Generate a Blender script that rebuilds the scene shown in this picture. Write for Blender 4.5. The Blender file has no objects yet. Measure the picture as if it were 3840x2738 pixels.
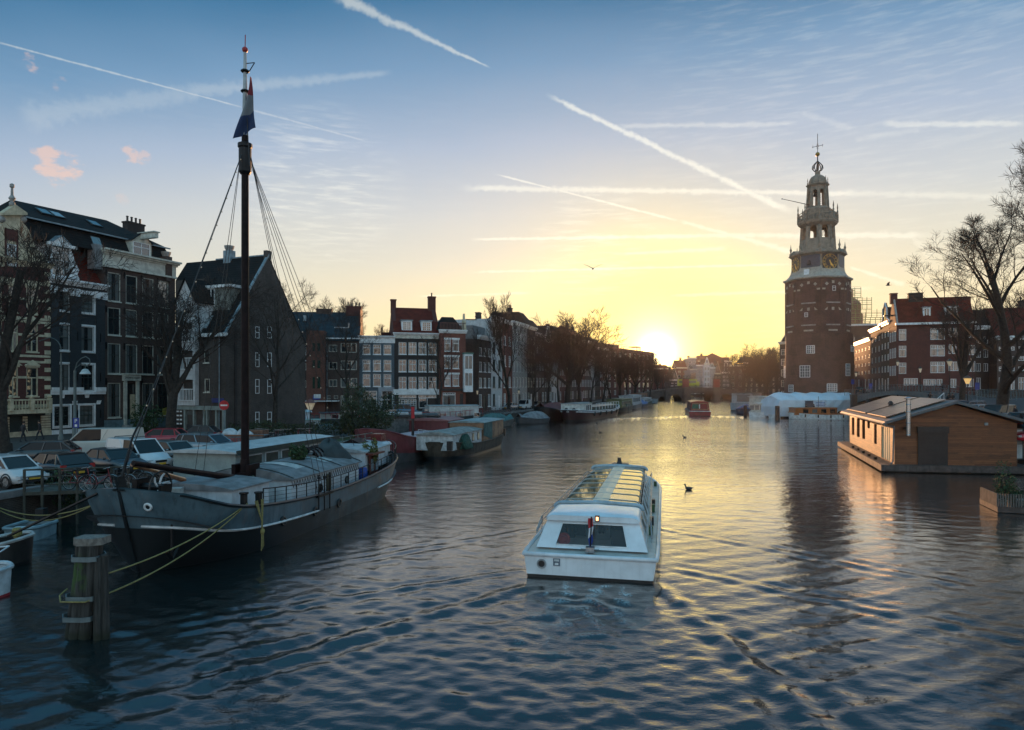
import bpy, math, random
import numpy as np
from mathutils import Vector, Matrix
R=math.radians; PI=math.pi
rnd=random.Random(7)
sc=bpy.context.scene
COL=sc.collection
# ---------------------------------------------------------------- camera model (source photo pixels 3840x2738)
CH=6.3; F=2560.0; CX=1920.0; HY=1446.0
def kx(x): return (x-CX)/F
def at(x,d): return kx(x)*d
def zof(y,d): return CH+(HY-y)*d/F
def P(x,y,d): return Vector((at(x,d),d,zof(y,d)))
def G(x,y,z):
    d=(CH-z)*F/(y-HY); return Vector((at(x,d),d,z))
def dirpx(x,y): return Vector((kx(x),1,(HY-y)/F)).normalized()
cam_d=bpy.data.cameras.new("camera"); cam=bpy.data.objects.new("camera",cam_d); COL.objects.link(cam)
cam.location=(0,0,CH); cam.rotation_euler=(R(90),0,0)
cam_d.sensor_width=36; cam_d.lens=24; cam_d.shift_y=(HY-1369)/3840.0; cam_d.clip_start=.3; cam_d.clip_end=4000
sc.camera=cam
# ---------------------------------------------------------------- node helper
class NT:
    def __init__(s,tree): s.t=tree; s.n=tree.nodes; s.l=tree.links
    def new(s,ty,**kw):
        n=s.n.new(ty)
        for k,v in kw.items(): setattr(n,k,v)
        return n
    def put(s,sock,v):
        if v is None: return
        if hasattr(v,'is_output') or isinstance(v,bpy.types.NodeSocket): s.l.new(v,sock)
        else:
            if isinstance(v,(tuple,list,Vector)) and sock.type=='RGBA' and len(v)==3: v=(*v,1)
            sock.default_value=v
    def m(s,op,a,b=None,c=None,clamp=False):
        n=s.new('ShaderNodeMath',operation=op,use_clamp=clamp)
        s.put(n.inputs[0],a); s.put(n.inputs[1],b); s.put(n.inputs[2],c); return n.outputs[0]
    def v(s,op,a,b=None,out=0,scale=None):
        n=s.new('ShaderNodeVectorMath',operation=op)
        s.put(n.inputs[0],a); s.put(n.inputs[1],b)
        if scale is not None: s.put(n.inputs['Scale'],scale)
        return n.outputs['Value'] if op in('DOT_PRODUCT','LENGTH','DISTANCE') else n.outputs[0]
    def mix(s,f,a,b,blend='MIX'):
        n=s.new('ShaderNodeMix',data_type='RGBA',blend_type=blend,clamp_factor=True)
        s.put(n.inputs['Factor'],f); s.put(n.inputs[6],a); s.put(n.inputs[7],b); return n.outputs[2]
    def ramp(s,f,pts,interp='LINEAR'):
        n=s.new('ShaderNodeValToRGB'); cr=n.color_ramp; cr.interpolation=interp
        while len(cr.elements)<len(pts): cr.elements.new(.5)
        for e,(p,c) in zip(cr.elements,pts):
            e.position=p; e.color=(*c,1) if not isinstance(c,(int,float)) else (c,c,c,1)
        s.put(n.inputs[0],f); return n.outputs[0]
    def noise(s,vec,scale,detail=3,rough=.55,dist=0,out='Fac'):
        n=s.new('ShaderNodeTexNoise'); s.put(n.inputs['Vector'],vec); s.put(n.inputs['Scale'],scale)
        n.inputs['Detail'].default_value=detail; n.inputs['Roughness'].default_value=rough; n.inputs['Distortion'].default_value=dist
        return n.outputs[out]
    def map(s,vec,scale=(1,1,1),rot=(0,0,0),loc=(0,0,0)):
        n=s.new('ShaderNodeMapping'); s.put(n.inputs[0],vec); n.inputs['Scale'].default_value=scale; n.inputs['Rotation'].default_value=rot; n.inputs['Location'].default_value=loc
        return n.outputs[0]
    def sm(s,x,a,b):
        n=s.new('ShaderNodeMapRange',interpolation_type='SMOOTHSTEP'); s.put(n.inputs[0],x)
        n.inputs[1].default_value=a; n.inputs[2].default_value=b; n.inputs[3].default_value=0; n.inputs[4].default_value=1
        return n.outputs[0]
# ---------------------------------------------------------------- world
SUN_AZ=math.atan(kx(2385)); SUN_EL=R(3.2); GLOW_AZ=math.atan(kx(2462))
world=bpy.data.worlds.new("World"); sc.world=world; world.use_nodes=True
w=NT(world.node_tree); w.n.clear()
out=w.new('ShaderNodeOutputWorld'); bg=w.new('ShaderNodeBackground')
sky=w.new('ShaderNodeTexSky'); sky.sky_type='NISHITA'; sky.sun_disc=False
sky.sun_elevation=SUN_EL; sky.sun_rotation=SUN_AZ; sky.altitude=0; sky.air_density=1.0; sky.dust_density=1.0; sky.ozone_density=2.0
tc=w.new('ShaderNodeTexCoord'); D=tc.outputs['Generated']
WB=w.put(bg.inputs['Strength'],0.15)
K=1/0.12
w.put(bg.inputs['Strength'],0.12)
dn=w.v('NORMALIZE',D)
sx=w.new('ShaderNodeSeparateXYZ'); w.put(sx.inputs[0],dn); Z=sx.outputs['Z']
S=w.v('DOT_PRODUCT',dn,Vector((math.sin(GLOW_AZ)*math.cos(R(2.7)),math.cos(GLOW_AZ)*math.cos(R(2.7)),math.sin(R(2.7)))))
Sp=w.m('MAXIMUM',S,0.0)
away=w.sm(w.m('SUBTRACT',1.0,S),0.0,.55)
zp=w.m('MAXIMUM',Z,0.0)
n_lo=w.noise(w.map(dn,(1,1,3.5)),2.2,2)
ze=w.m('ADD',w.m('ADD',zp,w.m('MULTIPLY',away,.115)),w.m('MULTIPLY',w.m('SUBTRACT',n_lo,.5),.07))
base=w.ramp(ze,[(0,(.84,.62,.31)),(.06,(.84,.67,.37)),(.12,(.76,.66,.44)),(.18,(.65,.62,.51)),(.25,(.54,.56,.56)),(.34,(.35,.43,.55)),(.43,(.15,.28,.44)),(.52,(.026,.14,.28)),(.70,(.06,.24,.42)),(1,(.10,.36,.55))])
# opposite side of the sky: rose band over the eastern horizon, brightened as fill light
back=w.sm(w.m('SUBTRACT',1.0,S),.8,1.6)
bk=w.ramp(zp,[(0,(.50,.46,.45)),(.10,(.88,.72,.60)),(.22,(.72,.76,.80)),(.45,(.36,.66,.84)),(1,(.12,.38,.58))])
base=w.mix(back,base,bk)
near=w.m('POWER',Sp,75.0); base=w.mix(near,base,w.v('MULTIPLY',base,(1.05,.93,.30)))
# glow round the low sun
def gl(col,p,a):
    f=w.m('MULTIPLY',w.m('POWER',Sp,p),a)
    return w.v('SCALE',col,scale=f)
acc=w.v('ADD',base,gl((1.0,.60,.03),22.0,.06))
acc=w.v('ADD',acc,gl((1.0,.73,.14),140.0,.62))
acc=w.v('ADD',acc,gl((1.0,.80,.36),900.0,1.5))
acc=w.v('ADD',acc,gl((1.0,.85,.55),7000.0,4.5))
# physical sky mixed in
nish=w.v('SCALE',sky.outputs[0],scale=.15)
nish=w.v('MINIMUM',nish,(1.3,1.1,.8))
acc=w.v('ADD',w.v('SCALE',acc,scale=.90),w.v('SCALE',nish,scale=.13))
# ---- trails of ice crystals left by aeroplanes
fine=w.noise(dn,95.0,3,.65); fine2=w.noise(dn,34.0,2,.5)
wob=w.m('SUBTRACT',fine2,.5); fz=w.m('SUBTRACT',fine,.5)
gt=bpy.data.node_groups.new('trail','ShaderNodeTree'); q=NT(gt)
for nm,ty in (('dir','NodeSocketVector'),('n','NodeSocketVector'),('t','NodeSocketVector'),('half','NodeSocketFloat'),('w0','NodeSocketFloat'),('w1','NodeSocketFloat'),('gain','NodeSocketFloat'),('wob','NodeSocketFloat'),('fz','NodeSocketFloat')):
    gt.interface.new_socket(name=nm,in_out='INPUT',socket_type=ty)
gt.interface.new_socket(name='o',in_out='OUTPUT',socket_type='NodeSocketFloat')
gi=q.new('NodeGroupInput').outputs; go=q.new('NodeGroupOutput')
dist=q.v('DOT_PRODUCT',gi['dir'],gi['n']); al=q.v('DOT_PRODUCT',gi['dir'],gi['t'])
u=q.m('DIVIDE',al,gi['half'])            # -1..1 along the trail
uu=q.m('MULTIPLY_ADD',u,.5,.5,clamp=True)
wd=q.m('ADD',gi['w0'],q.m('MULTIPLY',uu,q.m('SUBTRACT',gi['w1'],gi['w0'])))
d2=q.m('ABSOLUTE',q.m('ADD',dist,q.m('MULTIPLY',q.m('MULTIPLY',gi['wob'],wd),.7)))
d3=q.m('ADD',q.m('DIVIDE',d2,wd),q.m('MULTIPLY',gi['fz'],1.5))
prof=q.m('SUBTRACT',1.0,q.sm(d3,.05,1.0))
ends=q.m('SUBTRACT',1.0,q.sm(q.m('ABSOLUTE',u),.82,1.0))
q.l.new(q.m('MULTIPLY',q.m('MULTIPLY',prof,ends),gi['gain']),go.inputs[0])
trails=[(1247,-25,1850,260,21,3,.6),(2040,350,2990,806,9,13,.85),(-60,145,930,408,3.5,3,.45),(930,408,1380,532,4,3,.3),
(60,445,760,340,40,24,.17),(660,348,1480,272,26,10,.22),(1846,650,2560,832,4,5,.8),(2540,826,3000,955,7,13,.65),
(1700,705,3300,728,13,9,.7),(3100,724,3780,738,10,12,.4),(1750,898,2700,884,6,9,.8),(2600,884,3500,882,9,12,.65),(1740,1022,3000,990,6,5,.7),
(2300,474,3000,464,10,9,.35),(3300,468,3860,462,10,9,.45),(3180,1000,3400,1070,5,10,.6),(2330,952,2730,932,6,9,.6),
(3410,880,3495,965,6,18,.3),(3000,425,3200,482,10,12,.2),(3200,528,3460,482,9,12,.18),(2500,1110,3300,1080,7,7,.45),(1560,1112,2000,1098,5,6,.5)]
cl=None
for (x0,y0,x1,y1,w0,w1,g) in trails:
    a=dirpx(x0,y0); b=dirpx(x1,y1); n=a.cross(b).normalized(); c=(a+b).normalized(); t=n.cross(c).normalized()
    if t.dot(b)<0: t=-t
    gn=w.new('ShaderNodeGroup'); gn.node_tree=gt; I=gn.inputs
    w.put(I['dir'],dn); w.put(I['wob'],wob); w.put(I['fz'],fz)
    I['n'].default_value=n; I['t'].default_value=t; I['half'].default_value=b.dot(t); I['w0'].default_value=w0*1.25/F; I['w1'].default_value=w1*1.25/F; I['gain'].default_value=g
    cl=gn.outputs[0] if cl is None else w.m('MAXIMUM',cl,gn.outputs[0])
cl=w.m('MULTIPLY',cl,w.sm(sx.outputs['Y'],.02,.1))
# thin feathered veils
st=w.noise(w.map(dn,(7,7,60),(R(8),R(-9),0)),3.0,4,.6)
st=w.sm(st,.42,.75)
def blob(x,y,r): return w.sm(w.v('DOT_PRODUCT',dn,dirpx(x,y)),math.cos(r*1.0),math.cos(r*.1))
veil=w.m('MULTIPLY',w.m('ADD',blob(1190,720,.13),w.m('ADD',blob(2220,910,.10),w.m('MULTIPLY',blob(3250,430,.34),.35))),st)
veil=w.m('ADD',veil,w.m('MULTIPLY',w.m('MULTIPLY',st,w.sm(n_lo,.45,.75)),.16))
cl=w.m('ADD',cl,w.m('MULTIPLY',veil,.55),clamp=True)
acc=w.mix(cl,acc,w.v('ADD',w.v('SCALE',acc,scale=.5),(.52,.50,.42)))
# small sunset puffs
pn=w.noise(w.map(dn,(1,1,1.7)),38.0,4,.62)
def puff(x,y,r,a): return w.m('MULTIPLY',w.sm(w.m('ADD',blob(x,y,r*1.5),w.m('MULTIPLY',w.m('SUBTRACT',pn,.5),3.6)),.55,1.25),w.m('MULTIPLY',w.sm(blob(x,y,r*1.6),.02,.5),a))
pf=puff(215,620,.023,.5)
for a in ((488,582,.011,.4),(536,594,.009,.3),(245,648,.014,.3),(106,238,.010,.35),(228,318,.008,.2),(460,752,.008,.15)): pf=w.m('MAXIMUM',pf,puff(*a))
acc=w.mix(pf,acc,(.86,.53,.38))
w.l.new(w.v('SCALE',acc,scale=K),bg.inputs['Color'])

w.l.new(bg.outputs[0],out.inputs[0])
sun_d=bpy.data.lights.new("sun",'SUN'); sun_d.energy=5.0; sun_d.angle=R(.6); sun_d.color=(1,.50,.22)
sun=bpy.data.objects.new("sun",sun_d); COL.objects.link(sun)
sv=Vector((math.sin(SUN_AZ)*math.cos(SUN_EL),math.cos(SUN_AZ)*math.cos(SUN_EL),math.sin(SUN_EL)))
sun.rotation_euler=sv.to_track_quat('Z','Y').to_euler(); sun.location=(0,0,60)
sc.view_settings.view_transform='Standard'; sc.view_settings.look='None'; sc.view_settings.gamma=1; sc.view_settings.exposure=.30
sc.cycles.use_denoising=True
# ---------------------------------------------------------------- mesh builder
class MB:
    def __init__(s): s.V=[]; s.F=[]; s.MI=[]; s.mi=0; s.M=Matrix.Identity(4)
    def v(s,p): s.V.append(tuple(s.M@Vector(p))); return len(s.V)-1
    def f(s,idx): s.F.append(tuple(idx)); s.MI.append(s.mi)
    def poly(s,pts): s.f([s.v(p) for p in pts])
    def box(s,x0,y0,z0,x1,y1,z1):
        i=[s.v(p) for p in ((x0,y0,z0),(x1,y0,z0),(x1,y1,z0),(x0,y1,z0),(x0,y0,z1),(x1,y0,z1),(x1,y1,z1),(x0,y1,z1))]
        for q in ((0,3,2,1),(4,5,6,7),(0,1,5,4),(1,2,6,5),(2,3,7,6),(3,0,4,7)): s.f([i[k] for k in q])
        return s
    def cbox(s,c,sz,rz=0,rx=0,ry=0):
        m=s.M; s.M=m@Matrix.Translation(Vector(c))@Matrix.Rotation(rz,4,'Z')@Matrix.Rotation(ry,4,'Y')@Matrix.Rotation(rx,4,'X')
        a,b,c2=[k/2 for k in sz]; s.box(-a,-b,-c2,a,b,c2); s.M=m; return s
    def prism(s,poly,z0,z1,plane='xy'):
        def T(p,z): return (p[0],p[1],z) if plane=='xy' else ((p[0],z,p[1]) if plane=='xz' else (z,p[0],p[1]))
        a=[s.v(T(p,z0)) for p in poly]; b=[s.v(T(p,z1)) for p in poly]; n=len(poly)
        s.f(a[::-1]); s.f(b)
        for i in range(n): s.f((a[i],a[(i+1)%n],b[(i+1)%n],b[i]))
        return s
    def tube(s,pts,r,n=6,cap=True):
        pts=[Vector(p) for p in pts]; rs=r if isinstance(r,(list,tuple)) else [r]*len(pts); rings=[]; up=None
        for i,p in enumerate(pts):
            d=(pts[min(i+1,len(pts)-1)]-pts[max(i-1,0)])
            if d.length<1e-9: d=Vector((0,0,1))
            d.normalize()
            if up is None: up=d.orthogonal().normalized()
            up=(up-d*up.dot(d)); up=up.normalized() if up.length>1e-6 else d.orthogonal().normalized()
            w2=d.cross(up)
            rings.append([s.v(p+(up*math.cos(2*PI*k/n)+w2*math.sin(2*PI*k/n))*rs[i]) for k in range(n)])
        for a,b in zip(rings,rings[1:]):
            for k in range(n): s.f((a[k],a[(k+1)%n],b[(k+1)%n],b[k]))
        if cap: s.f(rings[0][::-1]); s.f(rings[-1])
        return s
    def lathe(s,prof,n=16,c=(0,0,0),rot=0,cap=True):
        rings=[[s.v((c[0]+r*math.cos(2*PI*k/n+rot),c[1]+r*math.sin(2*PI*k/n+rot),c[2]+z)) for k in range(n)] for r,z in prof]
        for a,b in zip(rings,rings[1:]):
            for k in range(n): s.f((a[k],a[(k+1)%n],b[(k+1)%n],b[k]))
        if cap: s.f(rings[0][::-1]); s.f(rings[-1])
        return s
    def torus(s,c,Rr,r,axis='y',n=24,m=6,a0=0,a1=2*PI):
        full=abs(a1-a0-2*PI)<1e-6; N=n if full else n+1; rings=[]
        for i in range(N):
            a=a0+(a1-a0)*i/n; e=Vector((math.cos(a),0,math.sin(a))) ; y=Vector((0,1,0))
            if axis=='z': e=Vector((math.cos(a),math.sin(a),0)); y=Vector((0,0,1))
            if axis=='x': e=Vector((0,math.cos(a),math.sin(a))); y=Vector((1,0,0))
            rings.append([s.v(Vector(c)+e*(Rr+r*math.cos(2*PI*k/m))+y*(r*math.sin(2*PI*k/m))) for k in range(m)])
        for i in range(N if full else N-1):
            A=rings[i]; B=rings[(i+1)%N]
            for k in range(m): s.f((A[k],A[(k+1)%m],B[(k+1)%m],B[k]))
        return s
    def loft(s,rings,closed=True,cap=True):
        I=[[s.v(p) for p in r] for r in rings]; n=len(I[0])
        for a,b in zip(I,I[1:]):
            for k in range(n if closed else n-1): s.f((a[k],a[(k+1)%n],b[(k+1)%n],b[k]))
        if cap and closed: s.f(I[0][::-1]); s.f(I[-1])
        return s
    def ico(s,c,r,sz=(1,1,1),n=8,m=6):
        prof=[(max(1e-3,math.sin(PI*i/m)),-math.cos(PI*i/m)) for i in range(m+1)]
        rings=[[s.v((c[0]+a*r*sz[0]*math.cos(2*PI*k/n),c[1]+a*r*sz[1]*math.sin(2*PI*k/n),c[2]+b*r*sz[2])) for k in range(n)] for a,b in prof]
        for a,b in zip(rings,rings[1:]):
            for k in range(n): s.f((a[k],a[(k+1)%n],b[(k+1)%n],b[k]))
        return s
    def mesh(s,name,mats,smooth=False):
        me=bpy.data.meshes.new(name); me.from_pydata(s.V,[],s.F)
        for m in (mats if isinstance(mats,(list,tuple)) else [mats]): me.materials.append(m)
        if any(s.MI): me.polygons.foreach_set('material_index',s.MI)
        if smooth is True: me.polygons.foreach_set('use_smooth',[True]*len(s.F))
        me.update()
        if smooth not in (False,True): me.shade_auto(smooth) if hasattr(me,'shade_auto') else angle_smooth(me,smooth)
        return me
    def build(s,name,mats,parent=None,smooth=False,loc=None,rz=0):
        return link(name,s.mesh(name,mats,smooth),parent,loc,rz)
def angle_smooth(me,ang):
    me.polygons.foreach_set('use_smooth',[True]*len(me.polygons))
    me.set_sharp_from_angle(angle=ang)
def link(name,me,parent=None,loc=None,rz=0):
    o=bpy.data.objects.new(name,me); COL.objects.link(o)
    if parent is not None: o.parent=parent
    if loc is not None: o.location=loc
    if rz: o.rotation_euler=(0,0,rz)
    return o
def tag(o,label,cat,group=None):
    o['label']=label; o['category']=cat
    if group: o['group']=group
    return o
def thing(name,label,cat,loc=(0,0,0),rz=0,group=None):
    o=bpy.data.objects.new(name,None); COL.objects.link(o); o.empty_display_size=.2
    o.location=loc; o.rotation_euler=(0,0,rz); return tag(o,label,cat,group)
def struct(name,b,m,kind='structure',smooth=False):
    o=b.build(name,m,smooth=smooth); o['kind']=kind; return o
KIDS={}
def dup(root,loc,rz=0,label=None,group=None,sc_=None):
    r=root.copy(); COL.objects.link(r); r.location=loc; r.rotation_euler=(0,0,rz)
    if sc_ is not None: r.scale=sc_ if hasattr(sc_,'__len__') else (sc_,)*3
    if label: r['label']=label
    if group: r['group']=group
    for ch in list(root.children):
        c=ch.copy(); COL.objects.link(c); c.parent=r
        for g in list(ch.children):
            d=g.copy(); COL.objects.link(d); d.parent=c
    return r
# ---------------------------------------------------------------- materials
MC={}
def mat(name,col=(.2,.2,.2),rough=.6,metal=0,var=.25,vs=2.0,bump=0,bs=25,spec=.5,emis=None,coat=0,alpha=None,streak=0,trans=0):
    if name in MC: return MC[name]
    m=bpy.data.materials.new(name); m.use_nodes=True; t=NT(m.node_tree); p=m.node_tree.nodes['Principled BSDF']; MC[name]=m
    c=t.new('ShaderNodeTexCoord').outputs['Object']
    if var:
        n=t.noise(c,vs,4,.6); 
        lo=tuple(k*(1-var) for k in col); hi=tuple(min(1,k*(1+var)) for k in col)
        cc=t.mix(t.sm(n,.3,.7),lo,hi)
        if streak:
            s2=t.noise(t.map(c,(3,3,.25)),2.2,3,.6); cc=t.mix(t.m('MULTIPLY',t.sm(s2,.5,.75),streak),cc,tuple(k*.35 for k in col))
        t.put(p.inputs['Base Color'],cc)
    else: p.inputs['Base Color'].default_value=(*col,1)
    p.inputs['Roughness'].default_value=rough; p.inputs['Metallic'].default_value=metal; p.inputs['Specular IOR Level'].default_value=spec
    if coat: p.inputs['Coat Weight'].default_value=coat; p.inputs['Coat Roughness'].default_value=.06
    if bump:
        b=t.new('ShaderNodeBump'); b.inputs['Strength'].default_value=bump; b.inputs['Distance'].default_value=.02
        t.put(b.inputs['Height'],t.noise(c,bs,3)); t.l.new(b.outputs[0],p.inputs['Normal'])
    if emis: p.inputs['Emission Color'].default_value=(*emis[:3],1); p.inputs['Emission Strength'].default_value=emis[3]
    if alpha is not None: p.inputs['Alpha'].default_value=alpha
    if trans: p.inputs['Transmission Weight'].default_value=trans
    return m
def brick(name,col,mort=None,stain=.35,sz=1.0):
    if name in MC: return MC[name]
    m=bpy.data.materials.new(name); m.use_nodes=True; t=NT(m.node_tree); p=m.node_tree.nodes['Principled BSDF']; MC[name]=m
    c=t.new('ShaderNodeTexCoord').outputs['Object']
    s=t.new('ShaderNodeSeparateXYZ'); t.put(s.inputs[0],c)
    cb=t.new('ShaderNodeCombineXYZ'); t.put(cb.inputs[0],t.m('ADD',s.outputs[0],s.outputs[1])); t.put(cb.inputs[1],s.outputs[2])
    b=t.new('ShaderNodeTexBrick'); t.put(b.inputs['Vector'],cb.outputs[0]); b.inputs['Scale'].default_value=1
    b.inputs['Brick Width'].default_value=.23*sz; b.inputs['Row Height'].default_value=.08*sz; b.inputs['Mortar Size'].default_value=.010*sz
    t.put(b.inputs['Color1'],tuple(k*.72 for k in col)); t.put(b.inputs['Color2'],tuple(k*1.25 for k in col)); t.put(b.inputs['Mortar'],mort or tuple(k*1.5+.02 for k in col))
    n=t.noise(c,.55,4,.6); n2=t.noise(t.map(c,(1.6,1.6,.18)),1.5,3,.6)
    cc=t.mix(t.m('MULTIPLY',t.sm(n,.4,.72),stain),b.outputs[0],tuple(k*.45 for k in col))
    cc=t.mix(t.m('MULTIPLY',t.sm(n2,.52,.75),stain*.8),cc,tuple(k*.4+.01 for k in col))
    t.put(p.inputs['Base Color'],cc); p.inputs['Roughness'].default_value=.85
    return m
def tiles(name,col,row=.28,wd=.25):
    if name in MC: return MC[name]
    m=bpy.data.materials.new(name); m.use_nodes=True; t=NT(m.node_tree); p=m.node_tree.nodes['Principled BSDF']; MC[name]=m
    c=t.new('ShaderNodeTexCoord').outputs['Object']
    s=t.new('ShaderNodeSeparateXYZ'); t.put(s.inputs[0],c)
    a=t.m('ABSOLUTE',t.m('SUBTRACT',t.m('FRACT',t.m('DIVIDE',s.outputs[2],row)),.5)); b2=t.m('ABSOLUTE',t.m('SUBTRACT',t.m('FRACT',t.m('DIVIDE',s.outputs[0],wd)),.5))
    n=t.noise(c,1.1,4,.65); n3=t.noise(c,9,2)
    cc=t.mix(t.sm(n,.35,.7),tuple(k*.7 for k in col),tuple(k*1.3 for k in col)); cc=t.mix(t.sm(n3,.4,.7),cc,tuple(k*.65 for k in col))
    cc=t.mix(t.m('MULTIPLY',t.sm(a,.36,.5),.75),cc,tuple(k*.3 for k in col)); cc=t.mix(t.m('MULTIPLY',t.sm(b2,.38,.5),.4),cc,tuple(k*.4 for k in col))
    t.put(p.inputs['Base Color'],cc); p.inputs['Roughness'].default_value=.85; p.inputs['Specular IOR Level'].default_value=.2
    bm=t.new('ShaderNodeBump'); bm.inputs['Strength'].default_value=.6; bm.inputs['Distance'].default_value=.05; t.put(bm.inputs['Height'],t.m('SUBTRACT',1.0,a)); t.l.new(bm.outputs[0],p.inputs['Normal'])
    return m
def glass(name,lo=(.012,.018,.022),hi=(.16,.18,.18),p_hi=.25,warm=False):
    if name in MC: return MC[name]
    m=bpy.data.materials.new(name); m.use_nodes=True; t=NT(m.node_tree); p=m.node_tree.nodes['Principled BSDF']; MC[name]=m
    c=t.new('ShaderNodeTexCoord').outputs['Object']; oi=t.new('ShaderNodeObjectInfo')
    r=oi.outputs['Random']
    sp=t.new('ShaderNodeSeparateXYZ'); t.put(sp.inputs[0],c)
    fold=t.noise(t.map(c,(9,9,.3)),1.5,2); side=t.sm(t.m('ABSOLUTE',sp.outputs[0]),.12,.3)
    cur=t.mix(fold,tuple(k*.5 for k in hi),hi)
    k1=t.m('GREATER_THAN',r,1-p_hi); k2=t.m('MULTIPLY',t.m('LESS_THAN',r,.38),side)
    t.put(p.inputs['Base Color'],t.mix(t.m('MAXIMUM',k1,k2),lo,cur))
    p.inputs['Roughness'].default_value=.04; p.inputs['IOR'].default_value=2.0; p.inputs['Specular IOR Level'].default_value=.75
    w2=t.new('ShaderNodeCombineXYZ'); t.put(w2.inputs[0],t.m('MULTIPLY',r,37.0)); 
    nz=t.noise(t.v('ADD',c,w2.outputs[0]),1.7,1); bm=t.new('ShaderNodeBump'); bm.inputs['Strength'].default_value=.35; bm.inputs['Distance'].default_value=.03; t.put(bm.inputs['Height'],nz); t.l.new(bm.outputs[0],p.inputs['Normal'])
    return m
GL=glass('window glass'); GLF=glass('glass far',hi=(.2,.2,.19),p_hi=.2)
WHT=mat('white paint',(.72,.75,.76),.5,var=.15,streak=.25); CRM=mat('cream stone',(.50,.44,.31),.7,var=.25,streak=.4); BLKP=mat('black paint',(.012,.014,.016),.4)
DKW=mat('dark green frame',(.02,.035,.033),.4); GRYS=mat('grey stone',(.30,.30,.29),.8,streak=.4); ZINC=mat('zinc',(.20,.27,.31),.5,metal=.3)
ROOFD=tiles('dark roof tiles',(.014,.015,.016)); ROOFR=tiles('red roof tiles',(.12,.022,.014)); ROOFB=tiles('slate blue roof tiles',(.025,.045,.06)); BITU=mat('bitumen roof',(.05,.055,.06),.8)
BR_B=brick('brown brick',(.060,.040,.034)); BR_R=brick('red brick',(.075,.022,.018)); BR_D=brick('dark brick',(.024,.021,.021)); BR_G=brick('black painted brick',(.018,.024,.029)); BR_T=brick('grey brown brick',(.056,.048,.043),stain=.65)
BR_GY=brick('grey painted brick',(.065,.09,.11)); BR_O=brick('orange brick',(.145,.048,.033)); RENDERW=mat('white render',(.5,.52,.53),.8,var=.15,streak=.35); RENDERG=mat('grey render',(.2,.21,.22),.85,streak=.4)
IRON=mat('black iron',(.015,.016,.018),.45,metal=.6); STEEL=mat('bare steel',(.35,.36,.37),.35,metal=.9)
BARK=mat('bark',(.028,.024,.020),.9,var=.45,vs=6,bump=.6,bs=14); TWIG=mat('twigs',(.034,.024,.019),.9,var=.2)
LEAF=mat('evergreen leaves',(.025,.06,.02),.7,var=.6,vs=9); LEAFD=mat('dark shrub leaves',(.035,.05,.022),.8,var=.6,vs=7); MOSS=mat('moss',(.05,.085,.02),.95,var=.5,vs=7)
# ---------------------------------------------------------------- houses
WCACHE={}
def wall_holes(b,u0,u1,z0,z1,ops,y=0,rev=.16,mi=0,rmi=None):
    """front wall sheet at y with rectangular openings and their reveals"""
    ops=[(max(a,u0+.01),min(c,u1-.01),max(d,z0+.01),min(e,z1-.01)) for a,c,d,e in ops]; ops=[o for o in ops if o[1]-o[0]>.05 and o[3]-o[2]>.05]
    xs=sorted({round(v,4) for o in ops for v in o[:2]}|{u0,u1}); zs=sorted({round(v,4) for o in ops for v in o[2:]}|{z0,z1})
    b.mi=mi
    for zi in range(len(zs)-1):
        run=None
        for xi in range(len(xs)):
            hole=True
            if xi<len(xs)-1:
                cx=(xs[xi]+xs[xi+1])/2; cz=(zs[zi]+zs[zi+1])/2
                hole=any(o[0]<cx<o[1] and o[2]<cz<o[3] for o in ops)
            if not hole and run is None: run=xs[xi]
            if hole and run is not None or (xi==len(xs)-1 and run is not None):
                e=xs[xi]; b.poly([(run,y,zs[zi]),(e,y,zs[zi]),(e,y,zs[zi+1]),(run,y,zs[zi+1])]); run=None
    b.mi=mi if rmi is None else rmi
    for a,c,d,e in ops:
        for q in (((a,d),(a,e)),((c,e),(c,d)),((a,e),(c,e)),((c,d),(a,d))):
            (p0,r0),(p1,r1)=q; b.poly([(p0,y,r0),(p1,y,r1),(p1,y+rev,r1),(p0,y+rev,r0)])
    b.mi=mi
BARM={}
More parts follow.
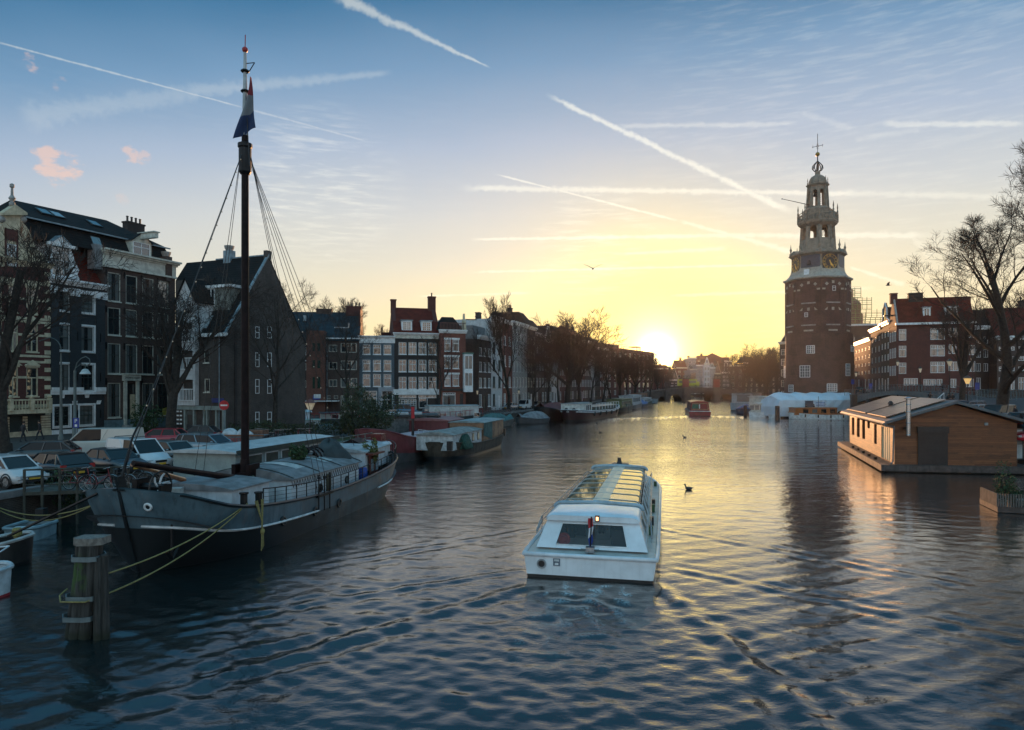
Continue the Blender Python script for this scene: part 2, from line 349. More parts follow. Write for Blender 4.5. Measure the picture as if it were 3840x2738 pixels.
def win_meshes(w_,h_,st,fm,gm,far=False):
    bm_=BARM.get(fm.name); key=(round(w_,2),round(h_,2),st,fm.name,gm.name,far)
    if key in WCACHE: return WCACHE[key]
    t=.09 if w_>.7 else .06; a=w_/2; b=MB()
    y0,y1=.0,.10
    b.box(-a,y0,0,-a+t,y1,h_).box(a-t,y0,0,a,y1,h_).box(-a+t,y0,0,a-t,y1,t).box(-a+t,y0,h_-t,a-t,y1,h_)
    if bm_: b.mi=1; b.box(-a+t,y0+.02,t,-a+t+.05,y1,h_-t).box(a-t-.05,y0+.02,t,a-t,y1,h_-t)
    def V(x,z0,z1,k=.05): b.box(x-k/2,y0+.03,z0,x+k/2,y1-.01,z1)
    def H(z,x0=-a+t,x1=a-t,k=.06): b.box(x0,y0+.025,z-k/2,x1,y1-.005,z+k/2)
    i0,i1=t,h_-t; iw=a-t
    if st=='T': H(h_*.64,k=.09); V(0,i0,h_*.64-.045,.09)
    elif st=='X': H(h_*.62,k=.08); V(0,i0,h_*.62-.04,.07); V(0,h_*.62+.04,i1,.07)
    elif st=='S': H(h_*.5,k=.08)                                   # plain sash
    elif st=='P': H(h_*.5,k=.07); [V(-iw+2*iw*k/3,i0,i1,.035) for k in (1,2)]; H(h_*.26,k=.035); H(h_*.75,k=.035)
    elif st=='Q': H(h_*.6,k=.08); V(0,i0,h_*.6,.07); [V(-iw+2*iw*k/4,h_*.6,i1,.03) for k in (1,2,3)]; H(h_*.8,k=.03)
    elif st=='U': H(h_*.66,k=.08); [V(-iw+2*iw*k/4,h_*.66,i1,.04) for k in (1,2,3)]
    elif st=='2': V(0,i0,i1,.09)
    elif st=='3': V(-iw/3,i0,i1,.09); V(iw/3,i0,i1,.09); H(h_*.66,-iw/3,iw/3,.05)
    elif st=='X6': V(0,i0,i1,.09); H(h_*.5,k=.05); H(h_*.28,k=.035); H(h_*.74,k=.035); V(-iw/2,i0,i1,.035); V(iw/2,i0,i1,.035)
    elif st=='G': [V(-iw+2*iw*k/3,i0,i1,.06) for k in (1,2)]; [H(i0+(i1-i0)*k/5,k=.05) for k in (1,2,3,4)]
    elif st=='B': [V(-iw+2*iw*k/5,i0,i1,.06) for k in (1,2,3,4)]
    p=MB(); p.poly([(-iw,y1-.025,i0),(iw,y1-.025,i0),(iw,y1-.025,i1),(-iw,y1-.025,i1)])
    if far:
        o=len(b.V); b.V+=p.V; b.F+=[tuple(i+o for i in q) for q in p.F]; b.MI=[0]*len(b.MI)+[1]*len(p.F)
        r=(b.mesh('window',[fm,gm]),None)
    else: r=(b.mesh('window',[fm,bm_] if bm_ else fm),p.mesh('pane',gm))
    WCACHE[key]=r; return r
class House:
    def __init__(s,name,label,a,b,zb,depth,group=None,cat='house'):
        s.a=Vector(a[:2]); s.b=Vector(b[:2]); s.W=(s.b-s.a).length; s.zb=zb; s.D=depth
        s.e=(s.b-s.a)/s.W; s.th=math.atan2(s.e.y,s.e.x)
        s.t=thing(name,label,cat,(s.a.x,s.a.y,zb),s.th,group); s.ops=[]; s.wins=[]
    def u(s,x,yl=0):
        n=Vector((-s.e.y,s.e.x)); o=s.a+n*yl; k=kx(x)       # o+u e: X=k*Y
        return (k*o.y-o.x)/(s.e.x-k*s.e.y)
    def Y(s,x,yl=0): n=Vector((-s.e.y,s.e.x)); o=s.a+n*yl; return o.y+s.u(x,yl)*s.e.y
    def z(s,x,y,yl=0): return zof(y,s.Y(x,yl))-s.zb
    def rect(s,x0,y0,x1,y1,xr=None,yl=0):
        xc=xr if xr is not None else (x0+x1)/2
        return (s.u(x0,yl),s.u(x1,yl),s.z(xc,y1,yl),s.z(xc,y0,yl))
    def win(s,r,st='T',fm=None,gm=None,sill=True,far=False,lintel=None,hole=True,y=.05,par=None,name='window'):
        fm=fm or WHT; gm=gm or (GLF if far else GL)
        if hole: s.ops.append(r)
        f,p=win_meshes(r[1]-r[0],r[3]-r[2],st,fm,gm,far)
        o=link(name,f,par or s.t,((r[0]+r[1])/2,y,r[2]))
        if p: link('pane',p,o)
        if sill and not far: b=MB(); b.box(-(r[1]-r[0])/2-.06,-.12-y,-.12,(r[1]-r[0])/2+.06,.04,.0); b.build('sill',fm,o)
        if lintel: b=MB(); w2=(r[1]-r[0])/2; hh=r[3]-r[2]; b.box(-w2-.12,-.05-y,hh,w2+.12,.02,hh+.3); b.build('lintel',lintel,o)
        return o
    def grid(s,cols,rows,xr,st='T',**k):
        for y0,y1 in rows:
            for x0,x1 in cols: s.win(s.rect(x0,y0,x1,y1,xr),st,**k)
    def wall(s,H,m,u0=0,u1=None,back=True,name='wall',y=0,z0=0,ops=None):
        u1=s.W if u1 is None else u1; b=MB(); wall_holes(b,u0,u1,z0,H,s.ops if ops is None else ops,y)
        b.poly([(u0,y,z0),(u0,y,H),(u0,s.D,H),(u0,s.D,z0)]); b.poly([(u1,y,z0),(u1,s.D,z0),(u1,s.D,H),(u1,y,H)])
        b.poly([(u0,s.D,z0),(u0,s.D,H),(u1,s.D,H),(u1,s.D,z0)]); b.poly([(u0,y+.02,H),(u1,y+.02,H),(u1,s.D,H),(u0,s.D,H)])
        b.poly([(u0+.02,y+.17,z0),(u1-.02,y+.17,z0),(u1-.02,y+.17,H-.02),(u0+.02,y+.17,H-.02)])
        s.H=H; return b.build(name,m,s.t)
    def band(s,z0,z1,out,m,name='cornice',u0=-.1,u1=None,steps=3):
        u1=s.W+.1 if u1 is None else u1; b=MB(); h=(z1-z0)/steps
        for k in range(steps):
            e=out*(k+1)/steps; b.box(u0-e*.3,-e,z0+k*h,u1+e*.3,.12,z0+(k+1)*h)
        return b.build(name,m,s.t)
    def gable(s,z0,zr,m,wm,u0=0,u1=None,y0=0,y1=None,over=.25,name='roof'):
        """ridge parallel to the facade, brick triangles at both ends"""
        u1=s.W if u1 is None else u1; y1=s.D if y1 is None else y1; ym=(y0+y1)/2; b=MB()
        t=.12
        for sgn,ye in ((-1,y0-over),(1,y1+over)):
            zz=z0-over*(zr-z0)/(ym-y0)
            b.poly([(u0-.05,ye,zz),(u1+.05,ye,zz),(u1+.05,ym,zr),(u0-.05,ym,zr)]); b.poly([(u0-.05,ye,zz-t),(u1+.05,ye,zz-t),(u1+.05,ym,zr-t),(u0-.05,ym,zr-t)])
            for uu in (u0-.05,u1+.05): b.poly([(uu,ye,zz),(uu,ym,zr),(uu,ym,zr-t),(uu,ye,zz-t)])
            b.poly([(u0-.05,ye,zz),(u1+.05,ye,zz),(u1+.05,ye,zz-t),(u0-.05,ye,zz-t)])
        r=b.build(name,m,s.t)
        c=MB()
        for uu in (u0,u1): c.prism([(y0,z0-.02),(y1,z0-.02),(ym,zr-.14)],uu-.0,uu+(.25 if uu==u0 else -.25),'yz')
        c.build('gable_wall',wm,s.t); return r
    def hip(s,z0,zr,m,u0=0,u1=None,y0=0,y1=None,ins=2.5,insy=None,over=.2,top=None):
        u1=s.W if u1 is None else u1; y1=s.D if y1 is None else y1; insy=insy if insy is not None else (y1-y0)/2-.01
        b=MB(); b.loft([[(u0-over,y0-over,z0),(u1+over,y0-over,z0),(u1+over,y1+over,z0),(u0-over,y1+over,z0)],[(u0+ins,y0+insy,zr),(u1-ins,y0+insy,zr),(u1-ins,y1-insy,zr),(u0+ins,y1-insy,zr)]])
        return b.build('roof',m,s.t)
    def chimney(s,u,y,z0,z1,w_=1.0,d_=.6,m=None,pots=3,par=None,loc=None):
        b=MB(); b.box(u-w_/2,y-d_/2,z0,u+w_/2,y+d_/2,z1).box(u-w_/2-.08,y-d_/2-.08,z1,u+w_/2+.08,y+d_/2+.08,z1+.18)
        c=b.build('chimney',m or BR_D,par or s.t)
        if pots:
            b=MB()
            for k in range(pots): uu=u+(k-(pots-1)/2)*w_/max(pots,1); b.lathe([(.12,z1+.18),(.12,z1+.75),(.15,z1+.76),(.15,z1+.85)],8,(uu,y,0))
            b.build('chimney_pot',BLKP,c)
        return c
    def dormer(s,u,z,w_,h_,yf,dp,st='X',peak=.5,m=None,rm=None,wm=None):
        m=m or WHT; b=MB(); wall_holes(b,u-w_/2,u+w_/2,z,z+h_,[(u-w_/2+.15,u+w_/2-.15,z+.12,z+h_-.15)],yf,.1)
        b.poly([(u-w_/2,yf,z),(u-w_/2,yf,z+h_),(u-w_/2,yf+dp,z+h_),(u-w_/2,yf+dp,z)]); b.poly([(u+w_/2,yf,z),(u+w_/2,yf+dp,z),(u+w_/2,yf+dp,z+h_),(u+w_/2,yf,z+h_)])
        if peak: b.poly([(u-w_/2,yf,z+h_),(u+w_/2,yf,z+h_),(u,yf,z+h_+peak)])
        d=b.build('dormer',m,s.t); k=.15
        b=MB(); 
        if peak:
            for sg in(-1,1): b.poly([(u+sg*(w_/2+k),yf-k,z+h_-k*peak/w_*2),(u,yf-k,z+h_+peak+.04),(u,yf+dp,z+h_+peak+.04),(u+sg*(w_/2+k),yf+dp,z+h_-k*peak/w_*2)])
            b.loft([[(u+sg*(w_/2+k),yf-k,z+h_-k*peak/w_*2-.1*q) for sg in(-1,)]+[(u,yf-k,z+h_+peak+.04-.1*q)]+[(u+w_/2+k,yf-k,z+h_-k*peak/w_*2-.1*q)] for q in (0,1)],closed=False)
        else: b.box(u-w_/2-k,yf-k,z+h_,u+w_/2+k,yf+dp,z+h_+.15)
        b.build('dormer_roof',rm or ZINC,d)
        f,p=win_meshes(w_-.3,h_-.27,st,wm or m,GL); o=link('window',f,d,(u,yf+.01,z+.12)); 
        if p: pass
        b=MB(); b.poly([(u-w_/2+.2,yf+.085,z+.2),(u+w_/2-.2,yf+.085,z+.2),(u+w_/2-.2,yf+.085,z+h_-.2),(u-w_/2+.2,yf+.085,z+h_-.2)]); b.build('pane',GL,d)
        return d
    def downpipe(s,u,z0,z1,m=None,name='downpipe'):
        b=MB(); b.tube([(u,-.1,z0),(u,-.1,z1)],.055,8); return b.build(name,m or ZINC,s.t)
def text_mesh(txt,size,depth=.01,align='CENTER'):
    c=bpy.data.curves.new('txt','FONT'); c.body=txt; c.size=size; c.extrude=depth; c.align_x=align; c.align_y='CENTER'
    o=bpy.data.objects.new('txt',c); COL.objects.link(o); dg=bpy.context.evaluated_depsgraph_get(); me=bpy.data.meshes.new_from_object(o.evaluated_get(dg)); bpy.data.objects.remove(o); bpy.data.curves.remove(c); return me
def text(name,txt,size,m,parent,loc,rot=(PI/2,0,0),depth=.01):
    me=text_mesh(txt,size,depth); me.materials.clear(); me.materials.append(m); o=link(name,me,parent,loc); o.rotation_euler=rot; return o
# ---------------------------------------------------------------- water
def water():
    rng=np.random.default_rng(5)
    ys=[2.0]
    while ys[-1]<140: ys.append(ys[-1]+max(.068,.0052*ys[-1]))
    while ys[-1]<1600: ys.append(ys[-1]*1.05)
    ys=np.array([-400,-60,-10,-2]+ys)
    xs=[0.0]
    while xs[-1]<26: xs.append(xs[-1]+.086)
    while xs[-1]<75: xs.append(xs[-1]+max(.12,.02*(xs[-1]-22)))
    while xs[-1]<900: xs.append(xs[-1]*1.3)
    xs=np.array(xs); xs=np.concatenate([-xs[:0:-1],xs])+2.0
    X,Y=np.meshgrid(xs,ys); Z=np.zeros_like(X)
    dist=np.sqrt(X**2+Y**2)+1; sp=np.maximum(.09,.0052*Y)
    def wave(lam,ang,st,ph,warp=0):
        k=2*PI/lam; fade=np.clip((lam/sp-3)/3,0,1)
        q=X*math.sin(ang)+Y*math.cos(ang)
        if warp: q=q+warp*np.sin((X*math.cos(ang)-Y*math.sin(ang))*2*PI/(lam*4.7)+ph*3)
        return (st*lam/(2*PI))*((np.exp(.85*np.sin(k*q+ph))-1.19)/1.05 if lam<1 else np.sin(k*q+ph))*fade
    # slow patches make calm and ruffled areas
    patch=.75+.35*np.sin(X*.16+Y*.07+1)*np.sin(Y*.11-X*.05)
    for i in range(40):
        lam=.30*(1.05**i)*rng.uniform(.9,1.1); a=rng.normal(0,.62)+(.25 if i%3 else -.5)
        st=.044 if lam<.5 else (.018 if lam<.9 else .006)
        Z+=wave(lam,a,st,rng.uniform(0,6.28),lam*.16)*patch
    # long swells on the right from a passed boat
    g=np.exp(-((X-10)/9)**2)*np.exp(-((Y-16)/14)**2)
    Z+=wave(1.15,-.50,.06,1,.12)*g+wave(.62,-.42,.06,2,.06)*g
    g=np.exp(-((X+12)/10)**2)*np.exp(-((Y-15)/9)**2)
    Z+=wave(.95,.50,.075,1,.10)*g+wave(.62,.62,.05,2,.05)*g
    # wake of the white tour boat
    def arm(x0,y0,x1,y1,amp,wd,lam,bend=0):
        dx,dy=x1-x0,y1-y0; L=math.hypot(dx,dy); dx/=L; dy/=L
        s=(X-x0)*dx+(Y-y0)*dy; n=-(X-x0)*dy+(Y-y0)*dx+bend*s*s/L
        w_=wd*(1+np.maximum(s,0)/L*1.6); env=np.exp(-(n/w_)**2)/(1+np.exp(-(s+.2)*3))*np.clip(1.5-s/(L*1.5),0,1)
        return amp*env*np.cos(2*PI*n/lam+.35*np.sin(s*2.3))*(1+.45*np.sin(s*4.1)+.3*np.sin(s*1.7+X))
    Z+=arm(.5,21.4,-6.2,14.9,.032,.5,1.1)+arm(4.65,21.7,5.75,12.6,.034,.5,1.05)+arm(-.2,23,-7.2,19,.018,.35,.8)+arm(5.6,23.5,11.5,18,.018,.5,.9)
    Z+=arm(6.6,30,12,24,.016,.4,.9)+arm(1.0,30,-4,26,.012,.4,.8)
    # churned trail right behind it
    ax,ay=-.225,-.974; s=(X-2.5)*ax+(Y-21.5)*ay; n=-(X-2.5)*ay+(Y-21.5)*ax
    env=np.exp(-(n/(1.5+.07*np.maximum(s,0)))**2)/(1+np.exp(-(s)*4))*np.exp(-np.maximum(s,0)/9)
    ch=0
    for i in range(26):
        lam=rng.uniform(.3,1.1); a=rng.uniform(0,6.28); ch=ch+wave(lam,a,.07,rng.uniform(0,6.28),lam*.3)
    Z+=ch*env*.8
    # wake of the far red boat
    rx,ry=at(2625,143),141; Z+=arm(rx-2,ry,rx-26,ry-16,.07,.8,2.2)+arm(rx+2,ry,rx+22,ry-20,.07,.8,2.2)
    nv=len(ys)*len(xs); me=bpy.data.meshes.new('water')
    co=np.stack([X,Y,Z],-1).reshape(-1,3); nx=len(xs); ny=len(ys)
    i=np.arange(ny-1)[:,None]*nx+np.arange(nx-1)[None,:]; q=np.stack([i,i+1,i+nx+1,i+nx],-1).reshape(-1)
    me.vertices.add(nv); me.vertices.foreach_set('co',co.ravel()); me.loops.add(len(q)); me.loops.foreach_set('vertex_index',q)
    nf=len(q)//4; me.polygons.add(nf); me.polygons.foreach_set('loop_start',np.arange(0,len(q),4)); me.polygons.foreach_set('use_smooth',np.ones(nf,bool))
    # foam painted where the propeller churns the surface
    s=(X-2.5)*ax+(Y-21.5)*ay; n=-(X-2.5)*ay+(Y-21.5)*ax
    cr=np.clip((ch*env).reshape(-1)*60-.10,0,1)*(np.abs(n.reshape(-1))<1.3)*np.exp(-np.maximum(s.reshape(-1),0)/2.6)
    me.update(calc_edges=True)
    at_=me.attributes.new('foam','FLOAT','POINT'); at_.data.foreach_set('value',cr.astype(np.float32))
    m=bpy.data.materials.new('canal water'); m.use_nodes=True; t=NT(m.node_tree); p=m.node_tree.nodes['Principled BSDF']
    c=t.new('ShaderNodeTexCoord').outputs['Object']
    s_=t.new('ShaderNodeSeparateXYZ'); t.put(s_.inputs[0],c)
    far=t.sm(s_.outputs[1],20,90)
    n1=t.noise(t.map(c,(1.0,1.5,1)),5.2,4,.6,.25); n2=t.noise(t.map(c,(.6,1.4,1)),.9,3,.6,.4); n3=t.noise(t.map(c,(.35,1.4,1)),.26,4,.65)
    rip=t.noise(t.map(c,(1.0,1.25,1)),11.0,2,.6)
    pt=t.sm(t.noise(t.map(c,(1,.6,1)),.07,2),.35,.65)
    h=t.m('ADD',t.m('MULTIPLY',n1,t.m('MULTIPLY',t.m('MULTIPLY_ADD',pt,.0085,.0042),t.m('MULTIPLY_ADD',far,1.4,1.0))),t.m('MULTIPLY',rip,t.m('MULTIPLY_ADD',pt,.0012,.0004)))
    n4=t.noise(t.map(c,(.8,1.5,1)),2.1,2,.6,.3); h=t.m('ADD',h,t.m('MULTIPLY',n4,t.m('ADD',t.m('MULTIPLY_ADD',pt,.006,.004),t.m('MULTIPLY',t.sm(s_.outputs[1],14,50),.016))))
    h=t.m('ADD',h,t.m('MULTIPLY',n2,t.m('MULTIPLY',far,.05))); h=t.m('ADD',h,t.m('MULTIPLY',n3,t.m('MULTIPLY',far,.15)))
    b=t.new('ShaderNodeBump'); b.inputs['Strength'].default_value=1; b.inputs['Distance'].default_value=1.0; t.put(b.inputs['Height'],h); t.l.new(b.outputs[0],p.inputs['Normal'])
    fo=t.new('ShaderNodeAttribute'); fo.attribute_name='foam'
    fm=t.m('MULTIPLY',fo.outputs['Fac'],t.sm(t.noise(c,11,5,.75),.40,.60))
    t.put(p.inputs['Base Color'],t.mix(fm,(.008,.015,.016),(.42,.54,.57)))
    t.put(p.inputs['Roughness'],t.m('MULTIPLY_ADD',fm,.5,.015)); p.inputs['IOR'].default_value=1.68; p.inputs['Specular IOR Level'].default_value=.55
    gb=t.new('ShaderNodeBsdfGlossy'); gb.inputs['Roughness'].default_value=.03; gb.inputs['Color'].default_value=(.97,.97,.97,1); t.l.new(b.outputs[0],gb.inputs['Normal'])
    lw=t.new('ShaderNodeLayerWeight'); t.l.new(b.outputs[0],lw.inputs['Normal']); ms=t.new('ShaderNodeMixShader'); t.put(ms.inputs[0],t.m('MULTIPLY',t.sm(lw.outputs['Facing'],.70,.95),.62)); t.l.new(p.outputs[0],ms.inputs[1]); t.l.new(gb.outputs[0],ms.inputs[2]); t.l.new(ms.outputs[0],m.node_tree.nodes['Material Output'].inputs['Surface'])
    me.materials.append(m); o=bpy.data.objects.new('water',me); COL.objects.link(o); o['kind']='structure'
water()
# ---------------------------------------------------------------- ground
GQ=1.5
PAVE=mat('brick paving',(.035,.033,.031),.85,var=.35,vs=1.2,bump=.3,bs=8); ASPH=mat('asphalt',(.035,.036,.040),.9,var=.2,vs=1.5); QUAYW=brick('quay brick',(.05,.042,.036),stain=.7)
GRASS=mat('grassy verge',(.040,.055,.018),.95,var=.55,vs=5,bump=.8,bs=12); KERB=mat('granite kerb',(.16,.16,.16),.8)
LBANK=[(-21.8,33),(-19.9,38.5),(-18.2,45.7),(-14.2,56),(-12.6,66),(-17,80),(-80,98),(-160,98),(-160,16),(-24.5,16),(-23.3,26)]
RB2=[(-62,100),(-30,103.5),(-5,108.5),(-2.5,113),(0,123),(17.5,180),(50,290),(52,330),(64,372),(72,420),(-260,520),(-260,100)]
def bank(name,poly,z,m=PAVE,wm=QUAYW,cope=None):
    b=MB(); b.prism(poly,-1.5,z); b.MI=[0 if i==1 else 1 for i in range(len(b.F))]
    o=b.build(name,[m,wm]); o['kind']='structure'
    if cope:
        c=MB(); pts=[Vector((p[0],p[1],z+.05)) for p in cope]
        for a,d in zip(pts,pts[1:]):
            e=(d-a).normalized(); n=Vector((e.y,-e.x,0)); c.loft([[a+n*.08+Vector((0,0,k)) for k in(-.25,.05)]+[a-n*.4+Vector((0,0,k)) for k in(.05,-.25)],[d+n*.08+Vector((0,0,k)) for k in(-.25,.05)]+[d-n*.4+Vector((0,0,k)) for k in(.05,-.25)]])
        q=c.build('kerb',KERB); q['kind']='structure'
    return o
bank('quay',LBANK,GQ,cope=[(-24.5,16),(-23.3,26),(-21.8,33),(-19.9,38.5),(-18.2,45.7),(-14.2,56),(-12.6,66),(-17,80)])
bank('far_quay',RB2,GQ,cope=[(-62,100),(-30,103.5),(-5,108.5),(-2.5,113),(0,123),(17.5,180),(50,290)])
TOWERQ=[(53.5,139),(58,152),(72,200),(99,292),(110,330),(130,420),(400,520),(400,139)]
bank('tower_quay',TOWERQ,1.5,cope=None)
# right hand street rises towards the footbridge
b=MB(); rows=[(14,36.0,1.9),(40,37.5,1.9),(52,40,2.1),(60,43,2.7),(72,47,2.9),(84,51,3.2),(92,55,4.2),(96,56.5,4.6)]
V0=[]
for (y,x,z) in rows: V0.append([(x,y,-1.5),(x,y,z),(x+8,y,z),(x+60,y,z),(x+200,y,z)])
b.loft(V0,closed=False); b.poly([(56.5,96,-1.5),(56.5,96,4.6),(256.5,96,4.6),(256.5,96,-1.5)])
o=struct('street',b,[ASPH]); 
def zroad(y):
    for (y0,_,z0),(y1,_,z1) in zip(rows,rows[1:]):
        if y<=y1: return z0+(z1-z0)*max(0,(y-y0)/(y1-y0))
    return 4.6
b=MB(); b.prism([(63.5,127.5),(400,127.5),(400,240),(104,240),(76,150),(68,138)],-1,4.6); b.MI=[0 if i==1 else 1 for i in range(len(b.F))]
o=b.build('raised_street',[ASPH,QUAYW]); o['kind']='structure'
b=MB(); b.prism([(-400,430),(500,430),(500,1500),(-400,1500)],-1,1.5); struct('ground',b,PAVE)
# grassy strip and its kerb between the parked cars and the canal
b=MB(); e=[(-22.6,34),(-20.5,38.6),(-18.8,45.6),(-14.9,56),(-13.5,64)]; b.loft([[(x-1.5,y,1.52),(x-1.5,y,1.56),(x-.05,y,1.56),(x-.05,y,1.52)] for x,y in e]); struct('grass_verge',b,GRASS)
# ---------------------------------------------------------------- left row of houses
LW=dict(fm=WHT)
# house with the scrolled gable
h=House('ornate_house','tall cream and red brick house with scrolled gable and stone balcony',(at(-85,60.5),60.5),(at(188,66.5),66.5),GQ,11)
SX=125
cols=[(-70,-36),(-22,8),(33,68),(99,143)]
ZT=h.z(188,1003)
for (y0,y1) in ((1082,1178),(1214,1320),(1378,1486)): 
    for c in cols: h.win(h.rect(c[0],y0,c[1],y1,SX),'T',fm=CRM,lintel=CRM)
for c in ((-30,24),(33,84),(101,152)):
    r=h.rect(c[0],1556,c[1],1662,SX); h.ops.append(r)
    b=MB(); n=14
    for k in range(n): zz=r[2]+(r[3]-r[2])*k/n; b.box(r[0],.06+.02*(k%2),zz,r[1],.12,zz+(r[3]-r[2])/n)
    s=b.build('roller_shutter',mat('shutter green',(.015,.03,.03),.5),h.t); b=MB(); b.box(r[0]-.15,-.45,r[3]-.05,r[1]+.15,.05,r[3]+.35); b.build('shutter_box',BLKP,s)
h.wall(ZT,BR_R)
# rusticated stone ground floor, stone bands and quoins
b=MB(); g1=h.z(SX,1530); ro=[o for o in h.ops if o[3]<g1+.2]
for k in range(9):
    z0=.5+k*(g1-.5)/9; z1=z0+(g1-.5)/9-.05; u=0
    for o in sorted(ro)+[(h.W,h.W,0,0)]:
        if o[0]>u+.1: b.box(u,-.10,z0,o[0],.0,z1)
        u=o[1]
b.box(-.05,-.16,0,h.W+.05,0,.48).box(-.1,-.2,g1,h.W+.1,.02,g1+.35); b.build('stone_base',CRM,h.t)
b=MB()
for y in (1190,1205,1345,1360,1400,1440,1120,1250,1290,1056): zz=h.z(SX,y); 
for y in (1062,1068,1130,1200,1212,1262,1340,1362,1420): 
    zz=h.z(SX,y)
    us=sorted([o for o in h.ops if o[2]<zz<o[3]]); u=0
    for o in us+[(h.W,h.W,0,0)]:
        if o[0]>u+.1: b.box(u,-.05,zz,o[0],0,zz+.22)
        u=o[1]
for k in range(30):
    zz=g1+.5+k*(ZT-g1-1)/30
    if k%2: b.box(h.W-.55,-.06,zz,h.W+.02,0,zz+.4); b.box(0,-.06,zz,.5,0,zz+.4)
b.build('stone_band',CRM,h.t)
for c in cols:
    for y in (1075,1207,1372):
        u0=h.u((c[0]+c[1])/2); zz=h.z(SX,y); b=MB(); b.prism([(u0-.75,zz),(u0+.75,zz),(u0,zz+.55)],-.12,0,'xz'); b.build('keystone',CRM,h.t)
# balcony
zb_=h.z(SX,1535); ub=h.u(160); b=MB(); b.box(-.2,-1.3,zb_-.35,ub,0,zb_-.05); b.build('balcony_slab',CRM,h.t)
b=MB(); b.box(-.2,-1.32,zb_+.85,ub,-1.1,zb_+1.0).box(-.2,-1.3,zb_-.05,ub,-1.12,zb_+.05)
k=0.0
while k<ub: b.lathe([(.05,.05),(.09,.25),(.05,.5),(.06,.85)],6,(k,-1.2,zb_)); k+=.28
for uu in (.2,ub*.36,ub*.68,ub-.15): b.box(uu-.16,-1.38,zb_-.05,uu+.16,-1.05,zb_+1.05); b.ico((uu,-1.2,zb_+1.22),.18)
b.build('balustrade',CRM,h.t)
# gable outline
def gp(pts): return [(h.u(x),h.z(x,y)) for x,y in pts]
g=gp([(186,1000),(168,962),(138,935),(118,890),(106,862),(98,850),(84,835),(88,795),(50,772),(6,795),(12,835),(-2,850),(-10,862),(-20,890),(-40,935),(-70,962),(-84,1000)])
b=MB(); b.prism([(u_,z_) for u_,z_ in g][::-1],-.05,.45,'xz'); gab=b.build('gable',CRM,h.t)
b=MB(); b.prism(gp([(94,800),(50,768),(2,800),(2,808),(94,808)])[::-1],-.35,.5,'xz'); b.build('pediment',CRM,gab)
b=MB(); u0=h.u(48); zz=h.z(48,770); b.lathe([(.25,0),(.25,.25),(.12,.35),(.30,.65),(.12,.95),(.1,1.6),(.2,1.7),(.19,1.95),(.02,2.05)],10,(u0,.1,zz)); b.build('finial',GRYS,gab)
for x,y in ((88,822),(8,822)): b=MB(); b.ico((h.u(x),.1,h.z(x,y)),.33,n=12,m=8); b.build('stone_ball',GRYS,gab)
for x0,x1 in ((24,58),): 
    r=h.rect(x0,918,x1,1000,50); f,p=win_meshes(r[1]-r[0],r[3]-r[2],'X',WHT,GL); o=link('window',f,h.t,((r[0]+r[1])/2,-.14,r[2])); link('pane',p,o)
b=MB()
for x0,x1 in ((16,22),(60,66)): r=h.rect(x0,860,x1,1010,50); b.box(r[0],-.12,r[2],r[1],-.05,r[3])
b.box(h.u(16),-.12,h.z(50,905),h.u(66),-.05,h.z(50,862)); b.build('brick_panel',BR_R,gab)
h.band(ZT-.15,ZT+.35,.4,CRM)
h.gable(ZT,ZT+5.4,ROOFR,BR_R,y0=.5); h.chimney(1.0,4,ZT+2,ZT+7.2,1.6,.8,pots=4)
# dark painted house
h=House('dark_painted_house','narrow slate black painted house with white trimmed sash windows and white dormer',(at(188.5,66.6),66.6),(at(390,72.0),72.0),GQ,10)
X2=230; WH2=mat('white sash paint',(.62,.64,.64),.5,var=.15); BARM['white sash paint']=DKW
for c in ((202,262),(298,352)):
    for i,(y0,y1) in enumerate(((1090,1164),(1216,1314),(1364,1467),(1522,1600))):
        h.win(h.rect(c[0],y0,c[1],y1,X2),'P' if i!=1 else 'S',fm=WH2,lintel=None)
ZT=h.z(X2,1052); h.wall(ZT,BR_G)
b=MB()
for c in ((202,262),(298,352)):
    for i,(y0,y1) in enumerate(((1090,1164),(1216,1314),(1364,1467),(1522,1600))):
        r=h.rect(c[0],y0,c[1],y1,X2); t=.17
        b.box(r[0]-t,-.05,r[2]-t,r[0],.0,r[3]+t).box(r[1],-.05,r[2]-t,r[1]+t,.0,r[3]+t).box(r[0],-.05,r[3],r[1],.0,r[3]+t).box(r[0],-.06,r[2]-t,r[1],.0,r[2])
b.build('window_surround',WHT,h.t)
h.band(h.z(X2,1066),h.z(X2,1045),.55,WHT); 
zz=h.z(X2,1092)
b=MB(); b.box(0,-.15,zz,h.W,0,zz+.38)
for x in (192,272,284,362,388): uu=h.u(x); b.box(uu-.25,-.3,zz-.35,uu+.25,0,zz+.42)
b.build('frieze',WHT,h.t)
b=MB(); 
for x in (196,280,376): uu=h.u(x); b.box(uu-.55 if x>200 else 0,-.18,h.z(X2,1462),min(uu+.6,h.W),0,zz-.35)
b.build('pilaster',BR_G,h.t)
b=MB(); z0=h.z(X2,1480); z1=h.z(X2,1470); b.box(-.02,-.26,z0,h.W+.02,0,z1)
for x in (196,280,376): uu=h.u(x); b.box(max(uu-.7,0),-.34,z1,min(uu+.75,h.W),0,z1+.45)
b.build('stone_band',WHT,h.t)
b=MB(); b.box(-.02,-.14,0,h.W+.02,0,h.z(X2,1612)); b.build('plinth',WHT,h.t)
b=MB()
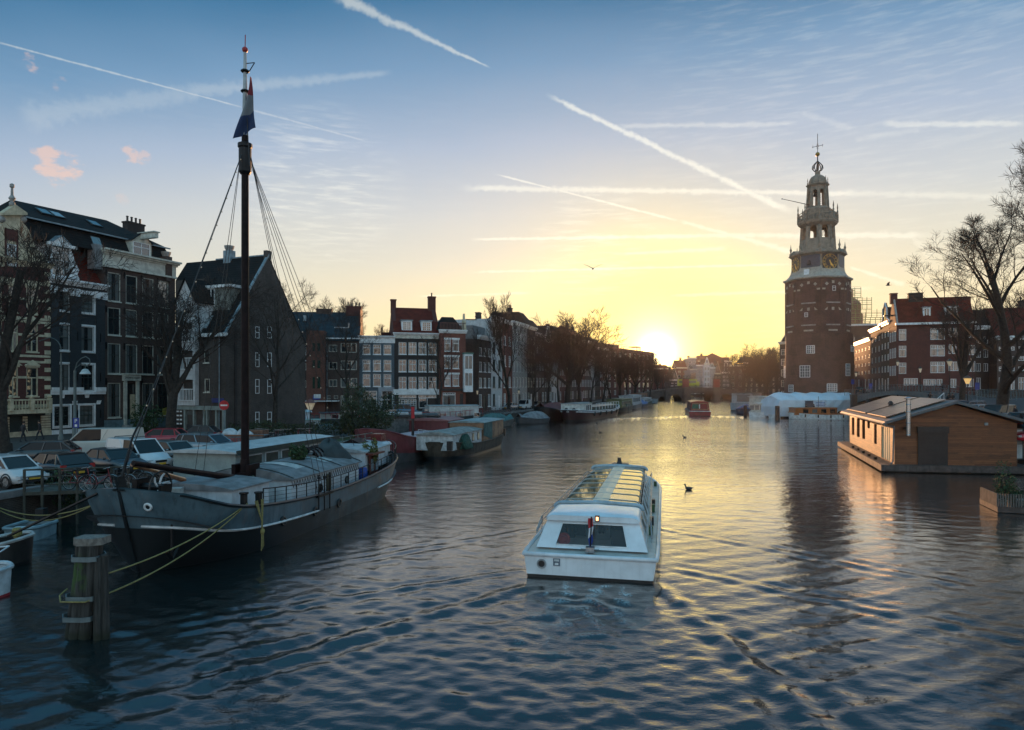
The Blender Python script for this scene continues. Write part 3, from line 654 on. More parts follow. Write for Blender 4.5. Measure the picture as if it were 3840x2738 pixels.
for c in ((202,262),(298,352)):
    uu=h.u((c[0]+c[1])/2); zz=h.z(X2,1520); 
    b.prism([(uu-.18,zz+.7),(uu+.18,zz+.7),(uu+.28,zz+1.25),(uu-.28,zz+1.25)],-.1,0,'xz')
    for sg in (-1,1): b.prism([(uu+sg*1.05,zz),(uu+sg*1.45,zz),(uu+sg*1.6,zz+.4),(uu+sg*1.15,zz+.4)] if sg>0 else [(uu-1.45,zz),(uu-1.05,zz),(uu-1.15,zz+.4),(uu-1.6,zz+.4)],-.1,0,'xz')
b.build('keystone',WHT,h.t)
b=MB()
for x in (286,372): 
    for y in (1240,1395,1540): uu=h.u(x); z_=h.z(X2,y); b.box(uu-.03,-.24,z_-.9,uu+.03,-.18,z_)
b.build('wall_anchor',IRON,h.t)
ZR=h.z(300,880)+1.5
h.gable(ZT+.3,ZT+6.2,ROOFR,BR_G,y0=.3,y1=9.7)
d=h.dormer(h.u(236),ZT+.35,2.2,3.3,.25,3.5,'P',peak=.85,rm=ZINC)
b=MB()
for sg in (-1,1):
    u0=h.u(236)+sg*1.1; b.prism([(u0,ZT+.35),(u0+sg*.75,ZT+.35),(u0+sg*.5,ZT+.9),(u0+sg*.7,ZT+1.3),(u0+sg*.2,ZT+2.2),(u0,ZT+2.9)][::-sg],.1,.25,'xz')
b.box(h.u(236)-1.45,-.05,ZT+3.35,h.u(236)+1.45,.25,ZT+3.65); b.build('scroll_wing',WHT,d)
# brown canal house with cream cornice
h=House('brown_brick_house','wide brown brick canal house with cream cornice and large dark hipped roof',(at(390.5,72.1),72.1),(at(657,80.5),80.5),GQ,12)
X3=428; C3=[(404,452),(472,515),(534,576),(591,632)]
CRF=mat('cream window paint',(.50,.51,.45),.5); BARM['cream window paint']=DKW
for i,(y0,y1) in enumerate(((1023,1130),(1154,1257),(1288,1402))):
    for c in C3: h.win(h.rect(c[0],y0,c[1],y1,X3),'T' if i==0 else 'X',fm=CRF)
for c in (C3[0],C3[2],C3[3]): h.win(h.rect(c[0],1436,c[1],1566,X3),'X',fm=CRF)
rd=h.rect(462,1424,517,1592,X3); h.ops.append((rd[0]+.25,rd[1]-.25,.5,rd[3]-.4))
ZT=h.z(390,1000); h.wall(ZT,BR_B)
b=MB(); b.box(rd[0],-.25,.45,rd[0]+.3,0,rd[3]).box(rd[1]-.3,-.25,.45,rd[1],0,rd[3]).box(rd[0]-.15,-.32,rd[3]-.1,rd[1]+.15,0,rd[3]+.55).box(rd[0]-.3,-.42,rd[3]+.55,rd[1]+.3,0,rd[3]+.7); df=b.build('door_surround',CRF,h.t)
text('lettering',"ZWARTE PAERT",.26,BLKP,df,((rd[0]+rd[1])/2,-.33,rd[3]+.2))
b=MB(); um=(rd[0]+rd[1])/2; b.box(rd[0]+.3,.1,.5,um,.15,rd[3]-1.6); b.build('door',BLKP,h.t)
b=MB(); b.box(um,.1,.5,rd[1]-.3,.15,rd[3]-1.6); b.build('door_leaf',CRM,h.t)
b=MB(); b.box(rd[0]+.3,.1,rd[3]-1.55,rd[1]-.3,.14,rd[3]-.45); b.build('fanlight',GL,h.t)
h.band(ZT,h.z(390,951),.0,CRF,'fascia',steps=1); 
b=MB(); z0=ZT; z1=h.z(390,951); b.box(-.02,-.12,z0+.05,h.W+.02,.3,z1).box(-.1,-.3,z0,h.W+.1,.3,z0+.2); b.build('frieze',CRF,h.t); h.band(z1,z1+.55,.75,CRF)
b=MB(); b.box(-.02,-.08,0,h.W+.02,0,h.z(X3,1575)); pl=b.build('plinth',mat('blue grey plinth',(.12,.19,.22),.8,var=.25,streak=.3),h.t)
b=MB(); b.poly([(h.W-1.9,-.09,1.3),(h.W-.9,-.09,1.2),(h.W-.6,-.09,1.9),(h.W-1.2,-.09,2.3),(h.W-1.9,-.09,2.1)]); b.build('graffiti',mat('yellow spray paint',(.35,.33,.06),.8),pl)
b=MB(); b.poly([(h.W-.5,-.09,1.4),(h.W-.1,-.09,1.3),(h.W-.05,-.09,2.1),(h.W-.5,-.09,2.0)]); b.build('graffiti',mat('pink spray paint',(.40,.09,.30),.8),pl)
b=MB()
for x in (397,465,530,590):
    for y in (1015,1150,1285,1418): uu=h.u(x); z_=h.z(X3,y); b.box(uu-.05,-.12,z_-.7,uu+.05,-.02,z_); b.box(uu-.12,-.12,z_-.4,uu+.12,-.05,z_-.3)
b.build('wall_anchor',IRON,h.t)
b=MB(); b.box(rd[0]-.5,-1.4,0,rd[1]+.5,0,.25).box(rd[0]-.2,-1.0,.25,rd[1]+.2,0,.5); st=b.build('stoop',GRYS,h.t)
b=MB()
for uu in (rd[1]+.9,rd[1]+3.6): b.tube([(uu,-1.3,0),(uu,-1.3,2.2)],.07,6)
b.tube([(rd[0],-1.3,1.6),(rd[1]+.9,-1.3,2.0),(rd[1]+3.6,-1.3,2.0)],.03,5); b.build('stair_railing',IRON,st)
Zr=h.z(397,822,5.5)
b=MB(); uu0,uu1=-7.5,h.W+.2
def rf(u_,y_,z_): return b.v((u_,y_,z_))
b.loft([[(uu0,.6,z1+.3),(uu1,.3,z1+.3),(uu1,12,z1+.3),(uu0,12,z1+.3)],[(uu0+.6,1.6,z1+2.3),(uu1-.4,1.4,z1+2.3),(uu1-.4,11,z1+2.3),(uu0+.6,11,z1+2.3)]]); r0=b.build('mansard',BITU if 0 else ROOFD,h.t)
b=MB(); u_r=h.u(397,6); b.loft([[(uu0+.3,1.2,z1+2.3),(uu1-.2,1.1,z1+2.3),(uu1-.2,11.3,z1+2.3),(uu0+.3,11.3,z1+2.3)],[(uu0+2.0,5.9,Zr-.25),(u_r,5.9,Zr),(u_r,6.4,Zr),(uu0+2.0,6.4,Zr-.25)]]); b.build('roof',ROOFD,h.t)
b=MB(); b.box(uu0+.2,.95,z1+2.22,uu1,1.12,z1+2.36); b.build('gutter',ZINC,r0)
for (x,y) in ((166,868),(215,876),(355,876)):
    # skylights lie on the roof slope
    ul=h.u(x,3.5); k=.52; yy=1.1+4.8*k; zz=z1+2.3+(Zr-z1-2.3)*k
    m=Matrix.Translation(Vector((ul,yy,zz)))@Matrix.Rotation(math.atan2(Zr-z1-2.3,4.8),4,'X'); b=MB(); b.M=m; b.box(-.6,-.7,.02,.6,.7,.12); s_=b.build('skylight',BLKP,h.t)
    b=MB(); b.M=m; b.box(-.48,-.58,.12,.48,.58,.15); b.build('pane',glass('skylight glass',(.05,.08,.09),(.3,.36,.38),.4),s_)
b=MB(); b.M=Matrix.Translation(Vector((h.u(360,1),1.05,z1+1.3)))@Matrix.Rotation(1.1,4,'X'); b.box(-.5,-.55,.05,.5,.55,.14); b.build('skylight',GL,h.t)
uc=h.u(506,6); h.chimney(uc,6.2,z1+2,h.z(506,842,6),2.3,.9,pots=4)
ud=h.u(528,.5); zd=z1+.55; d=h.dormer(ud,zd,2.5,h.z(528,905,.4)-zd,.35,4.5,'X',peak=1.0,wm=WHT,rm=ROOFD,m=CRF)
b=MB(); zz=h.z(528,885,.3); b.box(ud-.25,-1.9,zz-.35,ud+.25,.6,zz+.25); b.box(ud-.4,-2.0,zz+.25,ud+.4,.6,zz+.36); b.build('hoist_beam',CRF,d)
b=MB(); b.box(-.9,.2,ZT-.3,-.02,1.3,z1+.9); b.build('party_wall',RENDERG,h.t)
# pale modern house with a brick side gable
cn=Vector((at(845,68.3),68.3)); ca=Vector((at(640,71.0),71.0)) 
h=House('gabled_corner_house','modern corner house with white bay, steep dark roof and big blank brick side gable',ca,cn,GQ,12.3)
ZE=h.z(838,1258); ZRg=h.z(965,963,6.3)
uw0,uw1=h.u(677),h.u(746)
# white bay with loggias
for (y0,y1) in ((1362,1430),(1468,1506),):pass
sav=h.ops; h.ops=[]
logg=[(690,1098,735,1172),(690,1212,735,1282),(690,1316,737,1386),(690,1424,738,1502)]
lr=[h.rect(a,b_,c,d_,712) for a,b_,c,d_ in logg]
ZW=h.z(705,1048)
b=MB(); zzb=h.z(710,1520)
wall_holes(b,uw0,uw1,zzb,ZW-2.2,lr,-.5,1.2); um=(uw0+uw1)/2
b.poly([(uw0,-.5,ZW-2.2),(uw1,-.5,ZW-2.2),(um,-.5,ZW)])
for uu in (uw0,uw1): b.poly([(uu,-.5,zzb),(uu,-.5,ZW-2.2),(uu,3.5,ZW-2.2),(uu,3.5,zzb)])
b.poly([(uw0,-.5,zzb),(uw1,-.5,zzb),(uw1,0,zzb),(uw0,0,zzb)])
bay=b.build('white_bay',RENDERW,h.t)
b=MB()
for sg,uu in ((-1,uw0-.2),(1,uw1+.2)): b.loft([[(uu,-.7,ZW-2.4),(um,-.7,ZW+.12),(um,4.5,ZW+.12),(uu,4.5,ZW-2.4)],[(uu,-.7,ZW-2.5),(um,-.7,ZW+.0),(um,4.5,ZW+.0),(uu,4.5,ZW-2.5)]])
b.build('bay_roof',ROOFD,bay)
for r in lr:
    b=MB(); b.box(r[0],.55,r[2],r[1],.6,r[3]); b.build('pane',GL,bay)
    b=MB(); k=r[0]
    while k<r[1]: b.box(k-.02,-.6,r[2],k+.02,-.56,r[2]+1.15); k+=.2
    b.box(r[0]-.05,-.62,r[2]+1.12,r[1]+.05,-.54,r[2]+1.2).box(r[0]-.05,-.62,r[2]-.02,r[1]+.05,-.54,r[2]+.06); b.build('balcony_railing',WHT,bay)
for (a,y0,c,y1) in ((765,1312,784,1360),(766,1420,786,1470),(655,1210,674,1250),(652,1290,672,1340),(652,1400,672,1452)): h.win(h.rect(a,y0,c,y1),'',fm=CRF,gm=GL)
zg=h.z(740,1522)
ra=[h.rect(700,1535,733,1556,760),h.rect(700,1558,733,1625,760),h.rect(735,1560,770,1626,760),h.rect(783,1558,816,1626,760)]
h.wall(ZE,BR_T)
b=MB(); u0,u1=h.u(655),h.u(845); b.box(u0,-.35,zg-.4,u1,0,zg)
for x in (655,700,734,772,783,818,844): uu=h.u(x); b.box(uu-.1,-.3,0,uu+.1,0,zg-.4)
b.build('shop_frame',mat('pale green grey paint',(.22,.27,.26),.6,var=.15,streak=.3),h.t)
b=MB()
for x0,x1 in ((702,733),(736,770),(785,816)): r=h.rect(x0,1562,x1,1626,760); b.box(r[0],-.1,0.02,r[1],-.04,zg-1.9)
b.build('panel',mat('dark panel',(.03,.032,.036),.6),h.t)
b=MB(); r=h.rect(666,1565,692,1622,760); b.box(r[0],-.2,.5,r[1],-.05,zg-1.7); mb=b.build('mailbox_panel',BLKP,h.t)
b=MB()
for i in range(2):
    for j in range(4): b.box(r[0]+.12+i*.42,-.23,.8+j*.42,r[0]+.4+i*.42,-.2,.95+j*.42)
b.build('mail_slot',WHT,mb)
b=MB(); r=h.rect(702,1533,733,1556,760); b.box(r[0],-.1,r[2],r[1],-.05,r[3]); b.build('pane',GL,h.t)
h.band(ZE-.1,ZE+.25,.35,WHT,'gutter',u0=h.u(746),steps=1)
h.downpipe(h.u(825),.2,ZE-.1)
h.gable(ZE,ZRg,ROOFD,BR_T,y0=0,y1=12.3,over=.15)
b=MB(); zf=ZE+(ZRg-ZE)*4.6/6.15
b.loft([[(u_,4.6,0),(u_,4.6,zf),(u_,6.15,ZRg-.02),(u_,12.3,ZE),(u_,12.3,0)] for u_ in (-4.4,-.02)]); b.MI=[0]*len(b.MI); b.MI[1]=1; b.MI[2]=1
b.build('rear_wing',[BR_T,ROOFD],h.t)
b=MB()   # zinc verge strip on the side gable
b.loft([[(h.W-.12,-.1,ZE+.02),(h.W+.14,-.1,ZE+.02),(h.W+.14,-.1,ZE+.3),(h.W-.12,-.1,ZE+.3)],[(h.W-.12,6.15,ZRg-.05),(h.W+.14,6.15,ZRg-.05),(h.W+.14,6.15,ZRg+.25),(h.W-.12,6.15,ZRg+.25)]]); b.build('verge_flashing',ZINC,h.t)
b=MB(); b.box(h.W-.35,5.8,ZRg-.4,h.W+.12,6.5,ZRg+.5); b.build('gable_cap',BR_T,h.t)
sl=(ZRg-ZE)/6.15
def on(u_,k): return (u_,6.15*k,ZE+(ZRg-ZE)*k)
ux=h.u(782,1.2); b=MB(); b.M=Matrix.Translation(Vector(on(ux-.1,.16))+Vector((0,0,.05)))@Matrix.Rotation(math.atan(sl),4,'X'); b.box(-.55,-.8,0,.55,.8,.1); b.build('skylight',glass('skylight glass'),h.t)
z0d=h.z(800,1182,1.9); z1d=h.z(800,1080,1.9); u0d,u1d=h.u(774,1.9),h.u(862,1.9)
b=MB(); b.box(u0d,1.9,z0d-.3,u1d,5,z1d); dd=b.build('box_dormer',mat('stained panel',(.17,.18,.16),.7,var=.3,vs=1.2,streak=.5),h.t)
b=MB(); b.box(u0d-.15,1.7,z1d,u1d+.3,5.2,z1d+.28); b.build('dormer_roof',WHT,dd)
f,p=win_meshes(1.05,1.9,'2',WHT,GL); o=link('window',f,dd,(u0d+.65,1.82,z0d+.9)); link('pane',p,o)
for (x,yy) in ((860,6.2),(623,6.2)):
    uc=h.u(x,yy); b=MB(); b.box(uc-.5,yy-.4,ZRg-2,uc+.5,yy+.4,ZRg+.9); c_=b.build('chimney',ZINC if x>700 else BR_B,h.t); b=MB(); b.lathe([(.35,ZRg+.9),(.5,ZRg+1.2),(.55,ZRg+1.45),(.3,ZRg+1.5)],10,(uc,yy,0)); b.build('chimney_cowl',GRYS,c_)
b=MB(); b.box(0,6.05,ZRg-.02,h.W,6.25,ZRg+.12); b.build('ridge_cap',ZINC,h.t)
# windows in the side gable (its own plane)
sidee=Vector((-h.e.y,h.e.x)); 
def side_y(x):  # distance along the side wall for photo column x
    k=kx(x); o=h.b; return (k*o.y-o.x)/(sidee.x-k*sidee.y)
for (x0,x1) in ((957,972),(1002,1018)):
    for (y0,y1) in ((1224,1268),(1322,1376),(1422,1476),(1545,1600)):
        a,c=side_y(x0),side_y(x1); Yc=h.b.y+a*sidee.y
        zA,zB=zof(y1,Yc)-GQ,zof(y0,Yc)-GQ
        f,p=win_meshes(max(c-a,.5),zB-zA,'S',WHT,GL); o=link('window',f,h.t,(h.W+.04,(a+c)/2,zA),PI/2); link('pane',p,o)
b=MB(); y_=side_y(883); b.box(h.W-.02,y_-.15,0,h.W+.1,y_+.15,ZE+1); b.build('wall_groove',BR_D,h.t)
b=MB(); b.box(-.02,0,0,1.6,.05,.45); sg_=b.build('street_sign',mat('enamel blue',(.01,.03,.16),.35),h.t,loc=(h.u(795),-.08,h.z(800,1510)))
HG=h
# ---------------------------------------------------------------- houses across the side canal
ROW='canal houses along the far left bank'
FL=[(1040,110.5),(1347,112.5),(1479,113.6),(1650,115.5)]
def pt(x,d): return (at(x,d),d)
def fC(cx,cy): return (1000+cx/2.707,1080+cy/2.707)
def RC(x0,y0,x1,y1): a=fC(x0,y0); b_=fC(x1,y1); return (a[0],a[1],b_[0],b_[1])
h=House('brown_apartment_block','long dark brown brick block under a blue slate roof with a projecting stair tower',pt(1040,110.5),pt(1347,112.5),GQ,13,ROW)
WD=mat('block window paint',(.50,.50,.44),.5)
for r,st in [((630,577,715,648),'2'),((630,755,715,826),'2'),((630,930,715,1003),'2'),((752,560,915,655),'3'),((752,738,915,832),'3'),((752,915,917,1010),'3'),
  ((176,765,268,852),'3'),((318,765,402,835),'2'),((150,938,270,1030),'3'),((318,940,402,1012),'2'),((612,1092,648,1128),''),((682,1092,724,1124),''),((310,1098,352,1138),''),((752,1092,800,1210),'3'),((838,1092,876,1205),'2'),((232,1108,275,1225),'2'),((170,1110,210,1225),'')]:
    h.win(h.rect(*RC(*r)),st,fm=WD,sill=False)
ZTr=h.z(1270,fC(0,520)[1]); ZTl=h.z(1100,fC(0,585)[1]); us=h.u(fC(415,0)[0]); ue=h.u(fC(600,0)[0])
rd=h.rect(*RC(488,1172,548,1275)); h.ops.append((rd[0],rd[1],0,rd[3]))
opsL=[o for o in h.ops if o[1]<us]; opsR=[o for o in h.ops if o[1]>us]
h.wall(ZTr,BR_B,u0=us,ops=opsR); h.wall(h.z(1100,fC(0,682)[1]),BR_B,u0=0,u1=us,ops=opsL,name='wall')
b=MB(); b.box(rd[0],.1,0,rd[1],.14,rd[3]); b.build('door',BLKP,h.t)
# white attic storey on the left
r=h.rect(*RC(150,588,417,668)); sv=h.ops; h.ops=[]
for q in ((335,607,398,655),(215,612,275,658)): h.win(h.rect(*RC(*q),yl=.8),'2',fm=BLKP,y=.85,sill=False)
b=MB(); wall_holes(b,0,us,r[2]-.3,r[3]+.2,h.ops,.8); b.poly([(0,.8,r[3]+.2),(us,.8,r[3]+.2),(us,5,r[3]+.2),(0,5,r[3]+.2)]); b.build('attic_storey',RENDERW,h.t); h.ops=sv
b=MB(); zz=h.z(1100,fC(0,742)[1]); b.box(-.1,-.2,zz,us,0,zz+.15); zz=h.z(1100,fC(0,583)[1]); b.box(-.1,.5,zz,us,.8,zz+.2); zz=h.z(1280,fC(0,519)[1]); b.box(ue,-.3,zz,h.W+.05,0,zz+.2); b.build('gutter',WHT,h.t)
b=MB(); b.box(us,-1.5,0,ue,2,h.z(1190,fC(0,440)[1])); tw=b.build('stair_tower',brick('tower brick',(.11,.045,.032)),h.t)
b=MB()
for x0,x1 in ((466,490),(515,545)):
    for y0,y1 in ((560,640),(735,815),(905,1020)): q=h.rect(*RC(x0,y0,x1,y1),yl=-1.5); b.box(q[0],-1.53,q[2],q[1],-1.49,q[3])
b.build('stair_window',mat('green glazing',(.02,.045,.035),.2),tw)
zr_=h.z(1250,fC(0,246)[1],6.5)
h.gable(ZTr,zr_,ROOFB,BR_B,u0=us*.999,y0=0,y1=13); h.gable(r[3]+.2,zr_-.02,ROOFB,BR_B,u0=0,u1=us,y0=.8,y1=12.2)
q=h.rect(*RC(688,400,832,452),yl=3); b=MB(); b.box(q[0],2.6,q[2],q[1],4.5,q[3]); dm=b.build('dormer',RENDERW,h.t); b=MB(); n=6
for k in range(n): a=q[0]+(q[1]-q[0])*k/n; b.box(a+.08,2.56,q[2]+.15,a+(q[1]-q[0])/n-.08,2.61,q[3]-.1)
b.build('pane',GL,dm)
b=MB(); q=h.rect(*RC(372,280,402,335),yl=4.5); b.box(q[0],4.2,q[2],q[1],5.2,q[3]); b.build('roof_vent',ZINC,h.t)
h.chimney(h.u(fC(585,0)[0],6.5),6.5,zr_-.8,h.z(1215,fC(0,225)[1],6.5),2.6,.9,BR_B,0)
b=MB(); u1=h.W; zt=h.z(1380,fC(0,200)[1],6); b.box(u1-.3,3.2,ZTr,u1+.02,6.2,zt-.6).box(u1-.3,6.2,ZTr,u1+.03,9.0,zr_+.6); b.build('party_wall',BR_R,h.t)
h.chimney(u1-1.3,6.2,zr_-1.5,zt,2.6,1.2,BR_R,4)
b=MB(); b.tube([(u1-1.9,-.2+3,ZTr+.5),(u1-1.9,2.8,zt-3)],.12,8); b.build('flue_pipe',STEEL,h.t)
b=MB(); zz=h.z(1190,fC(0,1150)[1]); b.box(h.u(fC(295,0)[0]),-2.3,zz,h.u(fC(740,0)[0]),-.02,zz+.12); b.build('canopy',WHT,h.t)
b=MB(); q=h.rect(*RC(470,1092,542,1132),yl=-1.5); b.box(q[0],-1.62,q[2],q[1],-1.5,q[3]); sg_=b.build('wall_sign',mat('sign blue',(.01,.04,.25),.4),tw)
b=MB()
for k in range(4): a=q[0]+.15+(q[1]-q[0]-.2)*k/4; b.box(a,-1.65,q[2]+.2,a+.4,-1.61,q[2]+.85)
b.box(q[0]+.8,-1.65,q[3]-.4,q[1]-.8,-1.61,q[3]-.2); b.build('sign_symbol',WHT,sg_)
h.downpipe(ue+.2,0,ZTr)
# grey house
h=House('grey_house','narrow flat topped blue grey house with three white window columns between brick neighbours',pt(1347.5,112.6),pt(1478.5,113.5),GQ,11,ROW)
X6=1430
h.grid([(fC(a,0)[0],fC(b_,0)[0]) for a,b_ in ((975,1052),(1080,1160),(1187,1265))],[(fC(0,a)[1],fC(0,b_)[1]) for a,b_ in ((575,675),(730,845),(873,1000))],X6,'U')
h.win(h.rect(*RC(978,1045,1120,1232)),'X',sill=False); rdr=h.rect(*RC(1168,1045,1278,1260)); h.ops.append((rdr[0],rdr[1],0,rdr[3]))
ZT=h.z(X6,fC(0,560)[1]); h.wall(ZT,BR_GY); h.band(ZT,ZT+.8,.05,WHT,'fascia',steps=1); h.band(ZT+.8,ZT+1.2,.45,WHT)
b=MB(); b.box(rdr[0]-.55,-.12,0,rdr[0],0,rdr[3]+.6).box(rdr[1],-.12,0,rdr[1]+.3,0,rdr[3]+.6).box(rdr[0],-.12,rdr[3],rdr[1],0,rdr[3]+.6); dsu=b.build('door_surround',mat('pale grey stone',(.28,.31,.35),.7),h.t)
f,p=win_meshes(rdr[1]-rdr[0],rdr[3],'X',WHT,GL); o=link('door',f,h.t,((rdr[0]+rdr[1])/2,.05,0)); link('pane',p,o)
b=MB(); b.box(0,.1,ZT+1.1,h.W,h.D,ZT+1.2); b.build('roof',BITU,h.t); h.chimney(h.W*.75,8,ZT+1.2,ZT+2.2,1.8,.8,BR_R,0)
# dark brick house with red roof
h=House('red_roofed_house','dark brick house with steep red tiled roof, two white dormers and white shopfront',pt(1479,113.6),pt(1650,115.5),GQ,12,ROW)
h.grid([(fC(a,0)[0],fC(b_,0)[0]) for a,b_ in ((1340,1419),(1440,1521),(1542,1621),(1643,1723))],[(fC(0,a)[1],fC(0,b_)[1]) for a,b_ in ((550,673),(727,850),(902,1027))],1500,'X')
def RZ(x0,y0,x1,y1): return h.rect(*RC(x0,y0,x1,y1),xr=1510)
h.win(RZ(1342,1130,1430,1235),'G',sill=False); h.win(RZ(1434,1130,1520,1235),'G',sill=False); h.win(RZ(1545,1120,1632,1222),'',sill=False)
h.win(RZ(1340,1087,1520,1120),'B',sill=False); h.win(RZ(1540,1087,1722,1120),'B',sill=False); rdr=RZ(1655,1125,1712,1240); h.ops.append((rdr[0],rdr[1],0,rdr[3]))
ZT=h.z(1500,fC(0,512)[1]); h.wall(ZT,BR_D); b=MB(); b.box(rdr[0],.1,0,rdr[1],.14,rdr[3]); b.build('door',BLKP,h.t)
zz=h.z(1510,fC(0,1084)[1]); h.band(zz,zz+.9,.25,WHT,'shop_fascia',steps=1)
z1_=h.z(1500,fC(0,478)[1]); b=MB(); b.box(0,-.1,ZT,h.W,.2,z1_); b.build('frieze',CRF,h.t); h.band(z1_,z1_+.4,.5,WHT); zr_=h.z(1560,fC(0,204)[1],6)
h.gable(z1_+.3,zr_,ROOFR,BR_D,y0=.2,y1=12)
for a,b_ in ((1382,1476),(1586,1672)): h.dormer((h.u(fC(a,0)[0])+h.u(fC(b_,0)[0]))/2,z1_+.75,1.75,1.75,.9,2.5,'X6',peak=0)
for uu in (.25,h.W-.4):
    b=MB(); b.prism([(0,z1_-.3),(12,z1_-.3),(6,zr_+.35)],uu-.28,uu+.28,'yz'); b.build('gable_parapet',BR_R,h.t)
h.chimney(.3,6,zr_-1,zr_+1.2,.9,.9,BR_R,0); h.chimney(h.W-.6,6,zr_-3,zr_+1.9,1.3,1.2,BR_R,1)
# corner house in red brick with bay
def fD(cx,cy): return (1600+cx/2.707,1080+cy/2.707)
def RD(x0,y0,x1,y1): a=fD(x0,y0); b_=fD(x1,y1); return (a[0],a[1],b_[0],b_[1])
h=House('red_brick_corner_house','rosy red brick corner house with white lintels, corner bay and small ornate gable',pt(1650.5,114.5),pt(1746,116),GQ,6.4,ROW)
h.grid([(fD(a,0)[0],fD(b_,0)[0]) for a,b_ in ((182,243),(264,328))],[(fD(0,a)[1],fD(0,b_)[1]) for a,b_ in ((525,643),(700,818),(878,996))],1700,'U',lintel=WHT)
h.win(h.rect(*RD(163,1085,293,1218),xr=1700),'',fm=WHT,sill=False); h.win(h.rect(*RD(163,1062,293,1083),xr=1700),'B',sill=False); rdr=h.rect(*RD(338,1075,372,1225)); h.ops.append((rdr[0],rdr[1],0,rdr[3]))
ZT=h.z(1700,fD(0,455)[1]); h.wall(ZT,BR_O); b=MB(); b.box(rdr[0],.1,0,rdr[1],.14,rdr[3]); b.build('door',BLKP,h.t); h.band(ZT-.1,ZT+.5,.45,WHT)
b=MB(); zz=h.z(1700,fD(0,1045)[1]); b.box(0,-.14,zz,h.W+.1,0,zz+.4); b.build('shop_fascia',BLKP,h.t)
b=MB(); n=int(h.W/.25)
for k in range(n): b.box(k*.25,-.1,ZT+.5,k*.25+.07,-.03,ZT+1.6)
b.box(0,-.12,ZT+1.6,h.W,0,ZT+1.7); b.build('roof_railing',mat('rust paint',(.12,.04,.03)),h.t)
h.hip(ZT+.5,ZT+3.0,ROOFD,y0=1.6,y1=6,ins=1.2)
uc=h.u(fD(440,0)[0]); b=MB(); 
r1=h.rect(*RD(398,690,480,820),xr=1700); r2=h.rect(*RD(398,865,480,990),xr=1700)
hb=MB(); hb.box(h.W-.5,-1.0,r2[2]-1.1,h.W+1.0,1.1,r1[3]+.3); bb=hb.build('corner_bay',WHT,h.t)
b=MB()
for r_ in (r1,r2): 
    b.box(h.W-.35,-1.03,r_[2],h.W+.2,-.98,r_[3]).box(h.W+.3,-1.03,r_[2],h.W+.85,-.98,r_[3]).box(h.W+.98,-.85,r_[2],h.W+1.03,-.1,r_[3]).box(h.W+.98,.1,r_[2],h.W+1.03,.9,r_[3])
b.build('pane',GL,bb)
b=MB(); b.box(h.W-.6,-1.1,r1[3]+.3,h.W+1.1,1.2,r1[3]+.55); b.build('bay_roof',mat('green copper',(.06,.16,.14),.6),bb)
b=MB(); b.prism([(0,ZT+.3),(2.0,ZT+.3),(1.7,ZT+2),(1.2,ZT+2.4),(1.0,ZT+3.4),(.8,ZT+2.4),(.3,ZT+2)],h.W-.2,h.W+.15,'yz'); b.build('ornate_gable',CRM,h.t)
b=MB(); b.box(h.W-.1,-.6,ZT+2.2,h.W+1.8,-.45,ZT+2.35); b.build('hoist_beam',BLKP,h.t)
e=h.e; side=Vector((-e.y,e.x))
# side windows of the corner house (turned to the canal)
for k,zz in enumerate((r1[2]+4.6,)): f,p=win_meshes(.8,2.2,'U',WHT,GL); o=link('window',f,h.t,(h.W+.05,2.6,zz),PI/2); link('pane',p,o)
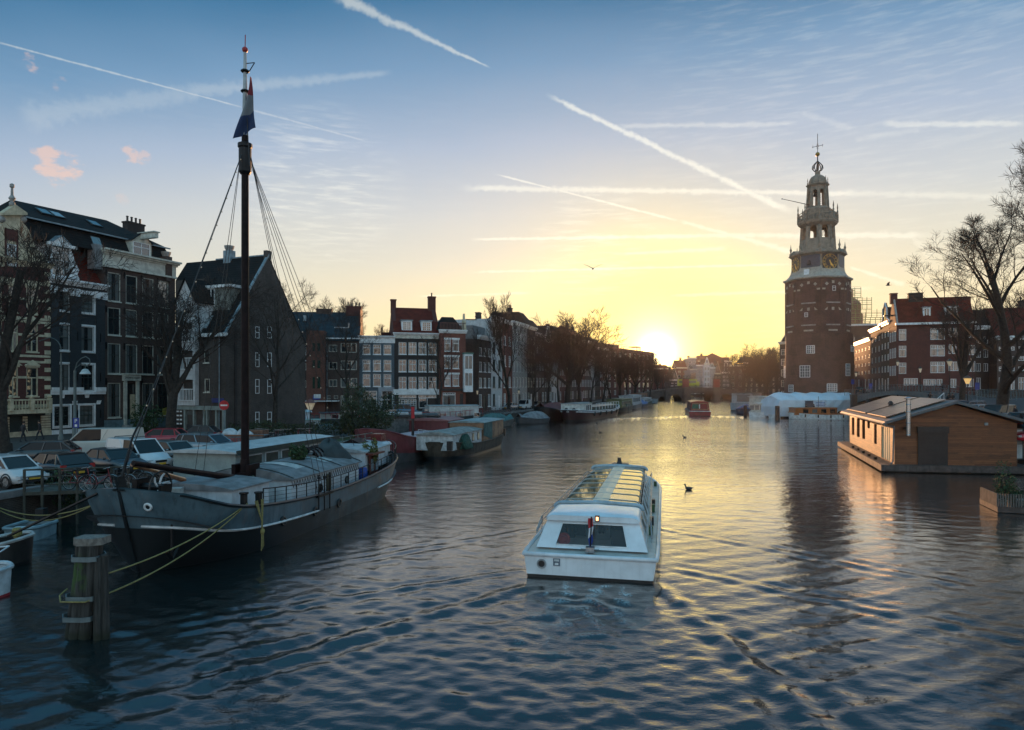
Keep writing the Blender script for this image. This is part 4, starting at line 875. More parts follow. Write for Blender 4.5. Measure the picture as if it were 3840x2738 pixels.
# ---------------------------------------------------------------- receding row along the canal
def azd(a): return Vector((math.sin(R(a)),math.cos(R(a))))
FR={'w':WHT,'c':CRF,'d':DKW}
def rowhouse(name,label,a,b_,H,wm,roof='flat',n=3,fl=4,st='X',fm='w',rm=None,ridge=4,far=True,zb=GQ,gable=None,glas=None,group=ROW,chim=1,base=None,cornice=True,depth=11,big_ground=False,seed=0,cat='house'):
    rr=random.Random(seed or label); h=House(name,label,a,b_,zb,depth,group,cat); W=h.W
    g=3.6; fh=(H-g-.9)/(fl-1) if fl>1 else 0
    for i in range(fl):
        z0=.9 if i==0 else g+.8+(i-1)*fh; hh=(2.3 if i==0 else min(fh-1.1,2.2)*(1 if i<fl-1 else .85))
        for k in range(n):
            if i==0 and k==n//2: continue
            m=W/n; ww=min(m*.62,1.5); c=(k+.5)*m; h.win((c-ww/2,c+ww/2,z0,z0+hh),st,fm=FR[fm],far=far)
    c=(n//2+.5)*W/n; ww=min(W/n*.6,1.3); h.ops.append((c-ww/2,c+ww/2,0,2.9))
    h.wall(H,wm); b=MB(); b.box(c-ww/2,.1,0,c+ww/2,.14,2.9); b.build('door',rr.choice([BLKP,DKW,WHT,BR_R]),h.t)
    if base: b=MB(); b.box(0,-.06,g-.35,W,0,g); b.build('stone_band',base,h.t)
    if cornice: h.band(H-.05,H+.7,.5,WHT if fm!='c' else CRF,steps=2)
    if roof=='gable_front':
        b=MB(); t=H+.2; pr={'neck':[(0,t),(W,t),(W,t+.5),(W*.74,t+1.2),(W*.70,t+ridge*.75),(W*.62,t+ridge*.8),(W*.5,t+ridge),(W*.38,t+ridge*.8),(W*.30,t+ridge*.75),(W*.26,t+1.2),(0,t+.5)],
          'bell':[(0,t),(W,t),(W*.93,t+.5),(W*.78,t+ridge*.4),(W*.68,t+ridge*.75),(W*.58,t+ridge*.95),(W*.42,t+ridge*.95),(W*.32,t+ridge*.75),(W*.22,t+ridge*.4),(W*.07,t+.5)],
          'point':[(0,t),(W,t),(W*.5,t+ridge)],'spout':[(0,t),(W,t),(W,t+.4),(W*.6,t+ridge*.9),(W*.6,t+ridge),(W*.4,t+ridge),(W*.4,t+ridge*.9),(0,t+.4)]}[gable or 'bell']
        b.prism(pr,.0,.3,'xz'); gg=b.build('gable',wm,h.t)
        b=MB(); q=[Vector((u,-.04,z)) for u,z in pr[1:]]+[Vector((pr[0][0],-.04,pr[0][1]))]; b.tube(q,.13,4,cap=False); b.build('coping',FR[fm],gg)
        b=MB(); b.box(W*.5-.45,-.03,t+ridge*.22,W*.5+.45,.02,t+ridge*.6); b.build('attic_window',GLF,gg)
        b=MB(); b.prism([(0,H),(W,H),(W*.5,H+ridge*.85)],.3,depth,'xz'); b.build('roof',rm or ROOFD,h.t)
    elif roof=='gable': h.gable(H+.6,H+ridge,rm or ROOFR,wm)
    elif roof=='hip': h.hip(H+.6,H+ridge,rm or ROOFD,ins=1.5,insy=2.5)
    elif roof=='set': b=MB(); b.box(.3,1.2,H,W-.3,depth,H+ridge); b.build('roof_storey',RENDERG,h.t)
    for k in range(chim): h.chimney(rr.uniform(.2,.8)*W,rr.uniform(.35,.6)*depth,H+.3,H+ridge+rr.uniform(.4,1.2) if roof!='flat' else H+1.6,1.3,.8,BR_R if rr.random()<.6 else BR_D,rr.choice((0,2,3)))
    return h
p=Vector(pt(1746.5,116.2)); p=p+azd(16)*6.6
# start at the corner house's far end
specs=[ # name,label,width,H,wall,roof,n,fl,st,fm,kwargs
('brick_house','narrow three bay dark red brick house with white window columns beside the corner house',7.0,13.2,BR_B,'set',3,4,'2','w',dict(ridge=2.5,far=False)),
('white_modern_house','white rendered modern infill house with tall slit windows',6.6,17.5,RENDERW,'flat',2,5,'2','d',dict(far=False)),
('glass_fronted_house','brick infill house with a double height white gridded glass front',6.6,17.3,BR_O,'flat',2,4,'G','w',dict(far=False)),
('tall_modern_block','tall pale modern block with vertical piers and flat roof behind a tall bare tree',11,17.6,mat('pale render',(.34,.35,.35),.8,streak=.3),'set',5,5,'2','w',dict(ridge=.9,far=True)),
('brick_house','dark brick house with cream cornice just beyond the tall pale block',7,17.5,BR_D,'hip',3,5,'X','c',dict()),
('brick_house','brown house with red chimney and hipped roof seen between the first big trees',8,16.5,BR_B,'hip',3,4,'X','w',dict(chim=2)),
('gabled_house','dark bell gabled house with white dormer peeping over the treetops',7,15.5,BR_D,'gable_front',3,4,'X','w',dict(gable='bell')),
('white_stucco_house','white stucco house with arched ground floor behind the moored barges',8.5,13,RENDERW,'hip',3,4,'X','d',dict()),
('brick_house','plain red brick house behind the trunk of the broad elm',8,17.0,BR_R,'hip',3,5,'X','w',dict()),
('gabled_house','neck gabled brown house in the shadowed middle of the row',7,14.5,BR_B,'gable_front',3,4,'X','c',dict(gable='neck',ridge=5)),
('brick_house','purple brown flat corniced house left of the big castellated chimney',9,17,BR_D,'flat',3,5,'X','w',dict(chim=2)),
('brick_house','red gabled house with large castellated chimney against the glow',10,18.0,BR_R,'gable',4,5,'X','w',dict(chim=2,ridge=5)),
('brick_house','broad house with stepped end wall and spike, last before the sunlit haze',11,18.5,BR_B,'gable',4,5,'X','w',dict(ridge=4.5)),
('grey_stucco_house','pale grey stucco house low in the row behind moored boats',8,14,RENDERG,'hip',3,4,'X','w',dict()),
('brick_house','dark brick warehouse with small windows deep in the row',10,17.5,BR_D,'hip',4,5,'X','d',dict()),
('brick_house','red brick house glowing at its roof edge near the end of the row',9,17.5,BR_R,'hip',3,5,'X','w',dict()),
('brick_house','flat roofed brown house beside the last red block',10,18,BR_B,'flat',4,5,'X','w',dict()),
]
for (nm,lb,wd,H,wm,rf_,n,fl,st,fm,kw) in specs:
    a=p; p=p+azd(17.6 if p.y<200 else 16.8)*wd
    g=rowhouse(nm,lb,a,p,H,wm,rf_,n,fl,st,fm,**kw)
ENDROW=p
# long block with curved end standing in front of the low sun
b0=Vector(pt(2255,265)); b1=Vector(pt(2452,318)); h=House('long_red_block','long flat roofed red brick block whose rounded end stands in front of the setting sun',b0,b1,GQ,20,ROW,'building')
Hh=zof(1322,318)-GQ; n=11
for i in range(6):
    for k in range(n): c=(k+.5)*h.W/n; h.win((c-1.1,c+1.1,1+i*3.1,2.9+i*3.1),'2',far=True)
h.wall(Hh,BR_R); b=MB(); b.lathe([(7,0),(7.6,2),(7.6,Hh-1),(7.0,Hh)],20,(h.W-1.6,7.5,0)); b.build('rounded_end',BR_R,h.t)
b=MB(); b.box(h.W-9,5,Hh,h.W-3.5,9,Hh+.3).box(h.W-9,5,Hh+2.2,h.W-3.5,9,Hh+2.5); [b.box(h.W-9+k,5,Hh+.3,h.W-8.8+k,5.2,Hh+2.2) for k in (0,1.8,3.6,5.2)]; b.build('roof_lantern',BR_D,h.t)
b=MB(); b.box(2,3,Hh,h.W*.42,12,Hh+1.6); b.build('roof_storey',BR_D,h.t)
# ---------------------------------------------------------------- far side beyond the bridge
def fE(cx,cy): return (2200+cx/3.249,1200+cy/3.249)
FARG='buildings closing the view beyond the bridge'
far=[ # x0,x1,top y, d, wall, roof, gable, label, name (crop px)
(820,1010,600,395,BR_R,'hip',None,'low dark red roofed terrace in the glow right of the sun','terrace_house',2.5,3),
(1018,1128,740,372,BR_D,'gable_front','point','small black wooden house with white edged pointed gable left of the bridge','gabled_house',7,3),
(1108,1235,590,402,BR_R,'gable',None,'brick building with crane like roof hatch at the left of the far group','brick_building',5,5),
(1235,1335,470,408,RENDERG,'flat',None,'plain rectangular grey tower block rising above the far roofs','tower_block',0,7),
(1270,1350,610,385,RENDERG,'flat',None,'grey balconied apartment building in the far group','apartment_building',0,5),
(1350,1432,560,384,RENDERG,'flat',None,'pale blue fronted apartment building with stacked bay windows','apartment_building',0,5),
(1432,1500,545,383,RENDERW,'gable_front','bell','white modern bell topped house with glass strip','gabled_house',4,5),
(1500,1570,590,384,GRYS,'gable_front','bell','slim grey bell topped house','gabled_house',3,5),
(1572,1650,660,382,BR_D,'gable_front','point','dark gabled house left of the white attic window house','gabled_house',7,4),
(1652,1742,650,382,BR_D,'gable_front','neck','neck gabled dark house with white framed windows and shopfront','gabled_house',7,4),
(1742,1925,565,386,BR_B,'flat',None,'broad brown brick building with white string courses','brick_building',0,4),
(1925,2080,530,390,BR_D,'hip',None,'dark hipped building behind the right hand trees','brick_building',4,5),
(1360,1560,510,425,ROOFR,'hip',None,'red roofed rear building below the pyramid roof','rear_building',4,6),
(1690,1775,510,420,BR_D,'flat',None,'tall dark rear building with chimney stack','rear_building',0,6),
(2080,2300,560,392,BR_B,'hip',None,'long brown building behind the bare trees left of the tower','brick_building',4,5)]
for i,(x0,x1,yt,d,wm,rf_,gb,lb,nm,rg,fl) in enumerate(far):
    X0,yt=fE(x0,yt); X1=fE(x1,0)[0]; H=zof(yt,d)-GQ
    rowhouse(nm,lb,(at(X0,d),d+(i%3)),(at(X1,d),d+(i%3)*1.1),H,wm,rf_,max(2,int((X1-X0)*d/F/3.4)),fl,'X','w' if i%2 else 'c',gable=gb,ridge=rg or 1,group=FARG,depth=12,rm=ROOFR if i in(0,2,12) else None,seed=i+1)
d=430; b=MB(); x,y=fE(1528,405); w_=14; tr=thing('pyramid_roofed_building','distant stone building with steep pyramid roof above the far roofline','building',(at(x,d),d,GQ)); zt=zof(y,d)-GQ; z1_=zof(fE(0,460)[1],d)-GQ
b.box(-9,-6,0,9,8,z1_); b.build('wall',BR_R,tr); b=MB(); b.lathe([(6.5,z1_),(.2,zt)],4,(0,0,0),PI/4); b.build('roof',ROOFR,tr)
# ---------------------------------------------------------------- old bridge over the canal
STONE=brick('bridge brick',(.09,.07,.06),stain=.7)
d=290.0
br=thing('canal_bridge','old brick canal bridge with arches either side of a flat drawbridge span','bridge',(0,0,0))
def ex(cx): return at(fE(cx,0)[0],d)
def ez(cy): return zof(fE(0,cy)[1],d)
top=[(560,900),(760,880),(960,850),(1180,828),(1400,822),(1600,832),(1800,850),(1900,872),(2100,890)]
def tz(cx):
    for (a,za),(c,zc) in zip(top,top[1:]):
        if cx<=c: return ez(za+(zc-za)*(cx-a)/(c-a))
    return ez(890)
b=MB(); N=80; xs_=[560+(2120-560)*i/N for i in range(N+1)]
arches=[(878,952,930,990),(1013,1160,905,990),(1258,1545,893,990),(1620,1790,898,985),(1835,1885,930,985)]
def under(cx):
    for a,c,yt,yb in arches:
        if a<cx<c:
            if a==1258: return ez(yt)
            q=(cx-(a+c)/2)/((c-a)/2); return ez(yb)+(ez(yt)-ez(yb))*math.sqrt(max(0,1-q*q))
    return -1
xs_=sorted(set(xs_+[a+e for a,c,_,_ in arches for e in(.5,)]+[c-.5 for _,c,_,_ in arches]+[a-.5 for a,*_ in arches]+[c+.5 for _,c,_,_ in arches]))
for a,c in zip(xs_,xs_[1:]):
    m_=(a+c)/2; za=under(a) if under(m_)>-1 else -1; zc=under(c) if under(m_)>-1 else -1
    za=max(za,-1); zc=max(zc,-1)
    for y_,fl_ in ((0,0),(14,1)):
        q=[(ex(a),d+y_,za),(ex(c),d+y_,zc),(ex(c),d+y_,tz(c)),(ex(a),d+y_,tz(a))]; b.poly(q if not fl_ else q[::-1])
    b.poly([(ex(a),d,tz(a)),(ex(c),d,tz(c)),(ex(c),d+14,tz(c)),(ex(a),d+14,tz(a))]); b.poly([(ex(a),d,za),(ex(a),d+14,za),(ex(c),d+14,zc),(ex(c),d,zc)])
b.build('span',STONE,br)
for a,c in ((1180,1258),(1545,1612),(952,1013),(1790,1835)):
    b=MB(); b.box(ex(a),d-1.6,-1,ex(c),d+.2,tz((a+c)/2)+.35); b.build('pier',STONE,br)
for cx_ in (1207,1583):
    b=MB(); x=ex(cx_); b.box(x-1.2,d-.8,tz(cx_),x+1.2,d+1.2,ez(720)); g_=b.build('gate_tower',mat('maroon paint',(.16,.02,.02)),br); b=MB(); b.box(x-1.5,d-1,ez(720),x+1.5,d+1.4,ez(712)); b.build('cap',BLKP,g_)
b=MB(); n=0; cx_=780
while cx_<2100: x=ex(cx_); b.box(x-.06,d+.2,tz(cx_),x+.06,d+.32,tz(cx_)+1.0); cx_+=16
for a,c in zip(range(780,2100,40),range(820,2140,40)): b.tube([(ex(a),d+.26,tz(a)+1),(ex(c),d+.26,tz(c)+1)],.07,4)
b.build('railing',IRON,br)
v=thing('delivery_van','yellow green van crossing the brick bridge','van',(ex(1280),d+6,ez(825))); b=MB(); b.box(-4.4,-1.1,.6,3.6,1.1,3.6).box(3.6,-1.1,.6,4.6,1.1,2.6); b.build('body',mat('lime paint',(.35,.42,.04),.4),v)
b=MB(); [b.lathe([(.45,-.1),(.45,.1)],12,(0,0,0)) for _ in ()]; 
for xx in (-3,3): b.torus((xx,-1.12,.5),.35,.15)
b.build('wheel',BLKP,v)
b=MB(); b.box(-4.2,-1.13,2.0,3.2,-1.1,3.0); b.build('window_band',GLF,v)
# ---------------------------------------------------------------- the tower
TD=147.0; TX=at(3066,TD); TAZ=math.atan2(TX,TD); TS=math.hypot(TX,TD)/TD
tw=thing('clock_tower','tall octagonal brick tower with stone lantern spire, two gold numbered clocks and open bell stages','tower',(TX,TD,0),-TAZ)
S_=TD/F
def tz_(y): return zof(y,TD)
BRT=brick('tower old brick',(.085,.045,.036),stain=.6,sz=1.6); STN=mat('weathered sandstone',(.25,.22,.175),.8,var=.25,vs=1.2,streak=.45); STW=mat('pale stone trim',(.36,.34,.29),.7,var=.2)
SLB=mat('blue slate panel',(.035,.06,.09),.5); GOLD=mat('gold leaf',(.75,.50,.12),.35,metal=.7,var=.1); CBLK=mat('clock black',(.01,.011,.018),.4)
PH=6.0
def oc(r,z,n=8,ph=PH): return [(r*math.sin(R(ph+360/n*k)),-r*math.cos(R(ph+360/n*k)),z) for k in range(n)]
def OL(prof,name,m,par=tw,smooth=False): b=MB(); b.loft([oc(r,z) for r,z in prof]); return b.build(name,m,par)
# round battered base shaft
b=MB(); r0=6.62
b.lathe([(7.1,1.0),(7.0,4),(6.82,10),(6.7,15),(6.65,tz_(1257))],40,(0.25,0,0)); shaft=b.build('lower_shaft',BRT,tw,smooth=R(40))
OL([(6.62,tz_(1262)),(6.55,tz_(1256)),(6.55,tz_(1058))],'upper_shaft',BRT)
OL([(6.7,tz_(1058)),(6.95,tz_(1055)),(6.95,tz_(1050)),(6.3,tz_(1046)),(5.75,tz_(1036)),(5.4,tz_(1025)),(5.25,tz_(1010))],'stone_skirt',STW)
cb=OL([(5.25,tz_(1012)),(5.2,tz_(968))],'clock_stage',STN)
OL([(5.3,tz_(968)),(5.75,tz_(962)),(5.8,tz_(958)),(5.2,tz_(955)),(4.0,tz_(945))],'stage_cornice',STN)
def M_face(th,ap): return Matrix.Rotation(R(th),4,'Z')@Matrix.Translation((0,-ap,0))   # local x right, -y outward
C22=math.cos(R(22.5))
FT={'L':-61.5,'FL':-16.5,'FR':28.5,'R':73.5}
for k,th in FT.items():
    b=MB(); b.M=M_face(th,5.22*C22); w_=1.9
    if k in('FL','R'): b.box(-w_,-.06,tz_(1016),w_,.1,tz_(968)); b.build('slate_panel',SLB,tw)
    b=MB(); b.M=M_face(th,5.8*C22); b.prism([(-2.2,tz_(962)),(2.2,tz_(962)),(0,tz_(944))],-.1,1.2,'xz'); b.build('pediment',STN,tw)
for th in [6+45*k for k in range(8)]:
    b=MB(); b.M=M_face(th,5.35); b.lathe([(.3,0),(.3,.5),(.12,.8),(.26,1.4),(.1,1.8),(.02,2.6)],8,(0,0,tz_(958))); b.build('stone_urn',STN,tw)
ROM=['XII','I','II','III','IV','V','VI','VII','VIII','IX','X','XI']
for k in ('L','FR'):
    c0=Vector((0,-5.22*C22,tz_(996 if k=='FR' else 1002)+0)); m=Matrix.Rotation(R(FT[k]),4,'Z')
    cl=MB(); cl.M=m@Matrix.Translation((0,-5.22*C22,0)); zc=tz_(996); cl.box(-1.62,-.12,zc-1.62,1.62,.1,zc+1.62); ck=cl.build('clock_face',CBLK,tw)
    g=MB(); g.M=m@Matrix.Translation((0,-5.22*C22,zc))
    g.torus((0,-.15,0),1.56,.035,n=40,m=4); g.torus((0,-.15,0),1.02,.02,n=36,m=4)
    def hand(a,L,w_):
        d=Vector((math.sin(R(a)),0,math.cos(R(a)))); n=Vector((d.z,0,-d.x)); y=Vector((0,-.2,0))
        g.poly([y-d*.35+n*w_,y+d*L*.75+n*w_*1.3,y+d*L,y+d*L*.75-n*w_*1.3,y-d*.35-n*w_])
    hand(162,.95,.11); hand(146,1.35,.08); g.build('clock_hand',GOLD,ck)
    b2=MB()
    for i,t_ in enumerate(ROM):
        me=text_mesh(t_,.46,.01); a=R(i*30); 
        mm=m@Matrix.Translation((0,-5.22*C22-.16,zc))@Matrix.Rotation(a,4,'Y')@Matrix.Translation((0,0,1.28))@Matrix.Rotation(PI/2,4,'X')@Matrix.Scale(.9,4,(1,0,0))
        o_=len(b2.V); b2.V+=[tuple(mm@v.co) for v in me.vertices]; b2.F+=[tuple(o_+i_ for i_ in p_.vertices) for p_ in me.polygons]; b2.MI+=[0]*len(me.polygons)
    b2.build('numeral_ring',GOLD,ck)
b=MB(); b.M=M_face(FT['FL'],5.22*C22); b.lathe([(.45,0),(.36,.25),(.3,.7),(.15,.95),(.02,1.0)],10,(-.2,-.35,tz_(1004))); b.build('wall_bell',BLKP,tw)
b=MB(); b.M=M_face(FT['FL']+3,5.6*C22); b.box(-1.4,-.35,tz_(1042),-.4,.4,tz_(1021)); b.build('white_cabinet',WHT,tw)
# arched recesses and stone details on the brick octagon
ARD=brick('recess brick',(.085,.042,.036),stain=.6,sz=1.6)
for k,th in FT.items():
    ap=6.55*C22
    for (zt,zb_,ar) in ((tz_(1075),tz_(1144),1),(tz_(1172),tz_(1224),0)):
        b=MB(); b.M=M_face(th,ap); w_=1.35
        if ar:
            pts=[(-w_,zb_),(w_,zb_)]+[(w_*math.cos(t*PI/10),zt-w_+w_*math.sin(t*PI/10)) for t in range(11)]
        else: pts=[(-w_,zb_),(w_,zb_),(w_,zt),(-w_,zt)]
        n=len(pts); b.poly([(x,-.02,z) for x,z in pts]); b.build('recess',ARD,tw)
        b=MB(); b.M=M_face(th,ap)
        if ar:
            for i in range(10): 
                a0,a1=PI*i/10,PI*(i+1)/10
                b.poly([((w_+q)*math.cos(a),-.12,zt-w_+(w_+q)*math.sin(a)) for a,q in ((a0,0),(a1,0),(a1,.32),(a0,.32))])
            for sg in(-1,1): b.box(sg*(w_+.16)-.16,-.13,zb_,sg*(w_+.16)+.16,0,zt-w_)
            b.build('brick_arch',BRT,tw)
        b=MB(); b.M=M_face(th,ap); b.box(-w_-.1,-.22,zb_-.28,w_+.1,0,zb_-.02); b.build('sill',GRYS,tw)
        b=MB(); b.M=M_face(th,ap)
        if ar:
            for sg in(-1,1): b.box(sg*(w_+.5)-.42,-.10,zt-w_-.1,sg*(w_+.5)+.42,0,zt-w_+.25); b.M=M_face(th,ap)@Matrix.Translation((sg*1.35,0,zt-.25))@Matrix.Rotation(sg*R(45),4,'Y'); b.box(-.27,-.14,-.27,.27,0,.27); b.M=M_face(th,ap)
            b.box(-.25,-.16,zt-.15,.25,0,zt+.4)
        else:
            for sg in(-1,1): b.poly([(sg*(w_+.5),-.1,zt-.1),(sg*(w_-.1),-.1,zt-.1),(sg*(w_-.2),-.1,zt+.55),(sg*(w_+.1),-.1,zt+.3)][::-sg])
            b.box(-.25,-.12,zt-.1,.25,0,zt+.5)
        b.build('stone_block',STW,tw)
    b=MB(); b.M=M_face(th,ap); b.box(-.95,-.14,tz_(1249),.95,0,tz_(1243)); b.build('stone_block',STW,tw)
def twin(x0,y0,x1,y1,st,round_=True,rr=6.8,fm=WHT):
    xc=(x0+x1)/2; dx=(xc-3066)*S_*TS; 
    th=math.degrees(math.asin(max(-.98,min(.98,(dx-(.25 if round_ else 0))/(rr+.15*0))))); 
    if not round_: th0=min(FT.values(),key=lambda a:abs(a-th)); 
    dd=TD-rr*math.cos(R(th)); w_=(x1-x0)*dd/F*1.05/max(.35,math.cos(R(th))); z0=zof(y1,dd); z1=zof(y0,dd)
    f,p_=win_meshes(w_,z1-z0,st,fm,GL); o=link('window',f,tw); link('pane',p_,o)
    zm=(z0+z1)/2
    if round_:
        rr=float(np.interp(z0,[1,4,10,15,19],[7.1,7.0,6.82,6.7,6.65]))+.05
        o.matrix_local=Matrix.Translation((.25,0,0))@Matrix.Rotation(R(th),4,'Z')@Matrix.Translation((0,-rr-.06,z0))
        b=MB(); b.M=o.matrix_local; b.box(-w_/2-.2,.115,-.25,w_/2+.2,.5,z1-z0+.3); b.build('window_surround',GRYS,tw)
    else: o.matrix_local=M_face(th0,6.55*C22+.05)@Matrix.Translation((math.tan(R(th-th0))*6.0,0,z0))
def f5(x,y): return (2800+x/2.32,900+y/2.32)
for r in ((535,915,600,985,'X6'),(850,922,872,978,'X'),(490,1090,570,1195,'X6'),(808,1078,840,1185,'P'),(370,1095,392,1200,'P'),(415,1260,452,1325,'P'),(675,1250,752,1322,'X6')):
    a=f5(r[0],r[1]); c=f5(r[2],r[3]); twin(*a,*c,r[4])
for r in ((523,625,550,665,'P'),(720,403,745,445,'X')): a=f5(r[0],r[1]); c=f5(r[2],r[3]); twin(*a,*c,r[4],False,6.1)
# open lantern stages
def f4(x,y): return (2800+x/3.248,450+y/3.248)
def stage(rb,rt,z0,z1,hb,spring,ow,name,ph=PH):
    """octagonal open stage: arched openings in every side"""
    for k in range(8):
        th=PH+22.5+45*k; b=MB(); N=10
        apb,apt=rb*C22,rt*C22; hwb,hwt=rb*math.sin(R(22.5)),rt*math.sin(R(22.5))
        def q(u,z,yy=0):  # u in -1..1
            t=(z-z0)/(z1-z0); ap=apb+(apt-apb)*t; hw=hwb+(hwt-hwb)*t
            v_=Vector((u*hw,-ap+yy,z)); return Matrix.Rotation(R(th),4,'Z')@v_
        o=ow
        for yy,fl in ((0,0),(.45,1)):
            def face(p): p=[q(u,z,yy) for u,z in p]; b.poly(p if not fl else p[::-1])
            face([(-1,z0),(-o,z0),(-o,z1),(-1,z1)]); face([(o,z0),(1,z0),(1,z1),(o,z1)])
            if hb>z0: face([(-o,z0),(o,z0),(o,hb),(-o,hb)])
            rad=(o*(hwb+hwt)/2)
            for i in range(N):
                a0,a1=PI*i/N,PI*(i+1)/N
                face([(o*math.cos(a0),spring+rad*math.sin(a0)),(o*math.cos(a0),z1),(o*math.cos(a1),z1),(o*math.cos(a1),spring+rad*math.sin(a1))][::-1])
        for u in(-o,o): b.poly([q(u,hb,0),q(u,spring,0),q(u,spring,.45),q(u,hb,.45)])
        b.poly([q(-o,hb,0),q(o,hb,0),q(o,hb,.45),q(-o,hb,.45)])
        for i in range(N):
            a0,a1=PI*i/N,PI*(i+1)/N; b.poly([q(o*math.cos(a0),spring+rad*math.sin(a0),0),q(o*math.cos(a1),spring+rad*math.sin(a1),0),q(o*math.cos(a1),spring+rad*math.sin(a1),.45),q(o*math.cos(a0),spring+rad*math.sin(a0),.45)])
        b.build(name,STN,tw)
    for k in range(8): 
        th=R(PH+45*k); b=MB(); b.tube([(rb*math.sin(th),-rb*math.cos(th),z0),(rt*math.sin(th),-rt*math.cos(th),z1)],.22,5); b.build('column',STN,tw)
y_=lambda c:f4(0,c)[1]
zA=tz_(945); zB=tz_(y_(1310)); stage(3.5,3.2,zA,zB,tz_(y_(1465)),tz_(y_(1350)),.56,'belfry_side')
OL([(3.2,zB-.1),(3.7,zB+.3),(3.95,zB+.55),(3.95,zB+.8)],'gallery_floor',STN)
OL([(4.1,zB+.8),(4.1,zB+1.0)],'gallery_edge',STN)
for k in range(8):
    th=PH+22.5+45*k; b=MB(); b.M=M_face(th,3.95*C22); hw=3.95*math.sin(R(22.5))
    b.box(-hw,-.12,zB+2.25,hw,.12,zB+2.5).box(-hw,-.12,zB+1.0,hw,.12,zB+1.15)
    for i in range(6): u=-hw+.25+i*(2*hw-.5)/5; b.lathe([(.07,0),(.14,.35),(.07,.7),(.09,1.1)],6,(u,0,zB+1.15))
    b.build('balustrade',STN,tw)
    b=MB(); b.M=M_face(PH+45*k,3.9); b.box(-.2,-.2,zB+.8,.2,.2,zB+2.6); b.lathe([(.14,2.6),(.2,3.1),(.08,3.5),(.16,3.9),(.02,4.9)],8,(0,0,zB)); b.build('finial',STN,tw)
    b=MB(); b.M=M_face(PH+45*k,3.8); b.torus((0,.95,zB+2.4),.95,.09,'x',10,5,0,PI); b.build('flying_arch',STN,tw)
OL([(2.85,zB+1.0),(2.8,tz_(y_(1160))),(2.85,tz_(y_(1100))),(2.35,tz_(y_(1080)))],'upper_drum',STN)
zC=tz_(y_(1085)); zD=tz_(y_(820)); stage(2.15,1.88,zC,zD,zC+.3,tz_(y_(890)),.58,'lantern_side')
OL([(1.9,zD-.1),(2.3,zD+.25),(2.4,zD+.45),(2.0,zD+.6)],'lantern_cornice',STN)
b=MB(); zE=zD+.6; b.lathe([(1.85,zE),(1.8,zE+.7),(1.5,zE+1.35),(1.0,zE+1.8),(.55,zE+2.0),(.5,zE+2.2),(.55,zE+2.6),(.42,zE+2.8)],16); b.build('dome',STN,tw,smooth=R(30))
for k in range(8): b=MB(); b.M=M_face(PH+45*k,2.0); b.lathe([(.1,0),(.14,.4),(.05,.7),(.1,1.0),(.01,1.6)],6,(0,0,zE-.1)); b.build('finial',STN,tw)
zF=tz_(y_(632)); zG=tz_(y_(505)); DKM=mat('dark lead',(.04,.045,.05),.5,metal=.4)
b=MB(); b.tube([(0,0,zE+2.6),(0,0,tz_(y_(395)))],.12,8); b.tube([(0,0,tz_(y_(395))),(0,0,tz_(y_(168)))],.06,6)
bs=b.build('spire_rod',DKM,tw)
for k in range(8):
    a=R(45*k+10); b=MB(); pr=[(.15,0),(.75,.10),(1.08,.3),(1.0,.55),(.6,.78),(.25,.92),(.12,1)]
    b.tube([(r*math.sin(a),-r*math.cos(a),zF+(zG-zF)*t) for r,t in pr],.10,5); b.build('onion_rib',DKM,tw)
b=MB(); b.ico((0,0,tz_(y_(418))),.46,n=14,m=10); b.build('gilded_ball',mat('dull gold',(.3,.2,.05),.4,metal=.6),tw,smooth=True)
b=MB(); zx=tz_(y_(320)); b.torus((0,0,zx),.22,.05,n=12,m=4); b.tube([(-1.1,0,zx-.12),(-.22,0,zx)],.05,5); b.tube([(.22,0,zx),(1.1,0,zx+.15)],.05,5)
for x in(-.95,.95): b.tube([(x,0,zx-.3),(x,0,zx+.3)],.04,4)
for z in (zx-.5,zx+.45): b.tube([(-.22,0,z),(.22,0,z)],.04,4)
b.build('wrought_cross',IRON,tw)
# ladder, bell and flagpole
for (zz,hh,x,tl) in ((zA+3.4,3.0,1.15,.12),(zC+.3,4.4,.75,.0)):
    b=MB(); 
    for s_ in(-.22,.22): b.tube([(x+s_,0,zz),(x+s_+tl*hh,0,zz+hh)],.05,4)
    for i in range(10): t=i/10; b.tube([(x-.22+tl*hh*t,0,zz+hh*t),(x+.22+tl*hh*t,0,zz+hh*t)],.04,4)
    b.build('ladder',IRON,tw)
b=MB(); b.lathe([(.7,0),(.5,.3),(.42,1.0),(.2,1.3),(.03,1.35)],12,(-.3,0,zD-1.9)); b.build('bell',DKM,tw)
b=MB(); b.tube([(-.6,-1.2,tz_(y_(1062))),(-6.9,-4,tz_(y_(975)))],[.08,.05],6); b.ico((-6.95,-4,tz_(y_(975))),.13); b.build('flagpole',IRON,tw)
